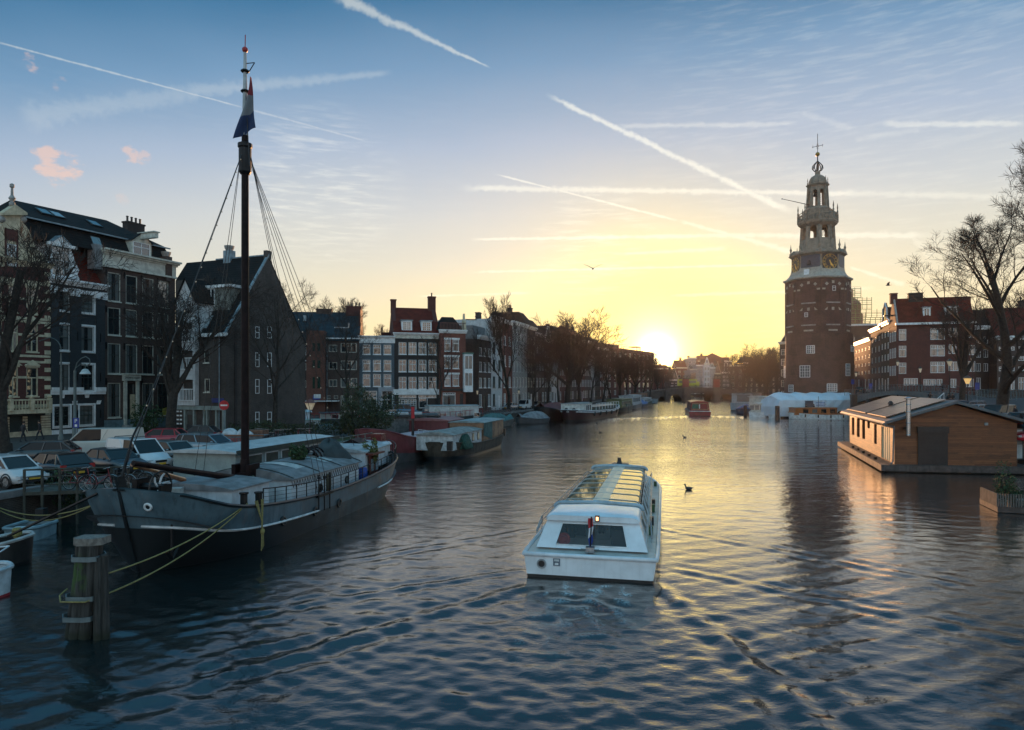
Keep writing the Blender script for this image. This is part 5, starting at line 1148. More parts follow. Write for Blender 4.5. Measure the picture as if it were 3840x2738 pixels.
# ---------------------------------------------------------------- right hand houses
RG='houses along the right bank'
ZRt=4.6
cor=Vector(pt(3362,130)); az_=18.5
q0=cor; 
SPR=[('gable_side','narrow sunlit side facade with hoist beam at the corner of the big red roofed house',3334,19.2,'X',3),
('canal_house','sunlit dark canal house with ornate neck gable second from the corner',3303,18.6,'X',3),
('canal_house','sunlit canal house with white cornice and dark mansard third from the corner',3265,18.3,'X',3),
('canal_house','tall red brick house with five narrow sunlit window columns nearest the tower',3204,16.6,'X',5)]
def onray(x,o,az): # intersection of photo column with the line o + t*dir(az)
    e=azd(az); k=kx(x); t=(k*o.y-o.x)/(e.x-k*e.y); return o+e*t
prev=cor
hs=[]
prev=onray(3336,cor,az_)
for nm,lb,x,zt,st,n in SPR[1:]:
    nx=onray(x,cor,az_)
    rowhouse(nm if nm!='gable_side' else 'canal_house',lb,nx,prev,zt-ZRt,[BR_D,BR_B,BR_R][len(hs)],'flat' if len(hs)!=0 else 'gable_front',n,5,st,'w',gable='neck',ridge=4.5,group=RG,zb=ZRt,depth=12,far=True,chim=1); hs.append(1); prev=nx
# low roof and scaffolded steeple far behind
p34=onray(3336,cor,az_); h=House('large_red_roofed_house','large dark red brick corner house with long red tiled roof facing the footbridge',cor,pt(3655,126),ZRt,(p34-cor).length,RG)
def f6(x,y): return (3140+x/1.624,500+y/1.624)
def R6(x0,y0,x1,y1,xr=None,hh=None): a=f6(x0,y0); b_=f6(x1,y1); return (hh or h).rect(a[0],a[1],b_[0],b_[1],xr)
for r,st in [((375,1193,420,1262),'U'),((375,1294,420,1363),'U'),((375,1397,420,1465),'U'),((567,1188,611,1257),'U'),((611,1188,655,1257),'U'),((567,1289,611,1358),'U'),((611,1289,655,1358),'U'),((567,1391,611,1460),'U'),((611,1391,655,1460),'U'),
  ((678,1186,738,1240),'2'),((678,1285,725,1343),'2'),((678,1391,738,1447),'2'),((785,1186,840,1245),'2'),((785,1290,840,1350),'2'),((785,1388,840,1452),'2'),((405,1492,490,1535),'B'),((525,1497,600,1535),'B'),((605,1497,640,1535),'2'),((690,1495,725,1550),'2'),((785,1495,830,1545),'2')]:
    h.win(R6(*r),st,sill=False,far=True)
ZT=h.z(3362,f6(0,1166)[1]); h.wall(ZT,BR_R)
b=MB(); b.box(0,-.06,0,h.W,0,h.z(3450,f6(0,1482)[1])); ops_=None
h.band(ZT-.1,ZT+.3,.4,WHT,steps=1)
zr_=h.z(3450,f6(0,1003)[1],h.D/2); h.gable(ZT+.2,zr_,ROOFR,BR_R,y0=0,y1=h.D)
for k in range(3):
    for zz in (3.6,7.0,10.2): f,p_=win_meshes(1.1,1.9,'X',WHT,GLF,True); o=link('window',f,h.t,(-.06,h.D*(k+.5)/3,zz),-PI/2)
for (x0,x1) in ((536,570),(670,735)): r=R6(x0,1108,x1,1155); h.dormer((r[0]+r[1])/2,ZT+.9,r[1]-r[0]+.3,2.3,.9,3,'2',peak=0)
b=MB(); b.prism([(-.1,ZT-.1),(h.D+.1,ZT-.1),(h.D/2,zr_+.5)],-.05,.3,'yz'); b.build('gable_parapet',BR_R,h.t)
b=MB(); b.tube([(.15,-.1,ZT),(.15,h.D/2,zr_+.55),(.15,h.D+.1,ZT)],.2,4); b.build('coping',GRYS,h.t)
h.chimney(.1,h.D/2,zr_-1,zr_+.9,1.2,1.0,BR_R,0); h.chimney(h.u(f6(475,0)[0],h.D/2),h.D/2,zr_-1,zr_+.8,2.4,1,BR_D,0); h.chimney(h.W-.5,h.D/2,zr_-3,zr_-.4,1.3,1,BR_R,0)
b=MB(); b.box(-1.6,h.D/2-.15,zr_-3.4,0,h.D/2+.15,zr_-3.1); b.build('hoist_beam',BLKP,h.t)
h2=rowhouse('dark_brick_house','low dark brick house in shade behind the big tree trunk',Vector(pt(3656,131)),Vector(pt(3738,131)),12.5,BR_D,'hip',3,4,'2','w',group=RG,zb=ZRt,ridge=4,rm=ROOFD)
h3=rowhouse('red_roofed_house','brick house with red tiled roof and pale shopfront at the right edge of the photo',Vector(pt(3739,128)),Vector(pt(3960,126)),10.3,BR_B,'gable',6,4,'X','w',group=RG,zb=ZRt,ridge=6.5,rm=ROOFR)
# scaffolded church steeple far beyond
sd=330; x,yb=f5(915,0)[0],1230; st=thing('scaffolded_steeple','distant church steeple wrapped in scaffolding just right of the tower','steeple',(at(x,sd),sd,1.5))
b=MB(); zt=lambda c: zof(f5(0,c)[1],sd)-1.5
b.lathe([(5.0,0),(5.0,zt(650)),(4.2,zt(640)),(4.2,zt(560)),(3.3,zt(540)),(2.2,zt(520)),(.6,zt(500)),(.5,zt(430))],8); b.build('steeple',mat('verdigris stone',(.20,.12,.09),.8),st)
b=MB(); SCY=mat('scaffold netting',(.22,.25,.10),.8)
def sq(w_,z0,z1,ox=0):
    n=max(2,int(2*w_/2.2))
    for i in range(n+1):
        for sg in(-1,1):
            u=-w_+2*w_*i/n; b.box(u-.09+ox,sg*w_-.09,z0,u+.09+ox,sg*w_+.09,z1)
    zz=z0
    while zz<z1:
        for sg in(-1,1): b.box(-w_+ox,sg*w_-.35,zz,w_+ox,sg*w_+.35,zz+.22); b.box(-w_+ox,sg*w_-.05,zz+1.0,w_+ox,sg*w_+.05,zz+1.1)
        zz+=2.1
sq(9.5,0,zt(690),4); sq(7.6,zt(690),zt(615),3); sq(5.6,zt(615),zt(510),1); sq(2.9,zt(510),zt(420),0); b.build('scaffolding',SCY,st)
b=rowhouse('church_roof','dark church roof edge below the scaffolded steeple','x' and Vector((at(3180,300),300)),Vector((at(3300,296),296)),zof(f5(0,745)[1],298)-1.5,BR_D,'flat',3,5,'','d',group=None,cat='church',chim=0)
# small house front left of the tower behind the trees
rowhouse('dark_gabled_house','dark narrow house half hidden behind the left edge of the tower',Vector((at(2924,200),200)),Vector((at(2975,196),196)),zof(1290,198)-1.5,BR_D,'gable_front',2,5,'X','c',gable='point',ridge=3,group=RG)
rowhouse('brick_terrace','long low terrace in shadow behind the trees between bridge and tower',Vector((at(2790,330),330)),Vector((at(2935,300),300)),zof(1385,310)-1.5,BR_D,'hip',7,4,'X','c',group=RG,ridge=3)
# ---------------------------------------------------------------- footbridge
fb=thing('footbridge','arched steel footbridge with lattice railings crossing the side canal','bridge',(0,0,0))
GRN=mat('bridge green grey paint',(.07,.11,.12),.5,var=.2)
P0=Vector((at(3255,128),128)); P1=Vector((at(3660,95),95)); e=(P1-P0); L=e.length; e/=L; n=Vector((-e.y,e.x)); N=24
def dz(t): return 4.35+1.0*math.sin(PI*min(1,max(0,t)))
b=MB()
for i in range(N):
    t0,t1=i/N,(i+1)/N
    for z_off,th_,w_ in ((0,.25,2.2),):
        A=[P0+e*L*t+n*s*w_ for t in(t0,t1) for s in(-1,1)]
        b.loft([[(A[0].x,A[0].y,dz(t0)-th_),(A[1].x,A[1].y,dz(t0)-th_),(A[1].x,A[1].y,dz(t0)),(A[0].x,A[0].y,dz(t0))],[(A[2].x,A[2].y,dz(t1)-th_),(A[3].x,A[3].y,dz(t1)-th_),(A[3].x,A[3].y,dz(t1)),(A[2].x,A[2].y,dz(t1))]])
b.build('deck',ASPH,fb)
for s in(-1,1):
    b=MB(); c=MB()
    for i in range(N):
        t0,t1=i/N,(i+1)/N; a=P0+e*L*t0+n*s*2.25; d_=P0+e*L*t1+n*s*2.25; k0=.55+1.1*abs(t0-.5)**2*3; k1=.55+1.1*abs(t1-.5)**2*3
        b.loft([[(a.x,a.y,dz(t0)-k0),(a.x+.12,a.y,dz(t0)-k0),(a.x+.12,a.y,dz(t0)+.05),(a.x,a.y,dz(t0)+.05)],[(d_.x,d_.y,dz(t1)-k1),(d_.x+.12,d_.y,dz(t1)-k1),(d_.x+.12,d_.y,dz(t1)+.05),(d_.x,d_.y,dz(t1)+.05)]])
    b.build('girder',GRN,fb); M_=44
    for i in range(M_+1):
        t=-.15+1.3*i/M_; p_=P0+e*L*t+n*s*2.2; z_=dz(t); c.tube([(p_.x,p_.y,z_),(p_.x,p_.y,z_+1.15)],.035 if i%4 else .06,4)
        if i<M_:
            t2=-.15+1.3*(i+1)/M_; q_=P0+e*L*t2+n*s*2.2; z2=dz(t2)
            for h_ in (.1,1.15): c.tube([(p_.x,p_.y,z_+h_),(q_.x,q_.y,z2+h_)],.035,4,False)
            if i%2: c.tube([(p_.x,p_.y,z_+.1),(q_.x,q_.y,z2+1.1)],.018,3,False); c.tube([(p_.x,p_.y,z_+1.1),(q_.x,q_.y,z2+.1)],.018,3,False)
    c.build('railing',GRN,fb)
# pavement wall and railing at the right along the raised street
rl=thing('street_railing','dark lattice railing along the raised street at the right edge','railing',(0,0,0)); c=MB()
A=Vector((at(3660,100),100)); B_=Vector((at(3990,97),97)); 
for i in range(31):
    p_=A.lerp(B_,i/30); c.tube([(p_.x,p_.y,4.6),(p_.x,p_.y,5.75)],.035,4)
    if i<30: q_=A.lerp(B_,(i+1)/30); [c.tube([(p_.x,p_.y,4.6+h_),(q_.x,q_.y,4.6+h_)],.035,4,False) for h_ in(.12,1.15)]; c.tube([(p_.x,p_.y,4.7),(q_.x,q_.y,5.7)],.015,3,False)
c.build('railing_bars',GRN,rl)
# ---------------------------------------------------------------- bare winter trees
def grow(seed,H=14,spread=.55,limbs=6,clear=.28,r0=.26,lean=0,levels=4,up=.35,dens=1.0,tw=.011,fork=False):
    rg=random.Random(seed); T=MB(); C=MB()
    def rv(a): return Vector((rg.uniform(-a,a),rg.uniform(-a,a),rg.uniform(-a,a)))
    def branch(p,d,L,r,lv,mb):
        n=5 if lv<=1 else (4 if lv==2 else 3); pts=[p.copy()]; rs=[r]; dd=d.copy(); q=p.copy()
        for i in range(n):
            dd=(dd+rv(.16 if lv<3 else .26)+Vector((0,0,up*(.10 if lv>0 else .02)*(1.4 if lv>=2 else 1)))).normalized(); q=q+dd*L/n; pts.append(q.copy()); rs.append(max(tw*.75,r*(1-(.62 if lv==0 and not fork else (.80 if lv else .45))*(i+1)/n)) if lv<levels else max(tw*.6,r*(1-.5*(i+1)/n)))
        mb.tube(pts,rs,8 if lv==0 else (6 if lv==1 else (4 if lv==2 else 3)),cap=False)
        if lv>=levels: return
        k=int(dens*[0,7,7,6,5][lv+1 if lv<4 else 4]*(1 if lv<3 else .9))+rg.randint(0,1)
        if lv==0: k=limbs
        az=rg.uniform(0,6.28)
        for j in range(k):
            if lv==0: t=clear+(1-clear)*(j/(max(1,k-1)))**.9 if not fork else clear+.12*j/k
            else: t=.22+.78*(j+rg.random())/k
            t=min(t,.999); s=t*n; i=min(int(s),n-1); f=s-i; pp=pts[i].lerp(pts[i+1],f); pr=rs[i]*(1-f)+rs[i+1]*f; ax=(pts[i+1]-pts[i]).normalized()
            az+=2.4+rg.uniform(-.4,.4); o=ax.orthogonal().normalized(); o=Matrix.Rotation(az,3,ax)@o
            sp=spread*(1.0 if lv else (1.15-.55*t if not fork else .75))*rg.uniform(.75,1.25)
            nd=(ax*math.cos(sp)+o*math.sin(sp)).normalized()
            LL=(L*(.62 if lv==0 else .55)*(1.15-.55*t)*rg.uniform(.75,1.2)) if not (fork and lv==0) else L*(1-clear)*rg.uniform(.85,1.1)
            branch(pp,nd,max(LL,.35),max(tw,pr*(.62 if lv==0 else .55)) if not(fork and lv==0) else pr*.7,lv+1,T if lv<1 else C)
    d=Vector((lean,0,1)).normalized()
    # root flare
    T.lathe([(r0*1.5,-.1),(r0*1.15,.25),(r0*1.02,.7)],8,cap=False)
    branch(Vector((0,0,0)),d,H*(.78 if not fork else .62),r0,0,T)
    zmax=max(v[2] for v in C.V) if C.V else H
    s=H/zmax
    for m in (T,C): m.V=[(x*s,y*s,z*s) for x,y,z in m.V]
    return T.mesh('trunk',BARK,R(50)),C.mesh('crown',TWIG)
TP=[grow(11,14,.62,9,.30,.24,levels=5,up=.6,dens=.82),grow(23,14,.55,8,.26,.22,levels=5,up=.85,dens=.82),grow(37,14,.75,8,.34,.26,levels=5,up=.5,dens=.82),grow(51,14,.60,6,.30,.27,levels=5,up=.6,fork=True,dens=.9),grow(67,14,.85,7,.35,.28,levels=5,up=.55,fork=True,dens=.9)]
TPF=[grow(111,14,.50,8,.30,.25,levels=4,up=.8,dens=1.15,tw=.016),grow(123,14,.42,9,.24,.22,levels=4,up=1.0,dens=1.15,tw=.016),grow(137,14,.55,8,.30,.25,levels=4,up=.7,dens=1.15,tw=.016),grow(151,14,.55,6,.28,.27,levels=4,up=.8,fork=True,dens=1.3,tw=.016),grow(167,14,.72,8,.30,.30,levels=4,up=.65,fork=True,dens=1.4,tw=.016)]
TREEG='bare trees along the quays'
def tree(x,d,ytop,proto,label,zb=GQ,rz=0,wide=1.0,thick=1.0,group=TREEG,X=None):
    H=zof(ytop,d)-zb; s=H/14.0; t=thing('bare_tree',label,'tree',((at(x,d) if X is None else X),d,zb),rz,group); t.scale=(s*wide,s*wide,s)
    Q=TPF if d>115 else TP; link('trunk',Q[proto][0],t); link('crown',Q[proto][1],t); return t
tree(20,44.7,760,3,'bare tree nearest the left edge, in front of the ornate cream house',rz=.4,wide=1.0)
tree(640,60,985,3,'bare tree rising between parked cars before the brown and white bay houses',rz=2.2,wide=1.25)
tree(1030,68,1030,0,'bare tree before the big brick side gable, right of the ship mast',rz=4.2,wide=1.15)
tree(1305,104,1120,0,'bare tree before the stair tower block, left of the grey house',rz=1.0)
tree(1272,150,1108,2,'treetop peeking over the long slate roof, right of its chimney',rz=2.0,wide=1.2)
tree(1432,170,1212,2,'small distant treetop showing above the grey flat topped house',rz=3.0,wide=.8)
tree(1640,108,1230,1,'bare tree between the red roofed house and the red brick corner house',rz=5.2)
tree(1908,126,1106,1,'tall slender bare tree before the pale modern block',zb=1.5,rz=.9,wide=1.05)
RT=[(1997,140,1262,0,'thin bare tree right of the tall slender one on the left quay',.3,1),(2050,150,1240,1,'bare tree leaning over parked vans on the left quay',1.7,1),(2096,165,1215,0,'third bare tree left of the broad crowned elm',2.9,1),
(2128,150,1143,4,'broad crowned elm silhouetted against the yellow sky',.6,1.25),(2172,178,1232,3,'bare tree directly behind the black and white barge',3.6,1.1),(2215,190,1262,0,'bare tree under the castellated chimney',1.1,1),(2262,205,1275,2,'bare tree right of the black and white barge wheelhouse',2.4,1.1),
(2290,215,1290,1,'bare tree in front of the long red block, leftmost',.2,1.1),(2322,228,1300,3,'bare tree in front of the long red block, second',4.4,1.2),(2352,240,1305,0,'bare tree in front of the long red block, third',5.0,1.2),(2380,252,1300,4,'bare tree in front of the long red block, fourth',.8,1.1),(2408,262,1312,1,'bare tree in front of the long red block, fifth',1.9,1.2),
(2436,272,1335,2,'bare tree beside the rounded end of the red block',2.6,1.1),(2465,345,1372,3,'small bare tree just right of the rounded red end',.4,1.2),(2490,355,1368,0,'bare tree in the glow left of the black gabled house',3.3,1.3),(2512,362,1380,2,'bare tree touching the black gabled house',1.3,1.3),(2576,366,1395,1,'bare tree before the balconied apartments beyond the bridge',2.0,1.2)]
for (x,d,yt,pr,lb,rz,wd) in RT: tree(x,d,yt,pr,lb,rz=rz,wide=wd)
FT_=[(2745,345,1325,2,'round bare treetop above the far flat roofs',.5,1.3),(2800,300,1345,0,'bare tree left of the big spreading tree near the tower',1.5,1.3),(2845,262,1280,4,'big spreading bare tree between the bridge and the tower',2.6,1.25),(2880,250,1290,3,'dark bare tree beside the tower, with the widest lower limbs',.9,1.2),
(2912,240,1300,2,'bare tree close left of the tower edge',3.9,1.2),(2935,230,1330,1,'slim bare tree touching the left edge of the tower',4.9,1.1),(3182,185,1340,2,'bare tree hidden behind the right edge of the tower',1.1,1.1),(2790,330,1400,3,'low bare tree at the right foot of the brick bridge',5.5,1.5),(2865,215,1350,0,'young bare tree above the blue houseboat',5.9,1.3),(2825,280,1335,1,'bare tree just behind the young tree near the blue houseboat',4.1,1.3)]
for (x,d,yt,pr,lb,rz,wd) in FT_: tree(x,d,yt,pr,lb,rz=rz,wide=wd)
# the large trees at the right edge have crowns of their own
big=grow(205,14,.62,10,.20,.34,lean=-.05,levels=5,up=.55,dens=.92,tw=.009)
def own(x,d,ytop,m,label,zb,rz,wide): 
    H=zof(ytop,d)-zb; s=H/14.0; t=thing('bare_tree',label,'tree',(at(x,d),d,zb),rz,TREEG); t.scale=(s*wide,s*wide,s); link('trunk',m[0],t); link('crown',m[1],t); return t
own(3750,64,775,big,'big spreading bare tree rising over the houseboat roof at the right',2.6,2.6,1.2)
own(3608,84,1085,TP[3],'thinner bare tree left of the big spreading one, by the street',3.7,1.2,1.1)
own(3925,50,505,big,'tall bare tree leaning in from beyond the right edge',2.0,3.5,.95)
# ---------------------------------------------------------------- evergreen shrubs
def shrub(name,label,cat,c,sz,n,leaf=.09,m=None,stems=True,seed=1,parent=None,group=None):
    rg=random.Random(seed); b=MB()
    for i in range(n):
        while True:
            p=Vector((rg.uniform(-1,1),rg.uniform(-1,1),rg.uniform(-1,1)))
            if p.length<1: break
        p=p.normalized()*p.length**.45; k=1+.22*math.sin(p.x*5+seed)+.2*math.sin(p.y*6+p.z*5)
        q=Vector((p.x*sz[0]*k,p.y*sz[1]*k,(p.z+1)*sz[2]*.5*k)); a=Vector((rg.gauss(0,1),rg.gauss(0,1),rg.gauss(0,1))).normalized(); t=a.orthogonal().normalized(); u=a.cross(t)
        l=leaf*rg.uniform(.6,1.5); b.poly([q-t*l*.5,q+u*l,q+t*l*.5,q-u*l*.6])
    if parent is None:
        r=thing(name,label,cat,c,0,group); b.build('foliage',m or LEAF,r)
        if stems:
            s=MB()
            for i in range(7): a=rg.uniform(0,6.28); s.tube([(0,0,0),(math.cos(a)*sz[0]*.3,math.sin(a)*sz[1]*.3,sz[2]*.4),(math.cos(a)*sz[0]*.6,math.sin(a)*sz[1]*.6,sz[2]*.8)],[.04,.03,.015],4)
            s.build('stem',BARK,r)
        return r
    o=b.build(name,m or LEAF,parent); o.location=c; return o
shrub('bush','large dense dark bush behind the dark red barge','bush',(at(1368,63),63,1.5),(2.5,2.0,4.0),9000,.10,LEAFD,seed=3)
shrub('bush','evergreen bush against the blue grey plinth of the brown house','bush',(at(548,70.5),70.5,1.5),(1.3,1.1,2.6),1500,.12,seed=4)
shrub('hedge','low dark hedge behind the parked bicycles','hedge',(at(1120,64.5),64.5,1.5),(5.6,.7,1.3),4200,.1,LEAFD,seed=5)
shrub('hedge','ivy clad verge at the foot of the brick side gable','hedge',(at(985,70),70,1.5),(1.4,4.5,1.1),1800,.1,LEAFD,seed=6)
shrub('ivy','ivy hanging over the quay wall under the bicycle deck','ivy',G(190,1905,.4),(2.2,.5,1.5),1800,.07,LEAF,seed=7)
shrub('conifer','small dark conifer standing on the floating garden','conifer',(at(3768,34.6),34.6,.33),(.5,.5,1.7),1500,.05,LEAF,seed=8)
# ---------------------------------------------------------------- boats
class Frame:
    """local x runs from o to b, local y to the left of it"""
    def __init__(s,o,b): s.o=Vector(o[:2]); s.b=Vector(b[:2]); s.L=(s.b-s.o).length; s.e=(s.b-s.o)/s.L; s.n=Vector((-s.e.y,s.e.x)); s.th=math.atan2(s.e.y,s.e.x)
    def x(s,px,y=0): o=s.o+s.n*y; k=kx(px); return (k*o.y-o.x)/(s.e.x-k*s.e.y)
    def Y(s,px,y=0): return s.o.y+s.n.y*y+s.x(px,y)*s.e.y
    def z(s,px,py,y=0): return zof(py,s.Y(px,y))
    def root(s,name,label,cat,group=None): return thing(name,label,cat,(s.o.x,s.o.y,0),s.th,group)
class Hull:
    def __init__(s,L,B,sheer,tb=.7,pb=3,qb=.6,ts=.25,ps=3,qs=.6,w0=0,rk=.03,fb=.35,fm=.06,z0=-.25): s.__dict__.update(locals()); s.xs=[k for k,_ in sheer]; s.zs=[k for _,k in sheer]
    def sh(s,t):
        t=min(max(t,0),1); acc=0
        for d in(-.05,-.02,0,.02,.05): acc+=float(np.interp(min(max(t+d,0),1),s.xs,s.zs))
        return acc/5
    def bm(s,t):
        if t>s.tb: k=(t-s.tb)/(1-s.tb); r=max(0,1-k**s.pb)**s.qb
        elif t<s.ts: k=(s.ts-t)/s.ts; r=s.w0+(1-s.w0)*max(0,1-k**s.ps)**s.qs
        else: r=1
        return r
    def pt(s,t,v,side,off=0):
        end=max(0,(t-s.tb)/(1-s.tb))**1.5+ (max(0,(s.ts-t)/s.ts)**1.5 if s.w0<.5 else 0)
        f=s.fm+(s.fb-s.fm)*min(1,end); wv=1-f*(1-v)**1.6
        y=(s.B/2*s.bm(t)*wv+off)*side; x=s.L*(.5+(t-.5)*(1-s.rk*(1-v)*(1 if (t>.5 or s.w0<.5) else 0))); return Vector((x,y,s.z0+(s.sh(t)-s.z0)*v))
    def ts_(s,n=44): return [ .5-.5*math.cos(PI*i/n) for i in range(n+1)]
    def build(s,root,mats,bands,name='hull',n=44,bul=.35,deckm=None,decky=None):
        """bands: [(v_top, mat index)...] from keel to gunwale"""
        b=MB(); vs=[0]+[v for v,_ in bands]; vv=[]
        for (a,c),(_,mi) in zip(zip(vs,vs[1:]),bands):
            for k in range(3): vv.append((a+(c-a)*k/3,mi))
        vv.append((1.0,0)); T=s.ts_(n)
        for side in(1,-1):
            I=[[b.v(s.pt(t,v,side)) for v,_ in vv] for t in T]
            for i in range(n):
                for k in range(len(vv)-1): b.mi=vv[k][1]; q=(I[i][k],I[i+1][k],I[i+1][k+1],I[i][k+1]); b.f(q if side<0 else q[::-1])
        if s.w0>0:
            for k in range(len(vv)-1): b.mi=vv[k][1]; b.poly([s.pt(0,vv[k][0],1),s.pt(0,vv[k][0],-1),s.pt(0,vv[k+1][0],-1),s.pt(0,vv[k+1][0],1)])
        h=b.build(name,mats,root,smooth=R(35))
        b=MB(); 
        for t0,t1 in zip(T,T[1:]):
            q=[s.pt(t0,1,1,-.05),s.pt(t0,1,-1,-.05),s.pt(t1,1,-1,-.05),s.pt(t1,1,1,-.05)]; 
            for p_ in q: p_.z-=bul
            b.poly(q)
        b.build('deck',deckm or mat('grey deck',(.10,.11,.12),.7,var=.3),root)
        return h
    def rail(s,root,name,m,t0=0,t1=1,v=1,r=.06,off=.02,n=30,sides=(1,-1),dz=0,closed=False):
        b=MB()
        for sd in sides: b.tube([s.pt(t0+(t1-t0)*i/n,v,sd,off)+Vector((0,0,dz)) for i in range(n+1)],r,6)
        return b.build(name,m,root,smooth=R(50))
def cabin(root,name,x0,x1,hw0,hw1,z0,z1,m,roofm,rise=.12,over=.08,taper=.0,hwb=None,th=.06,n=6,parent=None):
    """trunk cabin with cambered roof; hw0/hw1 half widths at x0/x1"""
    b=MB(); b.loft([[(x0,-hw0,z0),(x0,hw0,z0),(x0,hw0-taper,z1),(x0,-hw0+taper,z1)],[(x1,-hw1,z0),(x1,hw1,z0),(x1,hw1-taper,z1),(x1,-hw1+taper,z1)]]); c=b.build(name,m,parent or root)
    b=MB(); rg=[]
    for x,hw in((x0-over,hw0),(x1+over,hw1)):
        w_=hw-taper+over; top=[(x,-w_+2*w_*i/n,z1+rise*(1-((i/n)*2-1)**2)+th) for i in range(n+1)]; rg.append([(x,w_,z1),(x,-w_,z1)]+top)
    b.loft(rg); b.build('cabin_roof',roofm,c); return c
def portholes(par,m,pts,r=.14,axis='y'):
    for p in pts: 
        b=MB(); b.torus(p,r,.035,axis,14,5); o=b.build('porthole',m,par)
        q=MB(); c=Vector(p); q.poly([(c.x+r*math.cos(2*PI*k/12),c.y,c.z+r*math.sin(2*PI*k/12)) if axis=='y' else (c.x,c.y+r*math.cos(2*PI*k/12),c.z+r*math.sin(2*PI*k/12)) for k in range(12)]); q.build('pane',GL,o)
STG=mat('blue grey hull steel',(.065,.11,.135),.45,var=.3,vs=.9,streak=.55,bump=.1,bs=4); RUSTY=mat('weathered hull steel',(.055,.062,.062),.55,var=.4,vs=1.4,streak=.8); HBLK=mat('tar black hull',(.008,.011,.013),.35); STERNM=mat('rusty brown steel',(.13,.10,.085),.55,var=.5,vs=2.2,streak=.8)
CABW=mat('white cabin paint',(.50,.56,.60),.5,var=.18,vs=1.5,streak=.35); TARP=mat('grey tarpaulin',(.16,.17,.18),.75,var=.35,vs=1.6,bump=.5,bs=3); TARPD=mat('dark tarpaulin',(.03,.045,.05),.8,var=.3,bump=.6,bs=3); TARPG=mat('green tarpaulin',(.04,.10,.10),.75,var=.35,bump=.6,bs=3); TARPB=mat('blue tarpaulin',(.03,.12,.30),.7,var=.3,bump=.5,bs=4)
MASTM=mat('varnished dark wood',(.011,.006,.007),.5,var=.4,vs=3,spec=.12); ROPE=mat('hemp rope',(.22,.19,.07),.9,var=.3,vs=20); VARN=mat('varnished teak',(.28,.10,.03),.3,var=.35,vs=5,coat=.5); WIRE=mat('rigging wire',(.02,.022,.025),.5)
BOATG='boats moored along the left bank'
def slack(a,b,sag,n=14): a,b=Vector(a),Vector(b); return [a.lerp(b,i/n)+Vector((0,0,-sag*4*(i/n)*(1-i/n))) for i in range(n+1)]
def bow_black(m,x0,x1,col=(.006,.009,.011)):
    t=NT(m.node_tree); p=m.node_tree.nodes['Principled BSDF']; src=p.inputs['Base Color'].links[0].from_socket
    cc=t.new('ShaderNodeTexCoord').outputs['Object']; s_=t.new('ShaderNodeSeparateXYZ'); t.put(s_.inputs[0],cc); n=t.noise(cc,1.1,3); t.l.new(t.mix(t.sm(t.m('ADD',s_.outputs[0],t.m('MULTIPLY',n,2.0)),x0,x1),src,col),p.inputs['Base Color'])
def rust(m,x0,x1,amt):
    t=NT(m.node_tree); p=m.node_tree.nodes['Principled BSDF']; src=p.inputs['Base Color'].links[0].from_socket
    cc=t.new('ShaderNodeTexCoord').outputs['Object']; s_=t.new('ShaderNodeSeparateXYZ'); t.put(s_.inputs[0],cc); a=t.noise(t.map(cc,(2.2,2.2,.30)),2.0,4,.65); c2=t.noise(cc,.8,4,.6)
    k=t.m('MULTIPLY',t.m('MULTIPLY',t.sm(a,.48,.68),t.sm(c2,.35,.62)),amt); k=t.m('MULTIPLY',k,t.m('SUBTRACT',1.0,t.m('MULTIPLY',t.sm(s_.outputs[0],x0,x1),.75))); sc2=t.m('MULTIPLY',t.sm(t.noise(cc,11,3,.6),.66,.72),.35)
    q=t.mix(k,src,(.17,.085,.045)); t.l.new(t.mix(sc2,q,(.22,.22,.20)),p.inputs['Base Color'])
rust(RUSTY,5,14,.9); rust(STG,3,12,.75); bow_black(RUSTY,11.5,15.5)
# ---- the big sailing barge
f=Frame((-8.7,43.2),(-12.8,22.2)); BR_=f.root('sailing_barge','large grey steel sailing barge with tall brown mast, white cabins and tarpaulin covered hatches','sailing barge',BOATG)
H=Hull(f.L,5.3,[(0,2.35),(.08,2.05),(.2,1.72),(.35,1.5),(.5,1.42),(.65,1.50),(.8,1.75),(.88,1.98),(.94,2.32),(1,3.12)],tb=.76,pb=4.6,qb=.44,ts=.22,ps=2.6,qs=.6,rk=.09,fb=.80,fm=.05)
H.build(BR_,[STG,HBLK,RUSTY],[(.10,1),(.575,2),(1,0)],bul=.85)
H.rail(BR_,'gunwale',HBLK,0,1,1,.07,.0); 
WS=mat('white strake',(.55,.60,.62),.5)
for a,c in ((.60,.97),(.97,.9985),(.0,.27)): H.rail(BR_,'rubbing_strake',WS,a,c,.60 if a>.3 else .56,.045,.06)
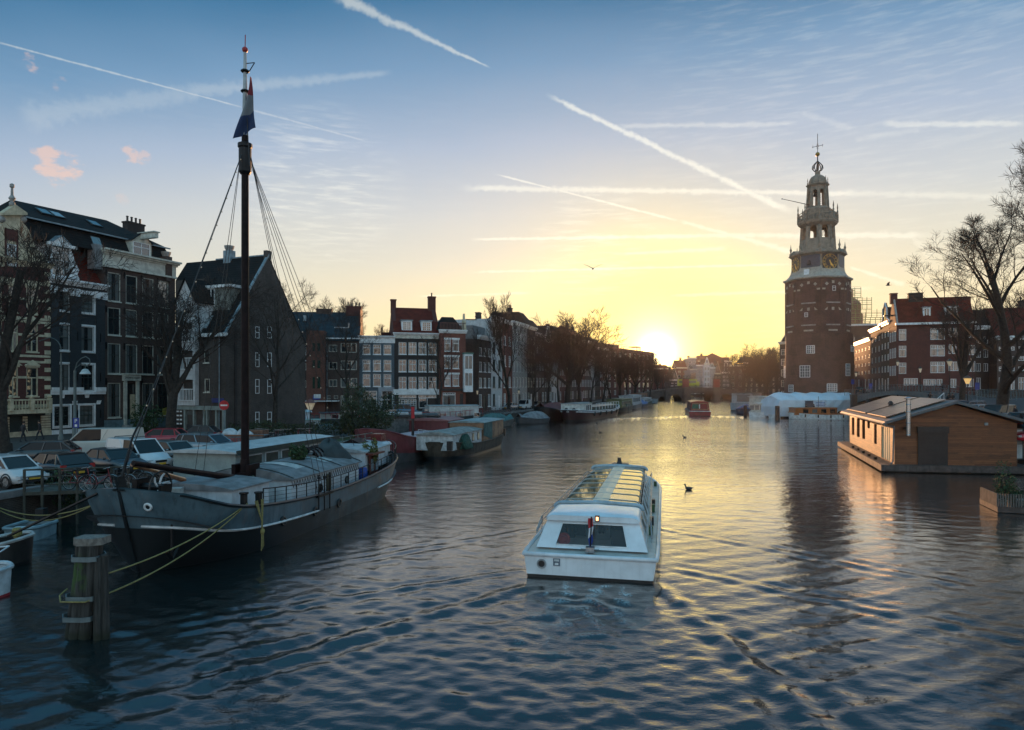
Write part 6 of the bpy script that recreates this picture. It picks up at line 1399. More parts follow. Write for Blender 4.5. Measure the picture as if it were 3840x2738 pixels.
# black painted bow panel, stem and hawse ring
b=MB(); L=f.L; b.loft([[(L*(.5+.5*(1-.09*(1-v)))-.2,-.09,z),(L*(.5+.5*(1-.09*(1-v)))+.10,-.05,z),(L*(.5+.5*(1-.09*(1-v)))+.10,.05,z),(L*(.5+.5*(1-.09*(1-v)))-.2,.09,z)] for v,z in((0,-.2),(.5,1.45),(.8,2.5),(1.03,3.35))]); b.build('stem_post',HBLK,BR_)
def hullring(t,v,r,m,name,r2=.05,flat=True):
    p=H.pt(t,v,1,.03); q=H.pt(t+.004,v,1,.03); d=(q-p).normalized(); up=(H.pt(t,v+.02,1,.03)-p).normalized(); nrm=d.cross(up).normalized()
    if nrm.y<0: nrm=-nrm
    b=MB(); n=16; rr=[]
    for i in range(n): a=2*PI*i/n; e=d*math.cos(a)+up*math.sin(a); rr.append([p+e*(r+r2*math.cos(2*PI*k/6))+nrm*(r2*math.sin(2*PI*k/6)) for k in range(6)])
    rr.append(rr[0]); b.loft(rr,cap=False); o=b.build(name,m,BR_,smooth=True); b=MB(); b.poly([p+nrm*.01+(d*math.cos(2*PI*i/n)+up*math.sin(2*PI*i/n))*r for i in range(n)]); b.build('opening',HBLK,o); return o
hullring(.9955,.82,.11,WS,'hawse_ring',.045); 
for t in(.745,.615,.50): hullring(t,.60,.17,HBLK,'hull_porthole',.05)
# cabins
xf0,xf1=f.x(1008,1.9),f.x(871,1.9)
zc=1.15; c=cabin(BR_,'front_cabin',xf0,xf1,1.9,1.9,zc,f.z(871,1842,1.9),CABW,TARP,.18,.10)
xm0,xm1=f.x(1338,1.9),f.x(1085,1.9); c2=cabin(BR_,'main_cabin',xm0,xm1,2.0,2.0,1.0,f.z(1090,1800,1.9)+.0,CABW,TARP,.42,.14)
b=MB(); zr2=f.z(1090,1800,1.9)
for k in(.22,.62):
    xx=xm1-(xm1-xm0)*k; pts=[(xx,-1.6+3.4*i/6) for i in range(7)]
    b.loft([[(xx+dx,y,zr2+.42*(1-(y/2.0)**2)+.085) for y in [-.6+2.3*i/6 for i in range(7)]] for dx in(-.9,0)],closed=False)
b.build('translucent_panel',mat('pale translucent sheet',(.42,.44,.43),.4),c2)
b=MB()
for k in(.0,.33,.66,1): xx=xm0+(xm1-xm0)*k; b.tube([(xx,y,zr2+.42*(1-(y/2.1)**2)+.09) for y in [-2.1+4.2*i/8 for i in range(9)]],.03,4)
b.build('batten',TARPD,c2)
b=MB(); zz=zr2-.05; n=30
for i in range(n): x_=xm0+(xm1-xm0)*i/n; b.tube([(x_,2.02,zz),(x_+(xm1-xm0)/n/2,2.03,zz-.28),(x_+(xm1-xm0)/n,2.02,zz)],.012,3,False)
b.build('lashing',WIRE,c2)
portholes(c2,IRON,[(f.x(1202,2.02),2.03,1.55),(f.x(1300,2.02),2.03,1.55)],.17)
b=MB(); x_=f.x(1232,2.02); b.box(x_-.22,2.0,1.05,x_+.22,2.06,2.1); b.build('cabin_door',mat('dark olive door',(.03,.035,.02)),c2)
# stern wheelhouse
xs0,xs1=.9,xm0-.9; zw=f.z(1400,1690,1.5); c3=cabin(BR_,'stern_cabin',xs0+.2,xs1,1.35,1.95,1.6,zw+.1,CABW,mat('pale deck paint',(.30,.34,.36),.6,streak=.3),.22,.10)
b=MB(); b.lathe([(1.36,1.6),(1.36,zw+.1),(1.5,zw+.12),(1.4,zw+.24),(.2,zw+.35)],20,(xs0+.2,0,0)); b.build('rounded_end',CABW,c3)
xd=f.x(1338,1.9); b=MB(); b.box(xs1-1.7,1.97,1.45,xs1-.5,2.06,zw-.05).box(xs1-1.9,1.9,zw-.05,xs1-.2,2.35,zw+.05); dd=b.build('wooden_door',mat('red brown door',(.10,.025,.018),.45),c3)
b=MB(); b.box(xs1-1.58,2.065,1.6,xs1-1.22,2.08,zw-.3).box(xs1-.98,2.065,1.6,xs1-.62,2.08,zw-.3); b.build('pane',mat('curtained glass',(.20,.28,.33),.1),dd)
b=MB(); b.box(xs0+1.0,1.75,2.1,xs0+1.3,1.82,zw-.2); b.build('pane',GL,c3)
b=MB(); b.box(xs0-.5,.2,zw+.25,xs0+.2,.9,zw+.75); b.build('dark_red_hatch',mat('oxblood gloss',(.09,.012,.012),.25),c3)
b=MB(); b.prism([(-.8,zw+.25),(.8,zw+.25),(0,zw+.62)],xs0+1.3,xs0+2.6,'yz'); b.build('skylight',MASTM,c3)
for tt in [(.42,-.2),(.32,.35)]: pass
# companion hood, covered heap, plants
b=MB(); xx=f.x(1195,.6); n=10; b.loft([[(x_,.1+.62*math.cos(PI*i/n),zr2+.25+.62*math.sin(PI*i/n)) for i in range(n+1)] for x_ in(xx-.9,xx+.3)],closed=False); hd=b.build('companion_hood',mat('hood glazing',(.10,.11,.11),.15),c2)
b=MB(); 
for x_ in(xx-.9,xx-.5,xx-.1,xx+.3): b.tube([(x_,.1+.64*math.cos(PI*i/n),zr2+.25+.64*math.sin(PI*i/n)) for i in range(n+1)],.05,5)
b.build('hood_frame',MASTM,hd)
def heap(name,label,cat,c,sz,m,seed=1,parent=None,k=.25):
    rg=random.Random(seed); b=MB(); N,M_=18,9; ph=[rg.uniform(0,6) for _ in range(6)]
    rr=[]
    for j in range(M_+1):
        el=PI/2*j/M_; ring=[]
        for i in range(N):
            a=2*PI*i/N; q=1+k*(math.sin(3*a+ph[0])*.5+math.sin(5*a+ph[1]+el*3)*.4+math.sin(2*a+el*4+ph[2])*.4)
            ring.append((math.cos(a)*math.cos(el)*sz[0]*q,math.sin(a)*math.cos(el)*sz[1]*q,math.sin(el)*sz[2]*(1+k*.5*math.sin(4*a+ph[3]))))
        rr.append(ring)
    b.loft(rr)
    if parent is None: t=b.build(name,m,smooth=True); t.location=c; return tag(t,label,cat)
    o=b.build(name,m,parent,smooth=True); o.location=c; return o
xx=f.x(1262,1.0); heap('covered_heap','','',(xx,.6,1.9),(1.0,1.1,1.55),TARPD,3,BR_,.18)
def lp(fr,x,y,z): return fr.o+fr.e*x+fr.n*y
def onboat(fr,px,y,z): v=fr.o+fr.e*fr.x(px,y)+fr.n*y; return (v.x,v.y,z)
shrub('potted_conifer','bushy green potted plant on the main cabin roof of the barge','potted plant',onboat(f,1118,.3,zr2+.35),(.36,.36,.75),1500,.06,LEAF,seed=11)
shrub('potted_plant','yellow green potted plant by the stern cabin of the barge','potted plant',onboat(f,1392,1.9,1.9),(.38,.38,1.2),1100,.07,mat('olive leaves',(.09,.11,.03),.8,var=.5,vs=8),seed=12)
shrub('potted_plant','small grey green plant at the foot of the barge mast','potted plant',onboat(f,927,.8,1.8),(.42,.42,.6),900,.06,mat('grey green leaves',(.10,.12,.08),.8,var=.5,vs=8),seed=13)
b=MB(); b.lathe([(.2,0),(.24,.1),(.24,.62),(.2,.7)],12); bl=b.build('blue_drum',mat('blue plastic',(.01,.07,.35),.4),smooth=R(40)); bl.location=onboat(f,1361,1.95,1.2); tag(bl,'blue plastic drum on the barge side deck before the stern cabin','drum')
# side railing with posts
def railing(root,Hh,t0,t1,h_,n,side=1,m=IRON,name='railing',r=.025,mid=True):
    b=MB(); pts=[Hh.pt(t0+(t1-t0)*i/n,1,side,-.06) for i in range(n+1)]; b.tube([p+Vector((0,0,h_)) for p in pts],r,5)
    if mid: b.tube([p+Vector((0,0,h_*.5)) for p in pts],r*.4,4); b.tube([p+Vector((0,0,h_*.25)) for p in pts],r*.3,3); b.tube([p+Vector((0,0,h_*.75)) for p in pts],r*.3,3)
    for p in pts: b.tube([p,p+Vector((0,0,h_))],r,5)
    return b.build(name,m,root)
railing(BR_,H,.17,.80,.62,16); railing(BR_,H,.02,.14,.7,5)
# mast, tabernacle, boom
xm=f.x(919,0); MX=xm; zt=f.z(912,190,0); zh=f.z(916,560,0)
b=MB(); b.tube([(xm,0,2.2),(xm+.0,0,6),(xm,0,zh-.3),(xm,0,zh+.6)],[.17,.165,.145,.14],14); mast=b.build('mast',MASTM,BR_,smooth=R(50))
b=MB(); b.tube([(xm,0,zh+.1),(xm,0,zt)],[.14,.06],12); b.build('topmast',mat('pale topmast paint',(.38,.42,.43),.5),mast,smooth=R(50))
b=MB(); b.lathe([(.2,-1.05),(.26,-.95),(.26,.05),(.3,.1),(.3,.25),(.2,.3)],12,(xm,0,zh)); 
b.build('mast_band',IRON,mast)
for z_ in(f.z(912,338,0),f.z(912,262,0)): b=MB(); b.lathe([(.14,-.05),(.19,0),(.14,.06)],10,(xm,0,z_)); b.build('mast_band',IRON,mast)
b=MB(); b.ico((xm,0,zt+.1),.13); b.tube([(xm,0,zt+.1),(xm-.02,0,zt+.75)],.02,4); b.build('truck_ball',mat('red paint',(.35,.02,.02),.4),mast)
b=MB(); zb_=f.z(948,262,0); b.tube([(xm,0,zb_),(xm-.9,-.0,zb_+.05)] if 0 else [(xm,0,zb_),(xm+0,.45,zb_)],.02,4); b.tube([(xm,.0,zb_-.5),(xm,.22,zb_-.32),(xm,.45,zb_)],.02,4); b.build('flag_bracket',IRON,mast)
b=MB(); b.box(xm-.45,-.42,1.0,xm+.35,-.24,2.95).box(xm-.45,.24,1.0,xm+.35,.42,2.95).box(xm-.28,-.26,1.0,xm+.28,.26,2.6); b.build('tabernacle',MASTM,BR_)
b=MB(); b.tube([(xm,0,2.0),(xm,0,3.15)],[.30,.19],12); b.build('mast_heel',MASTM,BR_,smooth=R(50))
def L2(px,py,y): return Vector((f.x(px,y),y,f.z(px,py,y)))
# yacht ensign hanging from the bracket
def flag(parent,p0,w_,h_,seed=0,cols=((.42,.02,.03),(.55,.57,.6),(.015,.05,.25)),name='flag',vertical=True,fold=.25,nx=10,nz=18,shape=None):
    b=MB(); I=[]
    for j in range(nz+1):
        r=[]; v=j/nz
        for i in range(nx+1):
            u=i/nx; x,y,z=shape(u,v) if shape else (w_*u,fold*math.sin(u*9+v*3+seed)*w_*.25,-h_*v); r.append(b.v((p0[0]+x,p0[1]+y,p0[2]+z)))
        I.append(r)
    for j in range(nz):
        for i in range(nx): b.mi=min(2,int((j+.5)/nz*3)); b.f((I[j][i],I[j][i+1],I[j+1][i+1],I[j+1][i]))
    ms=[mat(name+str(k)+' cloth %d'%seed,c_,.8,var=.1) for k,c_ in enumerate(cols)]
    return b.build(name,ms,parent,smooth=True)
# the flag hangs slanting: corners measured on the photo plane through the mast
pA,pB,pC,pD=[(948,298),(968,488),(884,528),(915,425)][0:4] and (948,298),(968,488),(884,530),(922,400)
def L0(px,py): d=f.Y(919,0); return (at(px,d),zof(py,d))
A,B2,C2_,D2=[L0(*p) for p in (pA,pB,pC,pD)]; mX,_=L0(915,400)
def shp(u,v):
    # v 0..1 from the red corner to the blue edge, u across (left..right)
    l=Vector(A).lerp(Vector(D2),min(1,v*2.2)) if v<.45 else Vector(D2).lerp(Vector(C2_),(v-.45)/.55); r=Vector(A).lerp(Vector(B2),v)
    q=l.lerp(r,u); lat=q.x-at(919,f.Y(919,0)); dep=.10*math.sin(u*7+v*5)
    # world x -> local frame (x,y)
    wv=Vector((lat,dep-.22)); return (wv.dot(f.e),wv.dot(f.n),q.y)
flag(mast,(xm,0,0),1,1,2,shape=shp,name='dutch_flag',cols=((.20,.02,.03),(.16,.18,.20),(.012,.03,.09)))
# spars lying forward
b=MB(); b.tube([L2(1000,1812,.35),L2(860,1790,.35),L2(500,1737,.3)],[.12,.13,.09],10); b.build('boom',MASTM,BR_,smooth=R(50))
b=MB(); b.tube([L2(690,1800,-.6),L2(495,1742,-.3)],[.10,.07],10); b.build('gaff',VARN,BR_,smooth=R(50))  # sunlight on this spar is put into its orange wood colour
b=MB(); b.box(f.x(1005,.35)-.12,.25,1.9,f.x(1005,.35)+.1,.45,2.55); b.build('boom_crutch',IRON,BR_)
b=MB(); b.tube([L2(455,1800,0),L2(470,1740,0),L2(497,1640,0),L2(535,1560,0)],[.06,.05,.04,.03],6); b.build('forestay_tackle',IRON,BR_)
# standing rigging and strings of bulbs
def wires(name,lst,r=.016,m=WIRE):
    b=MB()
    for a,c in lst: b.tube([a,c],r,4)
    return b.build(name,m,BR_)
top=Vector((xm,0,zh+.2)); 
wires('shroud',[(top+Vector((0,.15,0)),H.pt(.60,1,1)+Vector((0,0,.1))),(top+Vector((0,.15,0)),H.pt(.575,1,1)+Vector((0,0,.1))),(top+Vector((0,.15,0)),H.pt(.55,1,1))],.012)
wires('shroud',[(top-Vector((0,.15,0)),H.pt(.66,1,-1)),(top-Vector((0,.15,0)),H.pt(.63,1,-1))],.012)
wires('backstay',[(top,L2(1345,1720,.8)),(Vector((xm,0,zt-4)),L2(1375,1700,.2)),(top,L2(1310,1700,-.6))],.013)
wires('forestay',[(top,Vector((L-.2,0,3.4))),(Vector((xm,0,zt-1.2)),top+Vector((.3,.4,-1)))],.016)
BULB=mat('small bulb',(.35,.34,.3),.3,emis=(1,.8,.5,.12))
def festoon(a,c,n,sag):
    pts=slack(a,c,sag,n); b=MB(); b.tube(pts,.012,4); o=b.build('light_string',WIRE,BR_); g=MB()
    for i,p in enumerate(pts[1:-1]): g.ico(p-Vector((0,0,.07)),.03,n=6,m=4)
    g.build('light_bulb',BULB,o)
festoon(top,L2(497,1640,0),20,.25); festoon(top,L2(1240,1560,-1.2),20,.2)
# deadeyes and chainplates
b=MB()
for t in(.60,.575,.55):
    p=H.pt(t,1,1,.05); b.tube([p+Vector((0,0,.9)),p,p-Vector((0,.0,.75))],.03,4); b.ico(p+Vector((0,0,.75)),.07)
b.box(*(H.pt(.545,1,1)-Vector((.1,.0,.06))),*(H.pt(.605,1,1)+Vector((.1,.14,.0)))); b.build('chainplate',IRON,BR_)
# foredeck gear
xw=f.x(612,.3); zw2=f.z(612,1828,.3)
b=MB(); b.torus((xw,.2,zw2),.55,.035,'x' if 0 else 'y',24,6)
wh=b.build('windlass_wheel',BLKP,BR_); wh.rotation_euler=(0,0,0)
b=MB()
for k in range(6):
    a=2*PI*k/6; b.tube([(xw+.5*q*math.cos(a+q*.9),.2,zw2+.5*q*math.sin(a+q*.9)) for q in(.1,.4,.7,1)],.035,5)
b.build('wheel_spoke',WS,wh)
b=MB(); b.tube([(xw,-.5,zw2),(xw,.4,zw2)],.14,10); b.box(xw-.3,-.7,1.9,xw+.3,-.5,zw2+.3).box(xw-.25,.3,1.9,xw+.25,.42,zw2+.1); b.build('windlass',IRON,BR_)
xa=xf1+.55; ac=MB(); ac.box(-.5,-.2,0,.5,.2,.8); a_=ac.build('air_conditioner',mat('off white casing',(.45,.46,.44),.5),BR_); a_.location=(xa,-.35,1.75); a_.rotation_euler=(0,0,-PI/2+.35+PI); ac=MB(); ac.torus((.1,-.21,.4),.26,.03,'y',18,4); [ac.torus((.1,-.21,.4),.26*k/4,.01,'y',16,3) for k in(1,2,3)]; ac.build('fan_grille',BLKP,a_)
for t_ in(.845,.80):
    p=H.pt(t_,1,1,-.25); b=MB(); b.lathe([(.13,-.2),(.13,.42),(.17,.45),(.17,.5)],10,p); b.build('bollard',IRON,BR_)
rp=MB(); p=H.pt(.82,1,1,.05)
for k in range(4): rp.tube([p+Vector((.30-.05*k,0,.22)),p+Vector((.02,.10,-.55)),p+Vector((-.04+.03*k,.12,-1.0)),p+Vector((-.10+.06*k,.12,-1.5-.05*k)),p+Vector((.02,.12,-1.05)),p+Vector((-.25+.04*k,.0,.22))],.02,4)
rp.ico(p+Vector((0,.12,-.95)),.10,(1,.8,1.2))
rp.build('coiled_rope',ROPE,BR_)
b=MB(); q=H.pt(.93,1,-1); b.tube([H.pt(.995,.95,-1),q+Vector((1.2,-2.2,-1.2))],.05,6); b.build('boarding_pole',IRON,BR_)
an=MB(); p=H.pt(.985,.5,1,.25); an.tube([p+Vector((0,0,.5)),p-Vector((0,0,.7))],.05,6); an.tube([p+Vector((-.3,0,-.45)),p+Vector((0,0,-.75)),p+Vector((.3,0,-.45))],.06,5); an.build('anchor',IRON,BR_)
FB=f; HB=H
# ---- dolphin of mooring piles
c=Vector((at(350,17.2),17.2,0)); dl=thing('mooring_dolphin','weathered bundle of mooring piles with capping board and iron hoops before the barge bow','mooring post',c); dl.scale=(.8,.8,1)
WOODO=mat('old wet pile wood',(.075,.072,.062),.85,var=.45,vs=3,bump=.7,bs=6,streak=.6)
def mk_wood():
    m=bpy.data.materials.new('mossy pile wood'); m.use_nodes=True; t=NT(m.node_tree); p=m.node_tree.nodes['Principled BSDF']; cc=t.new('ShaderNodeTexCoord').outputs['Object']
    s_=t.new('ShaderNodeSeparateXYZ'); t.put(s_.inputs[0],cc); g=t.noise(t.map(cc,(7,7,.5)),2.2,4,.65); gr=t.mix(t.sm(g,.3,.7),(.010,.011,.010),(.050,.049,.045))
    n=t.noise(cc,2.4,3,.6); mk=t.m('MULTIPLY',t.sm(n,.42,.6),t.m('MULTIPLY',t.sm(s_.outputs[2],.9,1.5),t.m('SUBTRACT',1.0,t.sm(s_.outputs[2],1.8,2.25)))); mk=t.m('MULTIPLY',mk,t.m('SUBTRACT',1.0,t.sm(s_.outputs[0],-.15,.1)))
    c1=t.mix(t.m('MULTIPLY',mk,.9),gr,(.035,.085,.014)); low=t.m('SUBTRACT',1.0,t.sm(t.m('ADD',s_.outputs[2],t.m('MULTIPLY',n,.3)),.25,.5)); t.put(p.inputs['Base Color'],t.mix(low,c1,(.012,.016,.008))); p.inputs['Roughness'].default_value=.8
    bm=t.new('ShaderNodeBump'); bm.inputs['Strength'].default_value=.9; bm.inputs['Distance'].default_value=.03; t.put(bm.inputs['Height'],g); t.l.new(bm.outputs[0],p.inputs['Normal']); return m
WP=mk_wood(); rg=random.Random(2)
for i,(x,y,r,tp) in enumerate([(-.34,-.05,.17,2.32),(-.12,-.22,.18,2.32),(.10,-.20,.17,2.32),(-.22,.15,.18,2.32),(.05,.12,.18,2.32),(-.05,-.02,.16,2.32),(.30,-.22,.13,2.02),(.44,-.15,.12,2.06)]):
    dx=-.10 if x<0 else -.02; lean=.30 if i<6 else .04
    b=MB(); b.tube([(x*1.25-lean*1.0,y*1.3,-.6),(x*1.18-lean*.75,y*1.25,.2),(x-lean*.2,y,1.6),(x,y,tp)],[r*1.1,r*1.08,r,r*.97],12); b.build('pile',WP,dl,smooth=R(50))
b=MB(); b.prism([(-.50,-.20),(-.30,-.38),(.10,-.38),(.40,-.22),(.40,.28),(-.46,.28)],2.32,2.50); b.build('capping_board',mat('bleached board',(.15,.14,.125),.8,var=.35,vs=8,bump=.4,bs=20),dl)
for z_,k in((2.0,0),(1.02,.14),(.52,.22)):
    b=MB(); pts=[(-.58,-.1),(-.38,-.40),(.10,-.43),(.28,-.36),(.30,.1),(.1,.36),(-.35,.36)]; rings=[]
    pp=[Vector((x*(1+k*.4)-k*1.0*(1 if x<0 else .8),y*(1+k*.35),z_)) for x,y in pts]; pp.append(pp[0]); 
    for p_ in pp: o=(p_-Vector((-.1-k,0,z_))).normalized(); rings.append([p_+o*.02+Vector((0,0,-.06)),p_+o*.05+Vector((0,0,-.06)),p_+o*.05+Vector((0,0,.06)),p_+o*.02+Vector((0,0,.06))])
    b.loft(rings,cap=False); b.build('iron_hoop',mat('galvanised hoop',(.14,.18,.19),.5,metal=.4),dl)
def wpt(fr,v): q=fr.o+fr.e*v.x+fr.n*v.y; return Vector((q.x,q.y,v.z))
bt=wpt(FB,HB.pt(.845,1,1,-.1)+Vector((0,0,.1)))
for nm,end,sg,lb in(('mooring_rope',Vector((c.x+.30,c.y-.05,1.55)),.25,'upper hemp mooring rope from the barge bollard to the dolphin'),('mooring_rope',Vector((c.x+.1,c.y-.50,1.0)),.38,'lower hemp mooring rope looped round the middle hoop of the dolphin')):
    b=MB(); pts=slack(bt,end,sg,22)
    if sg>.3: pts+=[Vector((c.x-.55,c.y-.42,.98)),Vector((c.x-.78,c.y-.1,1.04)),Vector((c.x-.72,c.y+.1,1.15))]
    b.tube(pts,.022,6); tag(b.build(nm,ROPE,smooth=True),lb,'rope')
for i,(p0,p1,sg) in enumerate(((G(0,1905,1.0),G(330,1885,1.8),.35),(G(0,1915,.9),G(335,1880,1.8),.5))): b=MB(); b.tube(slack(p0,wpt(FB,HB.pt(.93,.9,-1)),sg,18),.022,5); tag(b.build('mooring_rope',ROPE),['upper','lower'][i]+' of the two slack ropes from the left edge to the barge bow','rope')
# ---------------------------------------------------------------- white canal tour boat
f=Frame((at(2208,22.1),22.1),(at(2208,22.1)+20*math.sin(R(12.6)),22.1+20*math.cos(R(12.6)))); TB=f.root('tour_boat','white glass roofed canal tour boat seen from astern in the middle of the canal','tour boat')
WB=mat('white hull paint',(.66,.72,.76),.28,var=.10,vs=1.3,coat=.4,streak=.14); BB=mat('black boot top',(.01,.012,.014),.3); CT=mat('cream deck paint',(.45,.45,.42),.45,var=.15)
H=Hull(20,4.32,[(0,.78),(.5,.80),(.8,.92),(1,1.15)],tb=.72,pb=2.2,qb=.75,ts=.06,ps=2,qs=1,w0=.985,rk=.06,fb=.4,fm=.07,z0=-.2)
H.build(TB,[WB,BB],[(.30,1),(1,0)],bul=.03,deckm=CT); H.rail(TB,'rubbing_rail',WB,0,1,.97,.07,.02)
b=MB(); b.tube([H.pt(0,.97,1,.02),H.pt(0,.97,-1,.02)],.075,8); b.build('stern_rail',WB,TB,smooth=True)
zr=1.69
# aft cabin wall, side walls and their windows
AL=mat('tinted glass',(.05,.06,.065),.06,var=0,alpha=.42,spec=.9); 
b=MB()
def tri(x,hw,z): return (x,hw,z)
# back wall with window opening: bottom x .72 half 1.86; top x 1.28 half 1.52
P_=lambda u,v: (.72+.56*v,(1.86+(1.55-1.86)*v)*u,.82+(zr-.82)*v)
wb,wt=.12,.86; ub,ut=.655,.64
for q in ([(-1,0),(1,0),(1,wb),(-1,wb)],[(-1,wt),(1,wt),(1,1),(-1,1)],[(-1,wb),(-ub,wb),(-ut,wt),(-1,wt)],[(ub,wb),(1,wb),(1,wt),(ut,wt)]): b.poly([P_(*k) for k in q])
xe=16.4
for sg in(-1,1):
    b.poly([(.72,1.86*sg,.82),(1.28,1.55*sg,zr),(2.3,1.55*sg,zr),(2.0,1.80*sg,.82)])
    b.poly([(2.0,1.80*sg,.80),(xe,1.62*sg,.80),(xe,1.58*sg,.98),(2.05,1.74*sg,.98)])
    b.poly([(2.3,1.57*sg,zr-.10),(xe,1.42*sg,zr-.10),(xe,1.40*sg,zr),(2.3,1.55*sg,zr)])
b.build('cabin',WB,TB)
b=MB(); b.poly([P_(-ub,wb),P_(ub,wb),P_(ut,wt),P_(-ut,wt)]); b.build('stern_window',AL,TB)
b=MB(); 
for q in [P_(-ub-.02,wb-.015),P_(ub+.02,wb-.015),P_(ut+.02,wt+.015),P_(-ut-.02,wt+.015)]: pass
q=[Vector(P_(*k)) for k in((-ub,wb),(ub,wb),(ut,wt),(-ut,wt),(-ub,wb))]; b.tube([p+Vector((-.012,0,.008)) for p in q],.022,4,False); b.build('window_frame',mat('pale frame',(.7,.74,.76),.4),TB)
for sg in(-1,1):
    n=9
    for i in range(n):
        x0=2.35+(xe-2.4)*i/n; x1=x0+(xe-2.4)/n-.14; w0=lambda x,z:(1.76-.12*(x-2)/14 if z<1.2 else 1.56-.14*(x-2)/14)
        b=MB(); b.poly([(x0,w0(x0,1)*sg,1.0),(x1,w0(x1,1)*sg,1.0),(x1,w0(x1,1.5)*sg,1.57),(x0+.05,w0(x0,1.5)*sg,1.57)]); b.build('side_window',AL,TB)
        b=MB(); b.tube([(x0-.07,w0(x0,1)*sg*1.005,.98),(x0-.03,w0(x0,1.5)*sg*1.005,1.6)],.03,4); b.build('window_post',WB,TB)
# white moulded hood and glazed roof
def roof_sec(x,hw,z,r=.26,n=7,zc=.06):
    pts=[(x,-hw,z-.02)]
    for i in range(n): a=PI-PI/2*i/(n-1); pts.append((x,-hw+r+r*math.cos(a),z+.0+.16*math.sin(a)))
    pts.append((x,0,z+.16+zc)); 
    for i in range(n): a=PI/2-PI/2*i/(n-1); pts.append((x,hw-r+r*math.cos(a),z+.16*math.sin(a)))
    pts.append((x,hw,z-.02)); return pts
b=MB(); b.loft([roof_sec(1.12,1.57,zr,zc=0),roof_sec(1.2,1.60,zr+.02,zc=.02),roof_sec(1.5,1.60,zr+.05),roof_sec(3.0,1.58,zr+.05)],cap=False); b.loft([roof_sec(1.12,1.57,zr,zc=0)],cap=False)
b.poly(roof_sec(1.13,1.565,zr,zc=0)); b.build('aft_hood',WB,TB,smooth=R(40))
GR=bpy.data.materials.new('roof glazing'); GR.use_nodes=True; p_=GR.node_tree.nodes['Principled BSDF']; p_.inputs['Base Color'].default_value=(.20,.165,.11,1); p_.inputs['Roughness'].default_value=.03; p_.inputs['IOR'].default_value=1.7; p_.inputs['Alpha'].default_value=.93; p_.inputs['Specular IOR Level'].default_value=1
xs=[3.05+i*1.48 for i in range(10)]
for i in range(9):
    x0,x1=xs[i]+.02,xs[i+1]-.02; x1=min(x1,xe)
    for sg in(-1,1):
        s0=roof_sec(x0,1.53-.012*x0,zr); s1=roof_sec(x1,1.53-.012*x1,zr); k=[i_ for i_,p in enumerate(s0) if p[1]*sg>.26]
        b=MB(); A=[s0[j] for j in k]; B=[s1[j] for j in k]; 
        if sg>0: A=[(x0,.28,zr+.205)]+A; B=[(x1,.28,zr+.205)]+B
        else: A=A+[(x0,-.28,zr+.205)]; B=B+[(x1,-.28,zr+.205)]
        b.loft([A,B],closed=False); b.build('roof_pane',GR,TB,smooth=R(60))
b=MB(); b.loft([[(x,-.30,zr+.205),(x,0,zr+.235),(x,.30,zr+.205),(x,.3,zr+.17),(x,-.3,zr+.17)] for x in(3.0,xe+.2)]); b.build('roof_walkway',mat('pale walkway',(.62,.54,.42),.35,var=.08),TB)
for i,x in enumerate(xs[1:-1]): b=MB(); b.tube([(p[0],p[1]*1.005,p[2]+.012) for p in roof_sec(x,1.53-.012*x,zr)],.015,5); b.build('roof_rib',mat('aluminium rib',(.5,.5,.48),.4,metal=.3),TB)
for x in(3.35,15.3): b=MB(); b.tube([(p[0]+(.0),p[1]*1.03,p[2]+.05) for p in roof_sec(x,1.6-.012*x,zr)],.085,8); b.build('roof_arch',mat('pale blue arch',(.30,.40,.46),.4),TB,smooth=True)
b=MB(); b.loft([roof_sec(xe-1.0,1.38,zr+.01),roof_sec(xe+.5,1.30,zr-.02)],cap=False); b.loft([[(xe+.5,-1.3,zr-.04),(xe+.5,1.3,zr-.04)],[(xe+1.3,-1.35,.95),(xe+1.3,1.35,.95)]],closed=False); b.build('fore_hood',WB,TB,smooth=R(40))
b=MB(); b.box(xe-.6,-.45,zr+.2,xe+.1,.45,zr+.30); b.lathe([(.16,.3),(.12,.42),(.10,.6),(.14,.62)],10,(xe-.3,.05,zr)); b.build('roof_vent',BLKP,TB)
# side hand rails, deck bollards and fenders
for sg in(-1,1):
    b=MB()
    for z_ in(.62,.78): b.tube([(1.4,1.98*sg,.8+z_*.55),(2.2,1.93*sg,.8+z_),(15.5,1.72*sg,.8+z_),(16.4,1.62*sg,1.3)],.02,5)
    for i in range(8): x=2.2+13*i/7; b.tube([(x,(2.0-.018*x)*sg,.8),(x,(1.94-.016*x)*sg,1.58)],.018,4)
    b.build('hand_rail',STEEL,TB)
for i,x in enumerate((3.6,5.4,8.3,9.6,15.5)): b=MB(); b.box(x-.14,-1.98-.0,.8,x+.14,-1.83,1.12); b.build('deck_locker',BLKP if i%2 else mat('dark green locker',(.03,.08,.03),.5),TB)
# stern fittings: flag, lamp, exhaust, emblem, chock
b=MB(); b.tube([(.42,0,.80),(.70,0,1.55),(.80,0,1.90)],.022,6); st_=b.build('flagstaff',MASTM,TB)
def shp2(u,v): return (.04*math.sin(v*6)+.02*u,.06+.10*math.sin(u*4+v*2)*.5+.16*u*(1-.2*v),-.78*v-.10*u*(1-v))
flag(st_,(.80,-.06,1.85),1,1,3,shape=lambda u,v:(-.17*v+.03*math.sin(v*9),(.17*u*(1-v*.25)+.015*math.sin(v*12)),-(.75+.25*u)*v),name='dutch_flag',vertical=True)
fl=[o for o in st_.children][-1]; me=fl.data
for p in me.polygons: u=(p.index%10); p.material_index=min(2,int(u/10*3)) if 0 else p.material_index
b=MB(); b.box(.30,-.14,.80,.55,.14,.98); b.tube([(.32,-.3,.93),(.32,.3,.93)],.018,5); b.build('flag_socket',STEEL,TB)
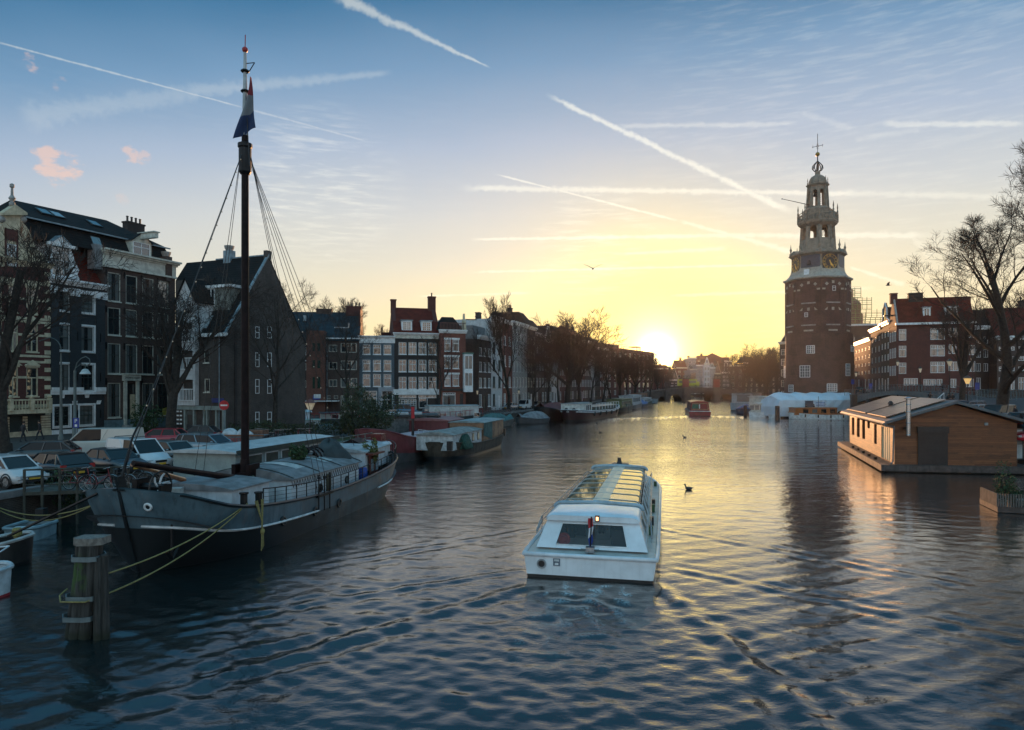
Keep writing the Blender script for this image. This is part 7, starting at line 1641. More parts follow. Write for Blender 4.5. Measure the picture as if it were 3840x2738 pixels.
b=MB(); b.box(1.06,-.24,zr+.0,1.16,-.10,zr+.20); lm=b.build('stern_lamp',BLKP,TB); b=MB(); b.box(1.04,-.21,zr+.04,1.062,-.13,zr+.16); b.build('lamp_glass',mat('amber lamp',(.8,.3,.1),.4,emis=(1,.45,.2,3)),lm)
def tran(y,v): p=H.pt(0,v,1); return Vector((-.015,y,p.z))
b=MB(); b.torus((0,0,0),.13,.03,'x',18,6); o=b.build('exhaust_ring',mat('grey ring',(.25,.27,.28),.5),TB); o.location=tran(1.55,.66); b=MB(); b.poly([(-.012,.12*math.cos(2*PI*k/14),.12*math.sin(2*PI*k/14)) for k in range(14)]); b.build('opening',BB,o)
b=MB(); b.box(-.012,-.11,-.12,.0,.11,.12); o=b.build('emblem_plate',mat('emblem blue grey',(.09,.12,.16),.5),TB); o.location=tran(1.05,.74); b=MB(); b.box(-.02,-.08,.03,-.013,.08,.10).box(-.02,-.06,-.09,-.013,.06,-.02); b.build('emblem_mark',WS,o)
# interior seen through the glass
b=MB(); b.box(.9,-1.5,.28,xe,1.5,.33); b.build('cabin_floor',mat('warm cabin floor',(.14,.07,.035),.4),TB)
SEAT=mat('seat vinyl',(.03,.035,.045),.5)
for i in range(10):
    for sg in(-1,1): b=MB(); x=3.0+i*1.3; b.box(x,sg*.95-.5,.33,x+.12,sg*.95+.5,1.18).box(x-.45,sg*.95-.5,.33,x,sg*.95+.5,.72); b.build('bench_seat',SEAT,TB)
b=MB(); b.ico((1.35,1.05,.98),.2,(.6,1.2,.7)); b.torus((1.3,1.0,1.0),.17,.06,'x',16,6); b.build('life_ring',mat('life ring red',(.45,.02,.02),.5),TB)
b=MB(); b.box(1.7,-1.3,.33,2.1,-.6,1.3); b.build('steward_locker',SEAT,TB)
# ---------------------------------------------------------------- red tour boat
f=Frame((at(2625,141.5),141.5),(at(2625,141.5)+3.6,160)); RB=f.root('tour_boat','small dark red covered tour boat far down the canal before the bridge','tour boat')
RED=mat('dark red hull paint',(.22,.012,.015),.35,coat=.4); H=Hull(f.L,4.5,[(0,.95),(1,1.2)],w0=.98,ts=.05,tb=.75,fm=.08); H.build(RB,[RED,BB],[(.25,1),(1,0)],bul=.05); cabin(RB,'cabin',.7,f.L-3,2.0,1.8,.9,2.75,RED,RED,.25,.1,taper=.28)
b=MB(); b.poly([(.66,.2,1.5),(.66,1.6,1.5),(.66,1.45,2.4),(.66,.3,2.4)]); b.build('stern_window',mat('greenish window',(.05,.13,.09),.1),RB)
b=MB(); b.tube([(.62,-1.7,1.35),(.62,1.7,1.35),(.64,1.5,2.55),(.64,-1.5,2.55),(.62,-1.7,1.35)],.05,5); b.build('window_frame',mat('dull gold trim',(.35,.25,.12),.5),RB); b=MB(); b.tube([(0,2.2,.95),(0,-2.2,.95)],.08,5); b.build('stern_rail',WS,RB)
b=MB(); b.box(.6,-.05,1.5,.64,.15,2.4); b.build('door_post',WS,RB)
# ---------------------------------------------------------------- generic moored boats
def boat(name,label,cat,o,b_,B,sh,hm,low=None,vb=.35,w0=0,group=BOATG,blunt=.55,rail_m=None,bul=.25,rk=.03,deckm=None):
    f=Frame(o,b_); r=f.root(name,label,cat,group); H=Hull(f.L,B,sh,qb=blunt,qs=.5,w0=w0,rk=rk,fb=.35); H.build(r,[hm,low or HBLK],[(vb,1),(1,0)],bul=bul,n=26,deckm=deckm)
    H.rail(r,'gunwale',rail_m or hm,0,1,1,.07,.01,n=24); return f,r,H
def side_windows(c,xs,hw,z0,z1,m=None,w_=.5,sides=(1,),y_off=.02,fr=None,nm='cabin_window'):
    for x in xs:
        for sd in sides:
            b=MB(); b.box(x-w_/2-.05,sd*(hw+y_off-.02)-.02,z0-.05,x+w_/2+.05,sd*(hw+y_off-.02)+.02,z1+.05); o=b.build(nm,fr or WS,c)
            b=MB(); b.box(x-w_/2,sd*(hw+y_off)-.02,z0,x+w_/2,sd*(hw+y_off)+.02,z1); b.build('pane',m or GL,o)
MAR=mat('maroon hull paint',(.13,.030,.035),.4,var=.25,vs=1.5,streak=.5); MARL=mat('maroon lower hull',(.05,.055,.06),.5,var=.3,streak=.6)
# dark red barge: bow points at the camera's left, starboard side seen
bw=G(1362,1762,0); bw=(at(1385,54),54); st=(at(1715,75),75)
f,r,H=boat('maroon_barge','maroon steel barge with swept up bow and red wheelhouse behind the sailing barge','barge',(3.2-.0,76.5) if 0 else (at(1700,73),73),(at(1370,53.5),53.5),4.8,[(0,1.9),(.3,1.5),(.6,1.55),(.85,2.1),(1,3.0)],MAR,MARL,.42,blunt=.6,bul=.3)
c=cabin(r,'wheelhouse',2.6,7.0,1.95,2.05,1.2,f.z(1560,1592,1.9)-.1,MAR,mat('rosy roof paint',(.22,.09,.09),.5,var=.2),.22,.15); zc=f.z(1560,1592,1.9)-.1
b=MB(); b.box(5.3,-.6,zc+.25,6.0,.6,zc+.45); b.build('roof_hatch',HBLK,c)
side_windows(c,[2.9,3.7,4.5],2.0,zc-1.0,zc-.3,mat('lit brown window',(.45,.36,.26),.2),.45); portholes(c,STEEL,[(5.6,2.06,zc-.8),(6.4,2.06,zc-.8)],.15)
b=MB(); b.box(2.55,-1.4,zc-.9,2.6,1.4,zc-.25); b.build('pane',GL,c)
c=cabin(r,'hatch_coaming',7.4,f.L-5,1.7,1.7,1.1,1.75,mat('tan coaming',(.22,.14,.10),.6),mat('pale pink hatch',(.38,.30,.33),.5),.15,.1)
b=MB(); b.tube([(f.L-7.0,1.0,1.0),(f.L-7.0,1.0,zof(1515,66))],.13,8); mm=b.build('samson_mast',HBLK,r); b=MB(); zt_=zof(1515,66); b.tube([(f.L-7.0,1.0,zt_-1.1),(f.L-7.0,1.0,zt_-.1)],.16,8); b.build('red_mast_head',mat('signal red',(.45,.02,.03),.5),mm)
railing(r,H,.25,.75,.7,9,m=WS,mid=False)
# old barge with white cabin and tarpaulin
f,r,H=boat('old_barge','old dark barge with peeling white cabin and brown and blue tarpaulins, nearest open water','barge',(at(1838,73),73),(at(1625,56.5),56.5),4.3,[(0,1.35),(.4,1.1),(.7,1.15),(1,1.6)],mat('old timber hull',(.045,.035,.025),.7,var=.5,vs=2,streak=.6),HBLK,.35,blunt=.45,bul=.2)
zc=2.15; PEEL=mat('peeling white boards',(.42,.45,.46),.7,var=.3,vs=2.5,streak=.6); c=cabin(r,'white_cabin',8.5,16.8,1.6,1.6,.9,zc,PEEL,mat('bleached roof felt',(.20,.21,.20),.8,var=.35),.22,.12)
side_windows(c,[9.6,11.2],1.62,1.35,1.95,mat('bright window',(.5,.42,.3),.1),.5,fr=BLKP)
tp=cabin(r,'tarpaulin_tent',.9,8.2,1.7,1.7,.95,2.75,mat('brown tarpaulin',(.22,.13,.08),.7,var=.4,vs=1.5,bump=.8,bs=2),mat('blue grey tarpaulin',(.20,.26,.27),.6,var=.3,vs=1.2,bump=.6,bs=2),.12,.12)
b=MB(); b.loft([[(5.2,1.72,.95),(5.2,1.75,2.8)],[(8.3,1.74,1.6),(8.3,1.78,2.8)]],closed=False); b.build('blue_flap',TARPG,tp)
heap('green_net','','',(14.2,1.9,.9),(1.3,.5,1.1),mat('green netting',(.02,.06,.045),.9,var=.5,vs=6),5,r,.3)
for x in(.4,17.5): b=MB(); b.box(x-.2,1.4,1.0,x+.2,1.8,1.75); b.build('timber_post',BLKP,r)
# white cabined houseboat directly behind the sailing barge
f,r,H=boat('white_houseboat','long flat houseboat with pale roof and big white framed windows between barge and quay','houseboat',(-12.9,54.8),(-17.3,35.5),4.9,[(0,.95),(1,.95)],mat('pale deck hull',(.25,.28,.28),.6),HBLK,.4,blunt=.4,deckm=mat('pale weathered deck',(.27,.31,.33),.6,var=.35,vs=.6,streak=.4))
xa,xb=f.x(1245,1.9),f.x(930,1.9); zc=f.z(1080,1676,1.9); 
c=cabin(r,'cabin',min(xa,xb)-.2,max(xa,xb)+1.2,1.95,1.95,.9,zc+.1,mat('pale sage paint',(.26,.31,.30),.6,var=.15),mat('white roof sheet',(.40,.43,.44),.5,var=.2),.18,.3)
b=MB(); x0,x1=min(xa,xb)-.4,max(xa,xb)+1.5; b.box(x0,2.2,zc+.02,x1,2.28,zc+.28); b.build('roof_fascia',DKW,c)
n=6; side_windows(c,[x0+1.2+i*(x1-x0-1.6)/n for i in range(n)],1.96,1.15,zc-.15,mat('dusky glass',(.05,.06,.05),.08),(x1-x0-1.6)/n-.45,fr=WHT)
# timber boathouse behind the bush and maroon barge
t=thing('timber_boathouse','small grey boarded floating shed between the bush and the maroon wheelhouse','shed',(at(1520,72),72,.2),R(10)); b=MB(); b.box(-2.9,-2,0,2.3,2,2.9); b.build('wall',mat('silvered boards',(.12,.12,.12),.8,var=.4,vs=3,streak=.6),t)
b=MB(); b.box(2.3,-2,0,3.2,2,2.9); b.build('end_wall',mat('pale boards',(.35,.28,.18),.7,var=.2),t); b=MB(); b.box(-3.1,-2.2,2.9,3.4,2.2,3.1); b.build('roof',BITU,t)
b=MB(); 
for k in range(3): b.box(-2.2+k*1.4,-1.2,3.1,-1.1+k*1.4,.6,3.3)
b.build('rooflight',mat('pale rooflight',(.4,.44,.46),.4),t)
# long houseboats lying in the side canal
f,r,H=boat('long_houseboat','long dark hulled houseboat with cream upper side and red railings below the red roofed house','houseboat',(at(1120,98),98),(at(1812,106),106),5.2,[(0,1.5),(.8,1.5),(1,1.9)],mat('dark teal hull',(.03,.04,.045),.5,streak=.5),HBLK,.3,blunt=.5)
SD=-1
c=cabin(r,'superstructure',3,f.L-9,2.2,2.2,1.4,2.3,mat('cream green side',(.36,.42,.40),.5,var=.15),mat('dark flat roof',(.03,.035,.04),.8),.1,.2)
c2_=cabin(r,'white_saloon',f.L-8.8,f.L-1.2,2.0,1.9,1.4,3.2,mat('white grey saloon',(.44,.46,.46),.5,var=.15),mat('pale roof',(.3,.33,.34),.5),.1,.1)
side_windows(c2_,[f.L-7.6,f.L-5.4,f.L-3.4],2.0,2.0,2.9,mat('pale blind',(.35,.38,.36),.3),.9,sides=(-1,)); side_windows(c,[5+i*2.6 for i in range(9)],2.2,1.65,2.15,None,.9,sides=(-1,))
railing(r,H,.02,.99,.85,34,side=-1,m=mat('red railing paint',(.30,.02,.03),.5),r=.035,mid=True)
b=MB(); [b.box(6+i*6,-1.2,2.45,7.8+i*6,.8,2.75) for i in range(3)]; b.build('rooflight',STEEL,c)
f,r,H=boat('blue_white_cruiser','blue and white cabin cruiser in the side canal left of the lantern post','cabin cruiser',(at(1060,93),93),(at(1190,96),96),2.6,[(0,1.1),(1,1.4)],mat('cruiser blue',(.02,.10,.22),.4),HBLK,.3)
c=cabin(r,'cabin',.8,3.6,1.1,1.0,1.1,2.6,mat('cruiser white',(.50,.56,.6),.4),mat('cruiser white roof',(.5,.58,.62),.4),.3,.15,taper=.15); side_windows(c,[1.4,2.4],1.0,1.7,2.3,TARPB,.8,sides=(-1,))
f,r,H=boat('low_workboat','low blue grey workboat with pale deck gear in front of the block canopy','workboat',(at(1030,86),86),(at(1250,88),88),3.0,[(0,1.0),(1,1.3)],mat('workboat blue',(.10,.17,.20),.5,streak=.4),HBLK,.3)
c=cabin(r,'deck_box',1.5,5.5,1.0,1.0,1.0,1.9,CABW,mat('pale mint roof',(.35,.42,.36),.5),.1,.1)
# covered sloops along the quay
def sloop(label,o,b_,B,m,hm,hh=.9,peak=.9,name='covered_boat'):
    f,r,H=boat(name,label,'boat',o,b_,B,[(0,hh*.9),(.5,hh*.8),(1,hh*1.25)],hm,HBLK,.3,rk=.05)
    b=MB(); n=14; rr=[]
    for i in range(n+1):
        t=.03+.94*i/n; q=[]; 
        for k in range(7):
            s_=-1+2*k/6; p=H.pt(t,1,1 if s_>=0 else -1,.04); rz=peak*math.sin(PI*min(1,t*1.15+.02))**.5 if t<.87 else peak*.5; q.append((p.x,abs(s_)*p.y if p.y*s_>0 else -abs(s_)*abs(p.y) if s_<0 else 0,p.z-.05*abs(s_)+rz*(1-abs(s_))**.9+.02*math.sin(i*2.1+k)))
        rr.append(q)
    b.loft(rr,closed=False); b.build('boat_cover',m,r,smooth=R(50)); return f,r,H
sloop('green tarpaulin covered boat moored under the brick quay edge, left of the grey one',(at(1800,102.5),102.5),(at(1918,107),107),2.8,TARPG,mat('grey boards hull',(.08,.08,.075),.7),1.0,1.3)
sloop('grey tarpaulin covered sloop with a lifebuoy at its stern',(at(2052,117),117),(at(1940,111),111),2.6,TARP,mat('sloop grey',(.05,.055,.06),.6),.9,1.3)
sloop('black hulled boat under a dark maroon peaked cover left of the black and white barge',(at(2120,131),131),(at(2022,121),121),4.2,mat('maroon cover',(.10,.02,.025),.7,var=.3),HBLK,2.0,1.6)
f,r,H=boat('black_white_barge','black barge with white wheelhouse, white gunwale line and two round portholes','barge',(at(2128,118),118),(at(2300,148),148),5.0,[(0,2.1),(.25,1.7),(.7,1.5),(1,2.3)],mat('barge black red',(.03,.01,.012),.4),HBLK,.25,blunt=.5,rail_m=WS)
H.rail(r,'white_strake',WS,0,1,.86,.09,.03); zc=zof(1508,121)-.3
c=cabin(r,'wheelhouse',1.6,8.5,1.7,2.0,1.7,zc,mat('wheelhouse white',(.55,.56,.53),.5),mat('wheelhouse roof',(.25,.27,.28),.5),.12,.15); portholes(c,BLKP,[(1.5,.7,zc-1.0),(1.5,-.7,zc-1.0)],.3,'x'); side_windows(c,[5.2,6.3,7.4],1.95,zc-1.2,zc-.3,None,.7,sides=(-1,))
c=cabin(r,'hold_covers',9.5,f.L-5,1.9,1.9,1.6,2.3,mat('green black coaming',(.02,.04,.03),.5),mat('steel hatch covers',(.25,.27,.28),.35,metal=.5),.2,.1)
b=MB(); [b.tube([(10+i*2.2,-2.35,1.8),(10+i*2.2,-2.35,3.0)],.07,4) for i in range(9)]; b.tube([(10,-2.35,3.0),(10+8*2.2,-2.35,3.0)],.05,4); b.build('railing',WS,r)
for i in range(5): b=MB(); p=H.pt(.25+.13*i,.7,-1,.15); b.torus(p,.3,.12,'y',12,6); b.build('tyre_fender',BLKP,r)
far_b=[('white deckhouse barge with green roof before the bridge','houseboat',2300,2350,158,175,4.5,(.03,.04,.04),(.10,.13,.06),3.0),('houseboat with pale grey siding and flat roof near the long red block','houseboat',2345,2385,176,196,4.6,(.10,.13,.15),(.36,.42,.46),3.6),
('teal tarpaulin covered boat between two houseboats','boat',2330,2352,163,171,3.0,(.02,.05,.06),(.05,.12,.12),1.8),('green hulled cruiser with white rails under the red wheelhouse','cruiser',2398,2430,205,222,3.6,(.02,.06,.05),(.4,.42,.42),2.4),
('dark tug with orange brown wheelhouse close to the bridge','tug',2380,2415,225,240,4.0,(.02,.02,.02),(.20,.08,.04),3.6),('small pale dinghy beside the first bridge pier','dinghy',2441,2458,238,246,2.4,(.2,.24,.26),None,0)]
for lb,ct,x0,x1,d0,d1,B,hc,cc,ch in far_b:
    f,r,H=boat({'houseboat':'houseboat'}.get(ct,ct),lb,ct,(at(x0,d0),d0),(at(x1,d1),d1),B,[(0,1.1),(1,1.5)],mat('hull '+lb[:12],hc,.5),HBLK,.3,deckm=mat('grey deck'))
    if cc: c=cabin(r,'cabin',1,f.L-2.5,B*.4,B*.4,1,ch,mat('cabin '+lb[:12],cc,.5),mat('roof '+lb[:12],tuple(k*.7 for k in cc),.5),.15,.15); side_windows(c,[2+k*1.8 for k in range(int((f.L-5)/1.8))],B*.4,ch*.55,ch*.85,None,.9,sides=(-1,)); side_windows(c,[],1,1,1)
sloop('blue tarpaulin covered boat near the bridge on the left',(at(2386,196),196),(at(2418,208),208),3.0,TARPB,mat('sloop blue hull',(.03,.06,.1),.5),1.0,1.5)
# ---------------------------------------------------------------- right bank boats
RBG='boats moored along the right bank'
f=Frame((at(3195,136),136),(at(2886,133),133)); r=f.root('shrouded_barge','long barge wrapped in white shrink film at the foot of the tower','barge',RBG)
H=Hull(f.L,6.5,[(0,1.4),(1,1.4)],tb=.9,qb=.5,w0=.8); H.build(r,[HBLK,HBLK],[(.3,1),(1,0)])
FILM=mat('white shrink film',(.52,.62,.70),.45,var=.12,vs=.4,bump=.5,bs=1.2); b=MB(); n=16; rr=[]
for i in range(n+1):
    x=-.3+(f.L+.6)*i/n; q=[]; up=.10*math.sin(i*1.9)+.06*math.sin(i*4.1); e_=.9 if i in(0,n) else 1
    for y,z in((-3.2,.4),(-3.35,2.2),(-3.3,3.5+up*.4),(-2.0,4.35*e_+up),(0,4.9*e_+up),(2.0,4.35*e_+up),(3.3,3.5+up*.4),(3.35,2.2),(3.2,.4)): q.append((x+(.5 if i==0 else -.5 if i==n else 0)*(z>3),y+.08*math.sin(i*3.3+z*2),z))
    rr.append(q)
b.loft(rr,cap=False); b.f(range(9)); b.f([len(b.V)-1-k for k in range(9)]); b.build('film_cover',FILM,r)
b=MB(); b.box(f.L-9.8,3.45,1.6,f.L-5.2,3.5,3.5); pn=b.build('banner',mat('pale banner',(.5,.58,.66),.5),r); b=MB(); b.box(f.L-7.0,3.5,1.9,f.L-5.3,3.53,3.4); b.build('banner_picture',mat('dark picture',(.04,.06,.09),.5,var=.5,vs=1),pn); b=MB(); [b.box(f.L-9.5,3.5,2.4+k*.3,f.L-7.6,3.53,2.5+k*.3) for k in range(3)]; b.box(f.L-9.7,3.5,1.7,f.L-7.2,3.53,1.95); b.build('banner_line',mat('banner blue',(.02,.10,.35),.5),pn)
f,r,H=boat('saloon_boat','varnished wooden saloon boat with white hull in front of the shrouded barge','saloon boat',(at(3192,129.8),129.8),(at(2956,128.8),128.8),3.2,[(0,.95),(.5,.85),(1,1.3)],mat('saloon white hull',(.52,.58,.60),.35,coat=.3),HBLK,.18,group=RBG,blunt=.9,bul=.05,deckm=VARN,rail_m=VARN)
zc=2.05; xa,xb=f.x(3140,1.3),f.x(2983,1.3); c=cabin(r,'teak_saloon',min(xa,xb),max(xa,xb),1.25,1.25,.8,zc,mat('warm teak',(.32,.10,.025),.3,coat=.5),mat('teak roof',(.30,.11,.04),.35),.1,.12)
side_windows(c,[min(xa,xb)+.9+i*1.75 for i in range(4)],1.25,1.15,1.85,GL,1.0,fr=mat('warm teak'))
for i in range(4): b=MB(); p=H.pt(.2+.2*i,.75,1,.1); b.lathe([(.1,-.4),(.13,-.2),(.13,.1),(.05,.2)],8,p); b.build('fender',BLKP,r)
b=MB(); b.tube([(min(xa,xb)+3,0,zc),(min(xa,xb)+3,0,zc+2.2)],.05,5); b.build('short_mast',BLKP,r); SBf=f
f,r,H=boat('white_cabin_boat','small white cabin boat with arched windows left of the shrouded barge','cabin boat',(at(2842,135),135),(at(2862,146),146),3.6,[(0,1.0),(1,1.3)],mat('saloon white hull'),HBLK,.2,w0=.9,group=RBG)
c=cabin(r,'cabin',.9,7,1.45,1.3,.9,2.6,mat('cabin off white',(.45,.45,.40),.5),mat('cabin pale roof',(.5,.52,.5),.5),.2,.2,taper=.12); b=MB(); [b.box(.86,-1.1+k*.95,1.45,.9,-.35+k*.95,2.35) for k in range(3) if k<2.9]; b.build('stern_window',GL,c)
side_windows(c,[2,3.4,4.8],1.38,1.5,2.3,None,.9)
f,r,H=boat('blue_houseboat','pale blue hulled houseboat with dark flat roofed deckhouse near the bridge','houseboat',(at(2778,168),168),(at(2835,186),186),5.5,[(0,2.0),(1,1.6)],mat('houseboat blue',(.16,.26,.32),.5,var=.2,streak=.3),HBLK,.2,w0=.9,group=RBG)
c=cabin(r,'deckhouse',1.5,14,2.5,2.5,1.8,4.4,mat('houseboat pale wall',(.30,.38,.42),.5),mat('houseboat dark roof',(.04,.05,.05),.8),.05,.5); b=MB(); b.box(1.45,-1.9,2.3,1.5,1.2,4.0); b.build('pane',GL,c)
f,r,H=boat('white_barge','grey white barge deckhouse between the blue houseboat and the film wrapped one','barge',(at(2832,150),150),(at(2905,160),160),5.0,[(0,1.7),(1,1.7)],mat('barge grey',(.14,.16,.17),.6,streak=.5),HBLK,.25,w0=.9,group=RBG)
c=cabin(r,'deckhouse',.8,5,1.6,1.6,1.6,3.8,mat('cabin off white'),mat('cabin pale roof'),.1,.3)
sloop('small blue covered boat beside the pale blue houseboat',(at(2782,149),149),(at(2800,156),156),3.0,TARPB,mat('sloop blue hull'),1.3,1.0)
f,r,H=boat('motor_launch','low white motor launch by the dark mooring post','launch',(at(2888,131),131),(at(2945,132.5),132.5),2.0,[(0,.7),(1,.8)],mat('saloon white hull'),HBLK,.2,group=RBG)
c=cabin(r,'windscreen',1.0,2.0,.7,.6,.7,1.2,GL,GL,.05,.02)
for i,(x,d,zt,rr_,lb) in enumerate(((2915,127,zof(1524,127),.42,'thick black mooring post beside the low white launch'),(2795,141,zof(1522,141),.35,'dark mooring post left of the small white cabin boat'))):
    b=MB(); b.lathe([(rr_,-1),(rr_,zt),(rr_*.8,zt+.1)],12); o=b.build('mooring_post',BLKP); o.location=(at(x,d),d,0); tag(o,lb,'mooring post')
# ---------------------------------------------------------------- wooden houseboat
def CED(name,sc_=1.0,c0=(.21,.080,.032),c1=(.095,.036,.017)):
    m=bpy.data.materials.new(name); m.use_nodes=True; t=NT(m.node_tree); p=m.node_tree.nodes['Principled BSDF']; cc=t.new('ShaderNodeTexCoord').outputs['Object']; s_=t.new('ShaderNodeSeparateXYZ'); t.put(s_.inputs[0],cc)
    row=t.m('FLOOR',t.m('DIVIDE',s_.outputs[2],.135)); fr=t.m('FRACT',t.m('DIVIDE',s_.outputs[2],.135)); wn=t.new('ShaderNodeTexWhiteNoise',noise_dimensions='2D'); cb=t.new('ShaderNodeCombineXYZ'); t.put(cb.inputs[0],row); t.put(cb.inputs[1],t.m('FLOOR',t.m('MULTIPLY',t.m('ADD',t.m('ADD',s_.outputs[0],s_.outputs[1]),t.m('MULTIPLY',row,1.7)),.33))); t.put(wn.inputs['Vector'],cb.outputs[0])
    gr=t.noise(t.map(cc,(.8,.8,22)),2.4,4,.7); col=t.mix(wn.outputs['Value'],c1,c0); col=t.mix(t.m('MULTIPLY',t.sm(gr,.4,.65),.5),col,tuple(k*1.5 for k in c0)); st=t.noise(t.map(cc,(.5,.5,1.5)),1.3,4,.65); col=t.mix(t.m('MULTIPLY',t.sm(st,.5,.75),.65),col,(.05,.03,.022))
    col=t.mix(t.m('SUBTRACT',1.0,t.sm(fr,0,.13)),col,(.012,.006,.004)); t.put(p.inputs['Base Color'],col); p.inputs['Roughness'].default_value=.6
    b=t.new('ShaderNodeBump'); b.inputs['Strength'].default_value=.8; b.inputs['Distance'].default_value=.02; t.put(b.inputs['Height'],t.sm(fr,0,.2)); t.l.new(b.outputs[0],p.inputs['Normal']); return m
CEDAR=CED('cedar planks'); C0=Vector((at(3354,49.9),49.9)); eF=Vector((math.cos(R(10)),-math.sin(R(10)))); eS=azd(18.0); WF=8.05; LS=20.2
hb=thing('wooden_houseboat','brown cedar clad houseboat with solar panels, steel flue and dark roller door on the right','houseboat',(C0.x,C0.y,0),-R(10))
ro=Matrix.Rotation(R(10),2); sF=Vector((1,0)); sS=ro@eS   # local directions
def HP(u,v,z): q=sF*u+sS*v; return (q.x,q.y,z)
def hbox(u0,v0,z0,u1,v1,z1,b): b.loft([[HP(u0,v0,z0),HP(u1,v0,z0),HP(u1,v1,z0),HP(u0,v1,z0)],[HP(u0,v0,z1),HP(u1,v0,z1),HP(u1,v1,z1),HP(u0,v1,z1)]]); return b
zp=.55; ze=3.62; zri=5.02
def fu(px): k=kx(px); return (k*C0.y-C0.x)/(eF.x-k*eF.y)
def fz(px,py): u=fu(px); return zof(py,C0.y+u*eF.y)
def su(px): k=kx(px); return (k*C0.y-C0.x)/(eS.x-k*eS.y)
def sz(px,py): v=su(px); return zof(py,C0.y+v*eS.y)
b=MB(); hbox(-1.0,-.55,.10,WF+.9,LS+1.2,zp,b); b.build('pontoon',mat('dark deck timber',(.075,.06,.055),.8,var=.35,vs=2,streak=.6),hb)
b=MB(); hbox(-.7,-.3,-.5,WF+.6,LS+.9,.098,b); b.build('concrete_float',mat('dark float',(.02,.02,.02),.8),hb)
dx0,dx1=fu(3441),fu(3553); dzt=fz(3500,1600)
b=MB(); G5=[(0,ze),(WF,ze),(WF/2,zri-.1)]
b.poly([HP(0,0,zp),HP(WF,0,zp),HP(WF,0,ze),HP(WF/2,0,zri-.1),HP(0,0,ze)]); b.poly([HP(0,LS,zp),HP(0,LS,ze),HP(WF/2,LS,zri-.1),HP(WF,LS,ze),HP(WF,LS,zp)])
b.poly([HP(WF,0,zp),HP(WF,LS,zp),HP(WF,LS,ze),HP(WF,0,ze)])
fr_w=b.build('wall',CEDAR,hb)
wins=[(3197,3204,1566,1631),(3216,3224,1570,1639),(3236,3244,1576,1646),(3256,3262,1582,1606),(3281,3288,1590,1665)]
ops=[]
for (x0,x1,y0,y1) in wins:
    v1,v0=su(x0),su(x1); ops.append((v0,v1,sz((x0+x1)/2,y1),sz((x0+x1)/2,y0)))
dv1,dv0=su(3305),su(3338); ops.append((dv0,dv1,zp+.05,sz(3320,1602)))
tmp=MB(); wall_holes(tmp,0,LS,zp,ze,ops,0,.12); b=MB()
for fcs in tmp.F: b.poly([HP(tmp.V[i][1],tmp.V[i][0],tmp.V[i][2]) for i in fcs])
b.build('side_wall',CEDAR,hb)
for o_ in ops[:-1]: b=MB(); hbox(.10,o_[0],o_[2],.13,o_[1],o_[3],b); b.build('pane',GL,hb)
o_=ops[-1]; b=MB(); hbox(.06,o_[0],o_[2],.12,o_[1],o_[3],b); dr=b.build('white_shutter_door',mat('cream slatted door',(.62,.55,.36),.5,var=.08),hb); b=MB(); [hbox(.03,o_[0]+(o_[1]-o_[0])*k/5-.02,o_[2],.06,o_[0]+(o_[1]-o_[0])*k/5+.02,o_[3],b) for k in range(6)]; b.build('door_batten',mat('cream slatted door'),dr)
SHUT=mat('light larch shutter',(.30,.13,.06),.6,var=.25,vs=12)
for o_ in ops[:-1]:
    w_=(o_[1]-o_[0])*1.15; b=MB(); n=12
    for k in range(n): z0=o_[2]+(o_[3]-o_[2])*k/n; hbox(-.06,o_[1]+.05,z0,-.01,o_[1]+.05+w_,z0+(o_[3]-o_[2])/n*.8,b)
    b.build('louvred_shutter',SHUT,hb)
b=MB(); hbox(dx0,-.10,zp,dx1,-.02,dzt-.45,b); sh=b.build('roller_door',mat('dark roller slats',(.012,.014,.016),.45),hb); b=MB(); n=24; [hbox(dx0+.02,-.12,zp+(dzt-.5-zp)*k/n,dx1-.02,-.10,zp+(dzt-.5-zp)*(k+.7)/n,b) for k in range(n)]; b.build('slat',mat('dark roller slats'),sh)
b=MB(); hbox(dx0-.05,-.28,dzt-.45,dx1+.05,0,dzt,b); b.build('roller_box',BLKP,hb)
ov=.75; zo=ze-ov*(zri-ze)/(WF/2)*.55
RFM=mat('grey roofing felt',(.085,.10,.11),.6,var=.2)
for s_ in(0,1):
    b=MB(); u0,u1=(-ov,WF/2) if s_==0 else (WF+ov+.35,WF/2); z0=zo; b.loft([[HP(u0,-.55,z0),HP(u1,-.55,zri),HP(u1,LS+.6,zri),HP(u0,LS+.6,z0)],[HP(u0,-.55,z0+.2),HP(u1,-.55,zri+.2),HP(u1,LS+.6,zri+.2),HP(u0,LS+.6,z0+.2)]]); b.build('roof_slope',RFM,hb)
def rz(u): return zo+(zri-zo)*(u+ov)/(WF/2+ov)+.2
SOL=bpy.data.materials.new('solar tile'); SOL.use_nodes=True; t=NT(SOL.node_tree); p=SOL.node_tree.nodes['Principled BSDF']; cc=t.new('ShaderNodeTexCoord').outputs['Object']; n_=t.noise(t.map(cc,(14,.3,1)),1.2,2); t.put(p.inputs['Base Color'],t.mix(t.sm(n_,.45,.6),(.15,.12,.10),(.34,.27,.22))); p.inputs['Roughness'].default_value=.32; p.inputs['Metallic'].default_value=.3
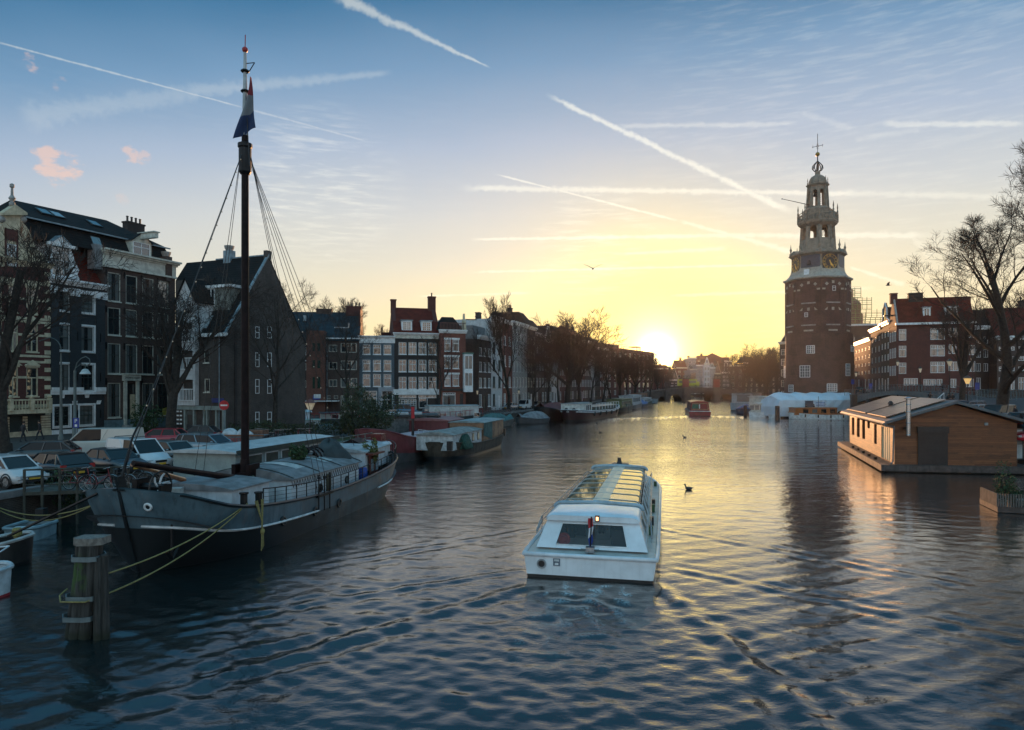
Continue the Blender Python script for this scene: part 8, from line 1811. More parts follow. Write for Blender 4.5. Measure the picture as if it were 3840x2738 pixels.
for v0,v1 in((1.2,8.6),(9.6,19.6)):
    b=MB(); u0,u1=-.35,WF/2-.25; b.loft([[HP(u0,v0,rz(u0)+.10+z_),HP(u1,v0,rz(u1)+.10+z_),HP(u1,v1,rz(u1)+.10+z_),HP(u0,v1,rz(u0)+.10+z_)] for z_ in(0,.06)]); sp=b.build('solar_panel',SOL,hb)
    b=MB(); n=6
    for k in range(1,n): v=v0+(v1-v0)*k/n; b.loft([[HP(u0,v-.02,rz(u0)+.165),HP(u1,v-.02,rz(u1)+.165)],[HP(u0,v+.02,rz(u0)+.165),HP(u1,v+.02,rz(u1)+.165)]],closed=False)
    for k in(.5,): u=u0+(u1-u0)*k; b.loft([[HP(u-.02,v0,rz(u)+.165),HP(u-.02,v1,rz(u)+.165)],[HP(u+.02,v0,rz(u)+.165),HP(u+.02,v1,rz(u)+.165)]],closed=False)
    b.build('panel_joint',BLKP,sp)
for v in(9.0,9.35,19.9): b=MB(); b.lathe([(.14,0),(.14,.35),(.22,.38),(.05,.6)],8,HP(1.6,v,rz(1.6)-.05)); b.build('roof_vent',BLKP,hb)
uf=fu(3397); zf0,zf1=fz(3397,1632),fz(3397,1492); fl_=MB(); q=HP(uf,-.75,0); fl_.tube([(q[0],q[1],zf0),(q[0],q[1],zf1-.1)],.16,14); [fl_.lathe([(.17,z_),(.185,z_+.03),(.17,z_+.06)],14,(q[0],q[1],0)) for z_ in(zf0+.05,zf0+.9,zf0+1.7,zf1-.5)]; fl_.lathe([(.14,zf1-.1),(.30,zf1-.05),(.30,zf1),(.06,zf1+.09)],14,(q[0],q[1],0)); fo=fl_.build('flue_pipe',mat('bright stainless',(.45,.48,.5),.2,metal=1,var=.1),hb,smooth=R(35))
b=MB(); b.tube([(q[0],q[1],zf0+.5),(q[0]-.0,q[1]+.75,zf0+.5)],.12,10); b.build('flue_elbow',BLKP,fo)
b=MB(); g0=HP(-.72,-.5,zo+.1); g1=HP(-.1,-.3,zo-.15); g2=HP(-.12,-.12,zp+.2); b.tube([g0,(g0[0],g0[1],zo-.1),g1,g2,HP(-.3,-.2,zp+.02)],.055,8); b.tube([HP(-ov-.05,-.5,zo+.05),HP(-ov-.05,LS+.5,zo+.05)],.07,6); b.build('gutter_pipe',mat('lead pipe',(.10,.13,.15),.5),hb)
b=MB(); c_=HP(fu(3696),-.12,fz(3696,1590)); b.cbox(c_,(.2,.14,.18)); b.build('wall_lamp',mat('grey lamp box',(.25,.3,.32),.4),hb)
b=MB(); [b.cbox(HP(-.75,3+2.6*i,zp+.12),(.18,.25,.2)) for i in range(5)]; b.build('deck_cleat',BLKP,hb)
# pale insulated cabinet and red boat beyond it
t=thing('pale_cabinet','tall pale two panel cabinet standing right of the wooden houseboat','cabinet',(at(3790,50.2),50.2,.9)); b=MB(); b.box(-.72,-.3,0,.72,.6,2.25); b.build('casing',mat('dark casing',(.06,.07,.075),.6),t); 
for z0 in(.08,1.16): b=MB(); b.box(-.66,-.34,z0,.6,-.30,z0+1.02); b.build('front_panel',mat('pale stained panel',(.42,.45,.45),.6,var=.2,vs=1.5,streak=.5),t)
b=MB(); b.tube([(-.4,.1,-1.6),(-.4,.1,0)],.06,6); b.tube([(.5,.1,-1.6),(.5,.1,0)],.06,6); b.build('support_leg',IRON,t)
# floating garden deck, bottom right
t=thing('floating_garden','small slatted floating garden deck with pots at the right edge','floating deck',(at(3760,34.2)+.6,34.2,0),R(-18)); b=MB(); b.box(-.95,-.7,.02,3,1.9,.32); b.build('raft',mat('dark deck timber'),t)
b=MB(); [b.box(-.98+.11*i,-.76,.3,-.92+.11*i,-.70,.95) for i in range(30)]; [b.box(-1.0,-.72+.11*i,.3,-.94,-.66+.11*i,.95) for i in range(22)]; b.build('picket_edge',mat('grey pickets',(.10,.09,.08),.8,var=.3),t)
for i,(x,y,s) in enumerate(((.25,-.2,.26),(.95,-.1,.3),(-.4,.3,.2))): b=MB(); b.lathe([(s*.6,0),(s,s*1.1),(s*1.05,s*1.2)],12); o=b.build('plant_pot',mat('glazed white pot',(.5,.52,.52),.3),smooth=R(40)); o.location=(at(3760,34.2)+.6+x*.95+y*.31,34.2-x*.31+y*.95,.33); tag(o,['white round pot on the floating garden, in the middle','large white round pot on the floating garden nearest the edge','small white pot behind the pickets of the floating garden'][i],'plant pot')
shrub('potted_shrub','low leafy shrub between white pots on the floating garden','shrub',(at(3800,34.6),34.6,.35),(.7,.5,.7),1200,.06,LEAF,seed=21)
# ---------------------------------------------------------------- small boats at the left edge
f,r,H=boat('dinghy','small pale blue dinghy with black outboard motor by the left quay','dinghy',G(158,1998,.0)[:2],G(60,2036,0)[:2],1.3,[(0,.5),(1,.55)],mat('dinghy blue grey',(.22,.30,.33),.5,var=.2),mat('dinghy bottom',(.18,.2,.2),.6),.3,w0=.85,bul=.12,group='small boats at the left edge')
b=MB(); b.box(f.L*.05-.25,-.16,.62,f.L*.05+.15,.16,1.05); b.tube([(-.12,0,.7),(-.15,0,-.1)],.07,6); b.build('outboard_motor',BLKP,r); b=MB(); b.box(f.L*.45,-.55,.42,f.L*.45+.25,.55,.46); b.build('thwart',WS,r)
f,r,H=boat('wooden_launch','dark open launch with pale rail and clinker wooden cover, left edge','launch',(-21.5,22.8),(-17.1,24.4),2.1,[(0,.75),(.6,.7),(1,1.0)],mat('launch black hull',(.03,.03,.03),.4,streak=.5),HBLK,.3,blunt=.75,rail_m=mat('pale rubbing strip',(.35,.38,.38),.5),group='small boats at the left edge',deckm=mat('brown launch deck',(.06,.05,.04),.7))
b=MB(); n=8; b.loft([[(x,.75*math.cos(PI*i/n),.75+.55*math.sin(PI*i/n)*(1 if x<3.2 else .8)) for i in range(n+1)] for x in(.5,1.5,2.5,3.3)],closed=False); b.build('wooden_cover',mat('mossy clinker boards',(.10,.11,.06),.8,var=.4,vs=2,streak=.5),r)
b=MB(); b.lathe([(.1,.9),(.1,1.15),(.16,1.18),(.12,1.25)],8,(f.L-.5,0,0)); [b.torus((f.L-.5,0,1.0+.04*k),.14,.025,'z',12,5) for k in range(4)]; b.build('roped_bitt',ROPE,r)
f,r,H=boat('small_yacht','white topped little boat with red waterline cut by the left edge','boat',(-18.3,19.4),(-15.1,20.6),1.7,[(0,.6),(1,.85)],mat('yacht white blue',(.40,.48,.52),.35),mat('waterline red',(.25,.02,.03),.4),.3,blunt=.8,group='small boats at the left edge')
b=MB(); b.tube([H.pt(.7,1,1,-.05),H.pt(.7,1,1,-.05)+Vector((0,0,.5)),H.pt(.95,1,1,-.05)+Vector((0,0,.55)),H.pt(.95,1,-1,-.05)+Vector((0,0,.55)),H.pt(.7,1,-1,-.05)+Vector((0,0,.5)),H.pt(.7,1,-1,-.05)],.025,6); b.build('bow_rail',WS,r)
# ---------------------------------------------------------------- cars
TYRE=mat('tyre rubber',(.012,.012,.013),.8); RIM=mat('alloy rim',(.32,.33,.34),.35,metal=.8); HLG=mat('headlamp glass',(.5,.53,.55),.1); TLG=mat('tail lamp red',(.35,.02,.02),.3); PLY=mat('yellow number plate',(.62,.36,.03),.5); CARG=glass('car glass',(.010,.013,.016),(.03,.035,.04),.1); CARG.node_tree.nodes['Principled BSDF'].inputs['IOR'].default_value=1.4; CARG.node_tree.nodes['Principled BSDF'].inputs['Specular IOR Level'].default_value=.4
SP={ # L,W,zr roof,zb belt,hood z,nose z, greenhouse x: base front, top front, top rear, base rear
'hatch':(4.1,1.72,1.45,.92,.88,.66,1.02,.30,-1.35,-1.95,.74),'saloon':(4.4,1.72,1.40,.90,.86,.66,.98,.25,-1.05,-1.75,.74),'estate':(4.7,1.76,1.46,.92,.86,.64,1.15,.42,-1.95,-2.25,.74),
'city':(3.55,1.62,1.48,.92,.88,.62,.95,.25,-1.1,-1.70,.72),'van':(4.75,1.84,1.95,1.12,1.05,.75,1.75,.95,-2.25,-2.36,.80),'smallvan':(4.15,1.74,1.80,1.05,.98,.72,1.20,.42,-1.95,-2.05,.78)}
def car(kind,label,col,loc,rz,group='parked cars',metal=.0,closed=False,rack=False,plate=True,name='parked_car'):
    L,W,zr_,zb_,zh_,zn,gf,tf,tr_,gr,wt=SP[kind]; h=W/2; t=thing(name,label,'van' if 'van' in kind else 'car',loc,rz,group)
    pm=mat('car paint %.3f %.3f %.3f'%col,col,.32,metal=metal,var=.04,coat=.7)
    def ring(x,w_,z0,z1,sh=.10): return [(x,-w_*.86,z0),(x,-w_*.98,z0+.12),(x,-w_,(z0+z1)/2),(x,-w_*.97,z1-sh),(x,-w_*.86,z1),(x,w_*.86,z1),(x,w_*.97,z1-sh),(x,w_,(z0+z1)/2),(x,w_*.98,z0+.12),(x,w_*.86,z0)]
    b=MB(); F_=L/2
    st=[(F_,h*.72,.36,zn-.10),(F_-.10,h*.90,.28,zn),(F_-.45,h*.97,.24,zn+(zh_-zn)*.45),(gf+.25,h,.24,zh_),(gf-.1,h,.24,zb_),(0,h,.24,zb_+.01),(gr+.5,h,.24,zb_+.02),(gr+.05 if kind in('saloon',) else -F_+.30,h*.98,.24,zb_+.02),(-F_+.08,h*.93,.28,zb_-.05 if kind!='saloon' else .86),(-F_,h*.80,.38,.78)]
    if kind=='saloon': st.insert(8,(-F_+.3,h*.96,.25,.90))
    b.loft([ring(x,w_,z0,z1) for x,w_,z0,z1 in st]); body=b.build('body',pm,t,smooth=R(38))
    def gring(x,wb_,z): return (x,wb_,z)
    # greenhouse
    b=MB(); q0=[(gf,-h*.86,zb_),(gf,h*.86,zb_),(gr,h*.86,zb_),(gr,-h*.86,zb_)]; q1=[(tf,-h*wt,zr_-.05),(tf,h*wt,zr_-.05),(tr_,h*wt,zr_-.05),(tr_,-h*wt,zr_-.05)]; b.loft([q0,q1]); gh=b.build('windows',CARG,t)
    b=MB(); b.loft([[(tf+.06,-h*wt*.98,zr_-.07),(tf+.06,h*wt*.98,zr_-.07)]+[(tf+.03,h*wt*1.02*math.cos(PI*k/8),zr_-.05+.05*math.sin(PI*k/8)) for k in range(9)],[(tr_-.05,-h*wt*.98,zr_-.07),(tr_-.05,h*wt*.98,zr_-.07)]+[(tr_-.05,h*wt*1.02*math.cos(PI*k/8),zr_-.05+.06*math.sin(PI*k/8)) for k in range(9)]])
    for sg in(-1,1):
        for (xa,xb) in ((gf,tf),(gr,tr_),((gf+gr)/2+.12,(tf+tr_)/2+.05)): b.tube([(xa,sg*h*.87,zb_-.02),(xb,sg*h*wt*1.01,zr_-.05)],.045,5)
        if kind=='estate' or kind=='hatch': xa=gr+.55; b.tube([(xa,sg*h*.87,zb_),(xa+.12,sg*h*wt,zr_-.06)],.04,5)
        if closed:
            xm_=(gf+gr)/2+.1; b.poly([(gr-.02,sg*h*.875,zb_-.02),(xm_,sg*h*.875,zb_-.02),(xm_,sg*h*(wt+.015),zr_-.04),(tr_-.02,sg*h*(wt+.015),zr_-.04)][::sg])
    if closed: b.poly([(gr-.02,-h*.87,zb_),(gr-.02,h*.87,zb_),(tr_-.03,h*wt,zr_-.04),(tr_-.03,-h*wt,zr_-.04)])
    b.build('roof',pm,t,smooth=R(38))
    for sx in(1,-1):
        xw_=F_-.80 if sx>0 else -F_+.78
        for sg in(-1,1):
            b=MB(); b.M=Matrix.Translation((xw_,sg*(h-.09),.315))@Matrix.Rotation(-sg*PI/2,4,'X'); b.lathe([(.19,-.09),(.29,-.10),(.315,-.06),(.315,.06),(.29,.10),(.19,.095)],18,cap=False); w_=b.build('wheel',TYRE,t,smooth=R(40))
            b=MB(); b.M=Matrix.Translation((xw_,sg*(h-.09),.315))@Matrix.Rotation(-sg*PI/2,4,'X'); b.lathe([(.05,.10),(.20,.085),(.205,.02)],18,cap=False); [b.cbox((.115*math.cos(a),.115*math.sin(a),.09),(.16,.045,.03),rz=a) for a in [2*PI*k/6 for k in range(6)]]; b.build('rim',RIM,w_)
            b=MB(); b.torus((xw_,sg*(h-.01),.33),.36,.04,'y',16,4,-.3,PI+.3); b.build('wheel_arch',BLKP,t)
    for sg in(-1,1):
        b=MB(); b.cbox((F_-.13,sg*h*.68,zn-.08),(.22,.34,.15),rz=-sg*.35); b.build('headlight',HLG,t)
        b=MB(); b.cbox((-F_+.10,sg*h*.80,.80),(.14,.24,.22 if kind!='estate' else .35)); b.build('tail_light',TLG,t)
        b=MB(); b.ico((gf-.28,sg*(h+.06),zb_+.06),.1,(1,.8,.7)); b.build('wing_mirror',BLKP if 'van' in kind else pm,t,smooth=True)
    b=MB(); b.box(F_-.06,-h*.38,zn-.17,F_+.012,h*.38,zn-.05).box(F_-.03,-h*.55,.30,F_+.015,h*.55,.42); b.build('grille',BLKP,t)
    b=MB(); b.box(F_+.0,-.26,.42,F_+.035,.26,.53); b.build('number_plate',PLY,t)
    b=MB(); b.box(-F_-.035,-.26,.46,-F_+.02,.26,.57); b.build('number_plate',PLY,t)
    if rack:
        b=MB(); [b.tube([(x,-h*.7,zr_),(x,-h*.7,zr_+.09),(x,h*.7,zr_+.09),(x,h*.7,zr_)],.02,4) for x in(tf-.3,tr_+.6)]; b.build('roof_bar',BLKP,t)
    return t
WC=(.55,.58,.60); SV=(.30,.32,.34); BK=(.012,.014,.017)
def gx(px,py,z=GQ): return tuple(G(px,py,z))
car('estate','silver blue estate car parked broadside, furthest right in the quayside row',(.20,.25,.29),gx(786,1706),R(-14),metal=.5,rack=True)
car('hatch','silver grey hatchback parked nose out between the white small van and the silver estate',(.22,.225,.22),gx(652,1742),R(-30),metal=.5)
car('smallvan','white small delivery van with roof bars in the quayside row',WC,gx(522,1762),R(-30),closed=True,rack=True)
car('saloon','black four door saloon with chrome grille beside the white small van',(.010,.013,.018),gx(428,1778),R(-30))
car('hatch','black hatchback seen from its rear right corner behind the bicycles',BK,gx(208,1800),R(152))
car('city','small white rounded city car at the left edge, nose to the right',(.50,.54,.56),gx(38,1822),R(-22))
car('hatch','dark car facing left behind the black hatchback',(.02,.024,.028),gx(150,1742),R(196))
car('van','white transporter van facing left before the white based house',(.50,.50,.46),gx(385,1712),R(189),closed=True)
car('hatch','red hatchback facing left behind the tree trunk',(.35,.015,.03),gx(602,1675),R(184))
car('city','dark green rounded car before the door of the gabled corner house',(.02,.03,.03),gx(742,1660),R(182))
car('smallvan','blue estate like car parked before the red roofed house shopfront',(.01,.13,.24),(at(1525,109.2),109.2,GQ),R(8))
car('van','white van parked on the left quay beyond the slender tree',WC,(at(1967,138),138,GQ),R(250),closed=True)
car('hatch','silver car parked on the left quay under the slender tree',SV,(at(1915,134),134,GQ),R(240),metal=.5)
car('hatch','small dark car with sunlit rear window on the left quay right of the white van',(.05,.04,.04),(at(2008,146),146,GQ),R(250))
for i,(px,d,col,k,lb) in enumerate(((3552,81,(.06,.08,.10),'estate','dark car roof glinting behind the houseboat ridge, leftmost'),(3628,79,(.03,.04,.06),'estate','dark estate behind the houseboat roof, second from the left'),(3655,71,(.22,.26,.3),'hatch','pale blue car behind the houseboat, its windscreen facing left'),
   (3735,63,(.015,.018,.022),'smallvan','tall dark people carrier behind the right slope of the houseboat roof'),(3822,58.5,(.05,.06,.07),'hatch','grey car at the right edge with a person standing behind it'))):
    car(k,lb,col,(at(px,d),d,zroad(d)),R(196+i*4),'parked cars')
car('hatch','red car at the right edge above the pale cabinet',(.40,.01,.03),(at(3830,50.5)+.5,50.5,zroad(50)),R(200),'parked cars')
car('hatch','dark car parked at the foot of the tower by the quay street, left one',(.02,.02,.025),(at(3222,156),156,4.6),R(70)); car('hatch','silver car parked at the foot of the tower by the quay street, right one',SV,(at(3266,158),158,4.6),R(70),metal=.5)
# ---------------------------------------------------------------- bicycles
BG='bicycles parked along the quay'
def bike(label,loc,rz,col=(.02,.02,.022)):
    t=thing('bicycle',label,'bicycle',loc,rz,BG); m=mat('bike paint %.2f %.2f'%col[:2],col,.4)
    for x in(-.53,.53):
        b=MB(); b.torus((x,0,.35),.335,.022,'y',22,5); w_=b.build('wheel',TYRE,t); b=MB(); b.torus((x,0,.35),.31,.010,'y',20,4); [b.tube([(x,0,.35),(x+.31*math.cos(a),0,.35+.31*math.sin(a))],.004,3,False) for a in [2*PI*k/10 for k in range(10)]]; b.torus((x,0,.35),.375,.014,'y',14,4,.4,2.9); b.build('spokes',STEEL,w_)
    b=MB(); [b.tube(q,.018,5) for q in ([(-.53,0,.35),(-.08,0,.32),(-.22,0,.85),(-.53,0,.35)],[(-.08,0,.32),(.42,0,.72),(-.18,0,.62)],[(.53,0,.35),(.42,0,.72),(.36,0,1.0)])]; b.build('frame',m,t)
    b=MB(); b.tube([(.28,-.27,1.02),(.40,-.12,1.06),(.36,0,1.02),(.40,.12,1.06),(.28,.27,1.02)],.014,5); b.build('handlebar',STEEL,t); b=MB(); b.ico((-.25,0,.93),.13,(1.1,.7,.35)); b.build('saddle',BLKP,t)
    b=MB(); b.box(-.75,-.07,.72,-.40,.07,.74); b.build('carrier',IRON,t); return t
zd=1.55
b1=bike('red bicycle with white mudguards on the timber landing above the left quay wall',gx(300,1838,zd),R(-6),(.22,.01,.02))
dup(b1,gx(372,1842,zd),R(8),'second bicycle on the timber landing, overlapping the red one'); 
b2=bike('black bicycle on the timber landing nearest the barge bow',gx(450,1838,zd),R(-14))
dup(b2,gx(500,1830,zd),R(12),'bicycle behind the black one beside the barge bow'); dup(b2,gx(560,1822,zd),R(-5),'bicycle half hidden by the barge windlass wheel')
dup(b2,gx(778,1728,1.55),R(-18),'black bicycle standing on the grass verge in front of the silver blue estate car')
rg=random.Random(9)
for i in range(17):
    px=948+i*11.5+rg.uniform(-3,3)+(0 if i<12 else 30); nm=['first','second','third','fourth','fifth','sixth','seventh','eighth','ninth','tenth','eleventh','twelfth','thirteenth','fourteenth','fifteenth','sixteenth','seventeenth'][i]
    dup(b2 if i%4 else b1,gx(px,1662+rg.uniform(-12,8)),R(rg.uniform(-80,-40)),nm+' bicycle from the left in the crowded rack right of the barge mast')
for i in range(9):
    dup(b2 if i%3 else b1,(at(1822+i*14,113.6+i*.4),113.6+i*.4,GQ),R(rg.uniform(-40,30)),['first','second','third','fourth','fifth','sixth','seventh','eighth','ninth'][i]+' bicycle from the left on the quay above the covered boats')
# ---------------------------------------------------------------- people
def person(label,loc,rz,pose='stand',coat=(.015,.016,.02),legs=(.02,.025,.035),hair=(.03,.02,.015),s=1.0,parent=None):
    V=[];E=[];Rr=[]
    def a(p,r,pa=None): V.append(Vector(p)*s); Rr.append((r*s,r*s)); i=len(V)-1; (E.append((pa,i)) if pa is not None else None); return i
    sit=pose in('sit','ride'); ph=.95 if not sit else (.50 if pose=='sit' else .98)
    pel=a((0,0,ph),.15); ch=a((.03 if not sit else .08,0,ph+.34),.17,pel); nk=a((.05 if not sit else .14,0,ph+.52),.065,ch); hd=a((.08 if not sit else .18,0,ph+.64),.10,nk); a((.07 if not sit else .18,0,ph+.75),.085,hd)
    for sg in(-1,1):
        hip=a((0,.09*sg,ph-.06),.10,pel)
        if sit: kn=a((.42,.12*sg,ph-.02-(.05 if pose=='ride' else 0)),.075,hip); an=a((.38 if sg>0 else .48,.12*sg,ph-.45),.05,kn)
        else:
            w_=.16*sg if pose=='walk' else 0; kn=a((w_+.03,.10*sg,.50),.075,hip); an=a((w_*1.6-.02,.10*sg,.09),.05,kn)
        a((V[an].x/s+.16,V[an].y/s,V[an].z/s-.04),.04,an)
        shd=a((.03 if not sit else .1,.19*sg,ph+.44),.075,ch); 
        if pose=='ride': el=a((.28,.24*sg,ph+.25),.05,shd); wr=a((.48,.22*sg,ph+.12),.035,el); hv=(1,0,-.2)
        elif pose=='phone' : el=a((.10,.27*sg,ph+.18),.05,shd); wr=a((.28,.12*sg,ph+.40),.035,el); hv=(.7,0,.7)
        elif pose=='sit': el=a((.12,.25*sg,ph+.20),.05,shd); wr=a((.33,.14*sg,ph+.12),.035,el); hv=(1,0,-.3)
        else: el=a((.0-.08*sg*(pose=='walk'),.25*sg,ph+.17),.05,shd); wr=a((.06-.14*sg*(pose=='walk'),.26*sg,ph-.08),.035,el); hv=(.1,0,-1)
        w0=V[wr]/s; d=Vector(hv).normalized(); o=Vector((0,1,0)); pm_=a(w0+d*.07,.034,wr)
        for k in range(4): a(w0+d*(.155+.012*(1-abs(k-1.5)))+o*(k-1.5)*.02,.009,pm_)
        a(w0+d*.07+o*-sg*.045,.010,wr)
    me=bpy.data.meshes.new('person'); me.from_pydata([tuple(v) for v in V],E,[]); o=bpy.data.objects.new('tmp',me); COL.objects.link(o)
    sk=o.modifiers.new('s','SKIN'); sk.use_smooth_shade=True; 
    for i,sv_ in enumerate(me.skin_vertices[0].data): sv_.radius=Rr[i]; sv_.use_root=(i==0)
    o.modifiers.new('u','SUBSURF').levels=1; dg=bpy.context.evaluated_depsgraph_get(); m2=bpy.data.meshes.new_from_object(o.evaluated_get(dg)); bpy.data.objects.remove(o)
    m2.materials.clear(); [m2.materials.append(m) for m in (mat('coat %.3f'%coat[2],coat,.8),mat('trousers %.3f'%legs[2],legs,.8),mat('skin',(.35,.2,.14),.6))]
    for p in m2.polygons:
        c=p.center/s; hand=any((c-(V[i]/s)).length<.05 for i in range(len(V)) if Rr[i][0]<.036*s); p.material_index=2 if c.z>ph+.56 or (hand and c.z>.25) else (1 if c.z<ph-.08 and not(sit and c.x<.1) else 0)
    r=thing('person',label,'person',loc,rz); link('body',m2,r); b=MB(); b.ico((hdx:=V[hd].x-.02,0,V[hd].z+.055*s),.115*s,(1,.9,.85),10,8); b.build('hair',mat('hair %.3f'%hair[0],hair,.8),r,smooth=True); return r
person('person in dark coat walking past the roller shutters, left one',(at(86,58),58,GQ),R(60),'walk'); person('person in dark hooded coat by the shutters, right one',(at(150,60),60,GQ),R(200),'walk')
cb=P0+e*0 if 0 else None
q=Vector((at(3533,101),101)); rb=dup(b2,(q.x,q.y,4.95),R(100),'bicycle ridden across the footbridge',"bicycles in use"); person('person in dark jacket riding a bicycle over the footbridge',(q.x-.0,q.y-.2,4.85),R(100),'ride',legs=(.08,.12,.2))
person('person in black taking a photo beside the railings behind the houseboat ridge',(at(3487,92),92,zroad(88)),R(-100),'phone')
person('person in black sitting by the white railing, left of the pair',(at(3552,90),90,zroad(88)+.3),R(-60),'sit'); person('person in blue jeans sitting by the white railing, right of the pair',(at(3572,90),90,zroad(88)+.3),R(-120),'sit',legs=(.05,.10,.18))
person('person standing behind the grey car at the right edge',(at(3808,60.5),60.5,zroad(60)+.1),R(180),'stand',hair=(.12,.07,.04))
person('person in dark suit standing in the cockpit of the varnished saloon boat, right one',(at(3053,130.2),130.2,1.05),R(180),'stand'); person('person in dark clothes standing on the varnished saloon boat, left one',(at(3022,130.2),130.2,.95),R(0),'stand')
tb=TB.matrix_basis.copy(); TB_=Matrix.Translation(TB.location)@Matrix.Rotation(TB.rotation_euler.z,4,'Z')
for x,y,po,lb,sc__ in ((1.9,-.85,'stand','person in dark clothes inside the tour boat, at the right of its stern window',.78),(3.6,-.1,'stand','person inside the tour boat walking the aisle behind the stern window',.75),(2.7,.95,'sit','person seated inside the tour boat behind the left half of the stern window',.85)):
    v=TB_@Vector((x,y,.34)); person(lb,tuple(v),TB.rotation_euler.z,po,s=sc__)
# ---------------------------------------------------------------- lamps, signs and street things
LAMPM=mat('lamp post grey green',(.09,.12,.12),.5,metal=.3); LGL=mat('frosted lamp glass',(.55,.50,.40),.4,emis=(1,.8,.5,.12))  # cream lantern glass, faint glow added for the sun on it
x,y,z=gx(229,1690); t=thing('street_lamp','tall straight grey lamp pole before the dark painted house','street lamp',(x,y,z)); hh=zof(1325,y)-z; b=MB(); b.lathe([(.2,0),(.2,1.0),(.13,1.15),(.11,1.5),(.085,hh*.6),(.05,hh)],12); b.build('pole',LAMPM,t,smooth=R(40)); b=MB(); b.torus((-.9,0,hh+.25),.9,.035,'y',12,5,0,PI/2); b.tube([(-.9,0,hh+1.15),(-1.6,0,hh+.9)],.035,5); b.build('curved_arm',LAMPM,t)
x,y,z=gx(281,1665); t=thing('street_lamp','curled swan neck street lamp with hanging white shade before the dark painted house','street lamp',(x,y,z)); hh=zof(1390,y)-z; b=MB(); b.lathe([(.2,0),(.2,1.3),(.12,1.4),(.1,hh)],12); b.build('pole',LAMPM,t,smooth=R(40)); b=MB(); b.tube([(0,0,hh),(.15,0,hh+.6),(.5,0,hh+1.0),(.9,0,hh+1.15),(1.2,0,hh+.95),(1.25,0,hh+.6),(1.0,0,hh+.35),(.8,0,hh+.5)],.04,6); b.tube([(.05,0,hh+.2),(.5,0,hh+.55),(.85,0,hh+.55),(.85,0,hh+.1)],.03,5); b.build('swan_neck',LAMPM,t); b=MB(); b.lathe([(.06,.15),(.2,.1),(.42,-.25),(.40,-.3)],14,(.85,0,hh)); b.build('lamp_shade',mat('pale lamp shade',(.45,.5,.5),.4),t,smooth=R(40))
def sgn(name,label,px,py,d,zg,r,kind):
    x=at(px,d); zc=zof(py,d); t=thing(name,label,'sign',(x,d,zg)); b=MB(); b.tube([(0,.06,0),(0,.06,zc-zg+r)],.035,6); b.build('pole',ZINC,t)
    if kind=='noentry':
        b=MB(); b.M=Matrix.Translation((0,0,zc-zg))@Matrix.Rotation(PI/2,4,'X'); b.lathe([(r,-.02),(r,.02)],24); o=b.build('disc',mat('sign red',(.5,.02,.03),.4),t); b=MB(); b.box(-r*.72,-.035,zc-zg-r*.16,r*.72,-.021,zc-zg+r*.16); b.build('bar',WHT,o)
    else:
        b=MB(); b.box(-r*.62,-.02,zc-zg-r,r*.62,.02,zc-zg+r); o=b.build('panel',mat('sign blue'),t)
        if kind=='P': text('letter_p','P',r*1.1,WHT,o,(0,-.03,zc-zg+r*.35)); b=MB(); b.box(-r*.2,-.035,zc-zg-r*.8,r*.25,-.021,zc-zg-r*.3); b.build('sign_symbol',WHT,o)
sgn('parking_sign','blue parking sign on the swan neck lamp post',285,1586,55.5,GQ,.40,'P'); sgn('no_entry_sign','round red no entry sign at the corner of the brick side gable',840,1520,66,GQ,.46,'noentry')
sgn('blue_sign','blue cycle path sign by the lane right of the tower',3265,1448,124,4.6,.5,'b'); sgn('blue_sign','small blue orange sign at the right foot of the tower',3198,1432,139,4.0,.5,'b'); sgn('blue_sign','blue sign on a pole between the two right hand trees',3665,1448,86,zroad(86),.45,'b')
def lantern(px,d,ytop,zg,lb,cap=(.02,.03,.03),gl=None,s=1.0):
    t=thing('street_lantern',lb,'street lantern',(at(px,d),d,zg),0,'classic lantern posts'); hh=zof(ytop,d)-zg; b=MB(); b.lathe([(.14,0),(.14,.5),(.08,.6),(.06,1.6),(.045,hh-1.0)],8); b.build('pole',IRON,t)
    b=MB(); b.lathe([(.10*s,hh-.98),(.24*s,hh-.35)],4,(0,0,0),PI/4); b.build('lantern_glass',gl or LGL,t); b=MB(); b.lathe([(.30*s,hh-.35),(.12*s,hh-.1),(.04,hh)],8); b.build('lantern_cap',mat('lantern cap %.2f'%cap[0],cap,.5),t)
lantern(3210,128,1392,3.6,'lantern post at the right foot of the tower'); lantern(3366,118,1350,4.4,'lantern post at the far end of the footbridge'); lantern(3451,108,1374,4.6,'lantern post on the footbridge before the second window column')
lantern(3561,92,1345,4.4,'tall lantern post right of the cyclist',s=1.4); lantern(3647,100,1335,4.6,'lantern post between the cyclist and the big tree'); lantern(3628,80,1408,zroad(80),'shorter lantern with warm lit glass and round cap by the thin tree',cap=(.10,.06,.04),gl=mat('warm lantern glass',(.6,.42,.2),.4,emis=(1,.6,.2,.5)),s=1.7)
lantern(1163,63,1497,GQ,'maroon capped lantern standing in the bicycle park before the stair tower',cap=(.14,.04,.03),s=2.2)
for i,(px,d) in enumerate(((1790,119),(1946,130))): lantern(px,d,1458,GQ,['lantern post before the narrow brick house','lantern post right of the slender tree'][i])
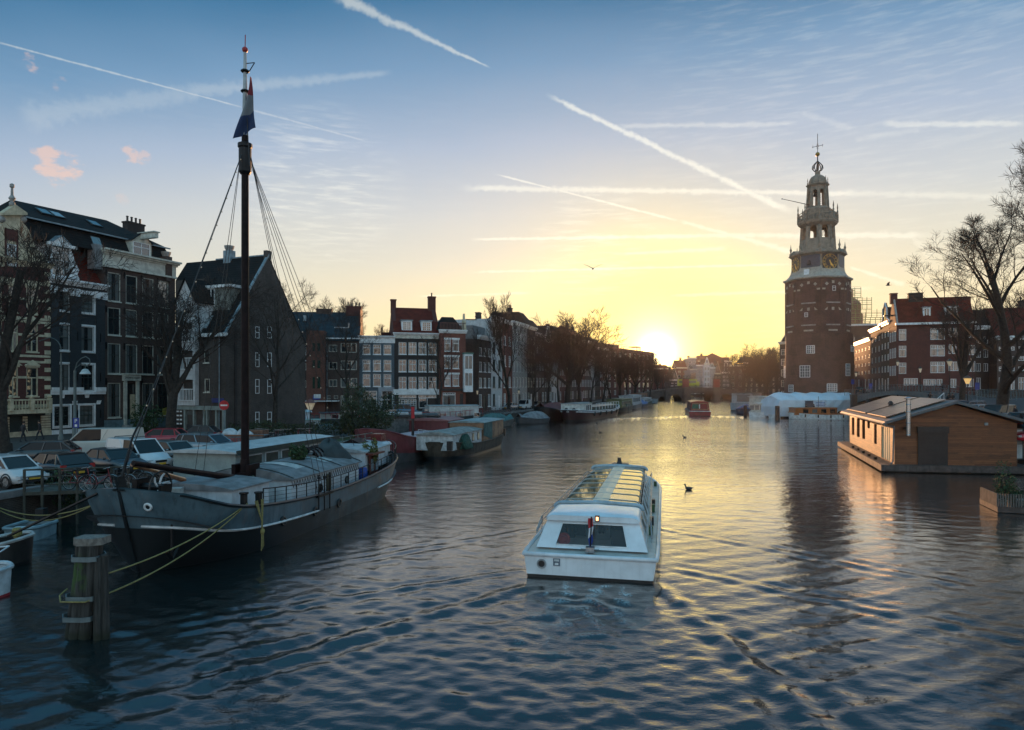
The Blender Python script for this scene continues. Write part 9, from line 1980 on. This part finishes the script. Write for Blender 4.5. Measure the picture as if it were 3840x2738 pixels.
# builders' container with rubbish bags
x,y,z=gx(905,1668); t=thing('rubbish_container','low grey builders container with red lettering and white bags by the bicycle rack','container',(x,y,z)); b=MB(); b.prism([(-1.9,0),(1.7,0),(2.1,.8),(-2.1,.8)],-.8,.8,'xz'); o=b.build('container',mat('container grey',(.12,.13,.14),.7,streak=.5),t); text('lettering','SPEET',.45,mat('lettering red',(.35,.05,.05)),o,(-.2,-.82,.42)); b=MB(); b.box(-2.12,-.85,.76,2.12,-.78,.86); b.build('rim',mat('rust rim',(.20,.08,.04),.7),t)
for i,dx in enumerate((-.9,.2)): heap('rubbish_bag','white rubbish sack heaped on the container, '+['left one','right one'][i],'bag',(x+dx,y,z+.8),(.6,.5,.5),mat('white sack',(.45,.48,.5),.6,bump=.5,bs=5),i+7)
t=thing('wooden_crate','brown timber box trailer right of the mast by the bicycles','crate',(at(955,57),57,GQ),R(-10)); b=MB(); b.box(-1.0,-.5,.35,1.0,.5,1.1); b.build('box',mat('brown boards',(.16,.08,.05),.8,var=.4,vs=4),t)
# timber landing with railings at the left edge of the quay
t=thing('timber_landing','timber landing with thin railings carrying bicycles at the quay edge','landing',(0,0,0)); A=G(120,1838,1.5); B_=G(560,1822,1.5); dd_=(B_-A).normalized(); nn=Vector((-dd_.y,dd_.x,0)); TIM=mat('dark landing timber',(.05,.05,.04),.85,var=.4,vs=3)
b=MB(); b.loft([[A-nn*.9+Vector((0,0,k)),A+nn*1.0+Vector((0,0,k)),B_+nn*1.0+Vector((0,0,k)),B_-nn*.9+Vector((0,0,k))] for k in(-.12,.03)]); b.build('planking',TIM,t)
L_=(B_-A).length; n=7
for i in range(n+1): p=A+dd_*L_*i/n-nn*.85; b=MB(); b.tube([p+Vector((0,0,-1.9)),p+Vector((0,0,1.05))],.06,6); b.build('post',TIM,t)
b=MB(); [b.tube([A-nn*.85+Vector((0,0,h_)),B_-nn*.85+Vector((0,0,h_))],.03 if h_<1 else .045,5) for h_ in(.35,.7,1.03)]; b.build('rail',TIM,t)
# fence by the bush
t=thing('bar_fence','low grey bar fence running from the bicycle rack to the bush','fence',(0,0,0)); A=G(1220,1712,1.5); B_=G(1395,1676,1.5); b=MB(); 
for i in range(7): p=A.lerp(B_,i/6); b.tube([p,p+Vector((0,0,1.15))],.04,5)
[b.tube([A+Vector((0,0,h_)),B_+Vector((0,0,h_))],.03,5) for h_ in(.4,.75,1.1)]; b.build('bars',mat('fence grey',(.12,.14,.12)),t)
t=thing('stair_railing','white tube railing beside the pair sitting behind the houseboat','railing',(at(3530,86),86,zroad(86))); b=MB(); b.tube([(-.6,0,0),(-.6,0,1.1),(1.6,2,1.9),(1.6,2,.9)],.05,6); b.tube([(.5,1,.3),(.5,1,1.5)],.04,5); b.build('tube',WS,t)
# ---------------------------------------------------------------- birds
def bird(label,px,py,d,span,rz,fly=True,col=(.06,.06,.07)):
    p=P(px,py,d); m=mat('feathers %.2f'%col[0],col,.8); b=MB()
    if fly:
        b.ico((0,0,0),.10,(2.2,.7,.6),8,6)
        for sg in(-1,1): b.loft([[(.10,0,.02),(-.12,0,.02),(-.12,0,.0)],[(.08,sg*span*.25,.20),(-.10,sg*span*.25,.20),(-.1,sg*span*.25,.18)],[(-.05,sg*span*.5,.30),(-.12,sg*span*.5,.30),(-.1,sg*span*.5,.29)]])
        b.loft([[(-.18,-.03,0),(-.18,.03,0),(-.18,0,.02)],[(-.36,-.09,0),(-.36,.09,0),(-.36,0,.01)]])
    else:
        p=G(px,py,0); b.ico((0,0,.08),.13,(1.7,.9,.75),10,8); b.tube([(.15,0,.12),(.20,0,.24),(.22,0,.28)],[.05,.035,.045],6); b.ico((.23,0,.30),.055); b.tube([(.27,0,.30),(.33,0,.285)],[.02,.01],4); b.loft([[(-.18,-.05,.10),(-.18,.05,.10),(-.18,0,.14)],[(-.30,-.02,.15),(-.30,.02,.15),(-.30,0,.17)]])
    o=b.build('duck' if not fly else 'bird',m,smooth=R(50)); o.location=p; o.rotation_euler=(0,0,rz); return tag(o,label,'duck' if not fly else 'bird')
bird('gull gliding with raised wings above the sun glow',2223,1008,48,1.35,R(90),col=(.25,.23,.2)); bird('dark bird flying right of the steeple before the bare tree',3330,1070,70,.9,R(160)); bird('dark bird flying above the broad elm',2222,1172,70,.7,R(60))
bird('duck swimming right of the tour boat',2583,1836,0,0,R(170),False); bird('duck swimming far ahead in the golden reflection',2568,1642,0,0,R(150),False); bird('duck swimming left of the golden reflection, nearest the barges',2252,1624,0,0,R(150),False); bird('duck swimming close to the moored black and white barge',2238,1588,0,0,R(150),False)

# ---------------------------------------------------------------- air
b=MB(); b.box(-300,-30,-2.5,330,480,72); hz=b.build('haze',None) if 0 else None
me=b.mesh('haze',[]); m=bpy.data.materials.new('haze'); m.use_nodes=True; t=NT(m.node_tree); t.n.clear(); o_=t.new('ShaderNodeOutputMaterial'); v=t.new('ShaderNodeVolumePrincipled')
v.inputs['Density'].default_value=.00006; v.inputs['Color'].default_value=(.86,.84,.86,1); v.inputs['Anisotropy'].default_value=.78; t.l.new(v.outputs[0],o_.inputs['Volume']); me.materials.append(m); o=link('haze',me); o['kind']='stuff'
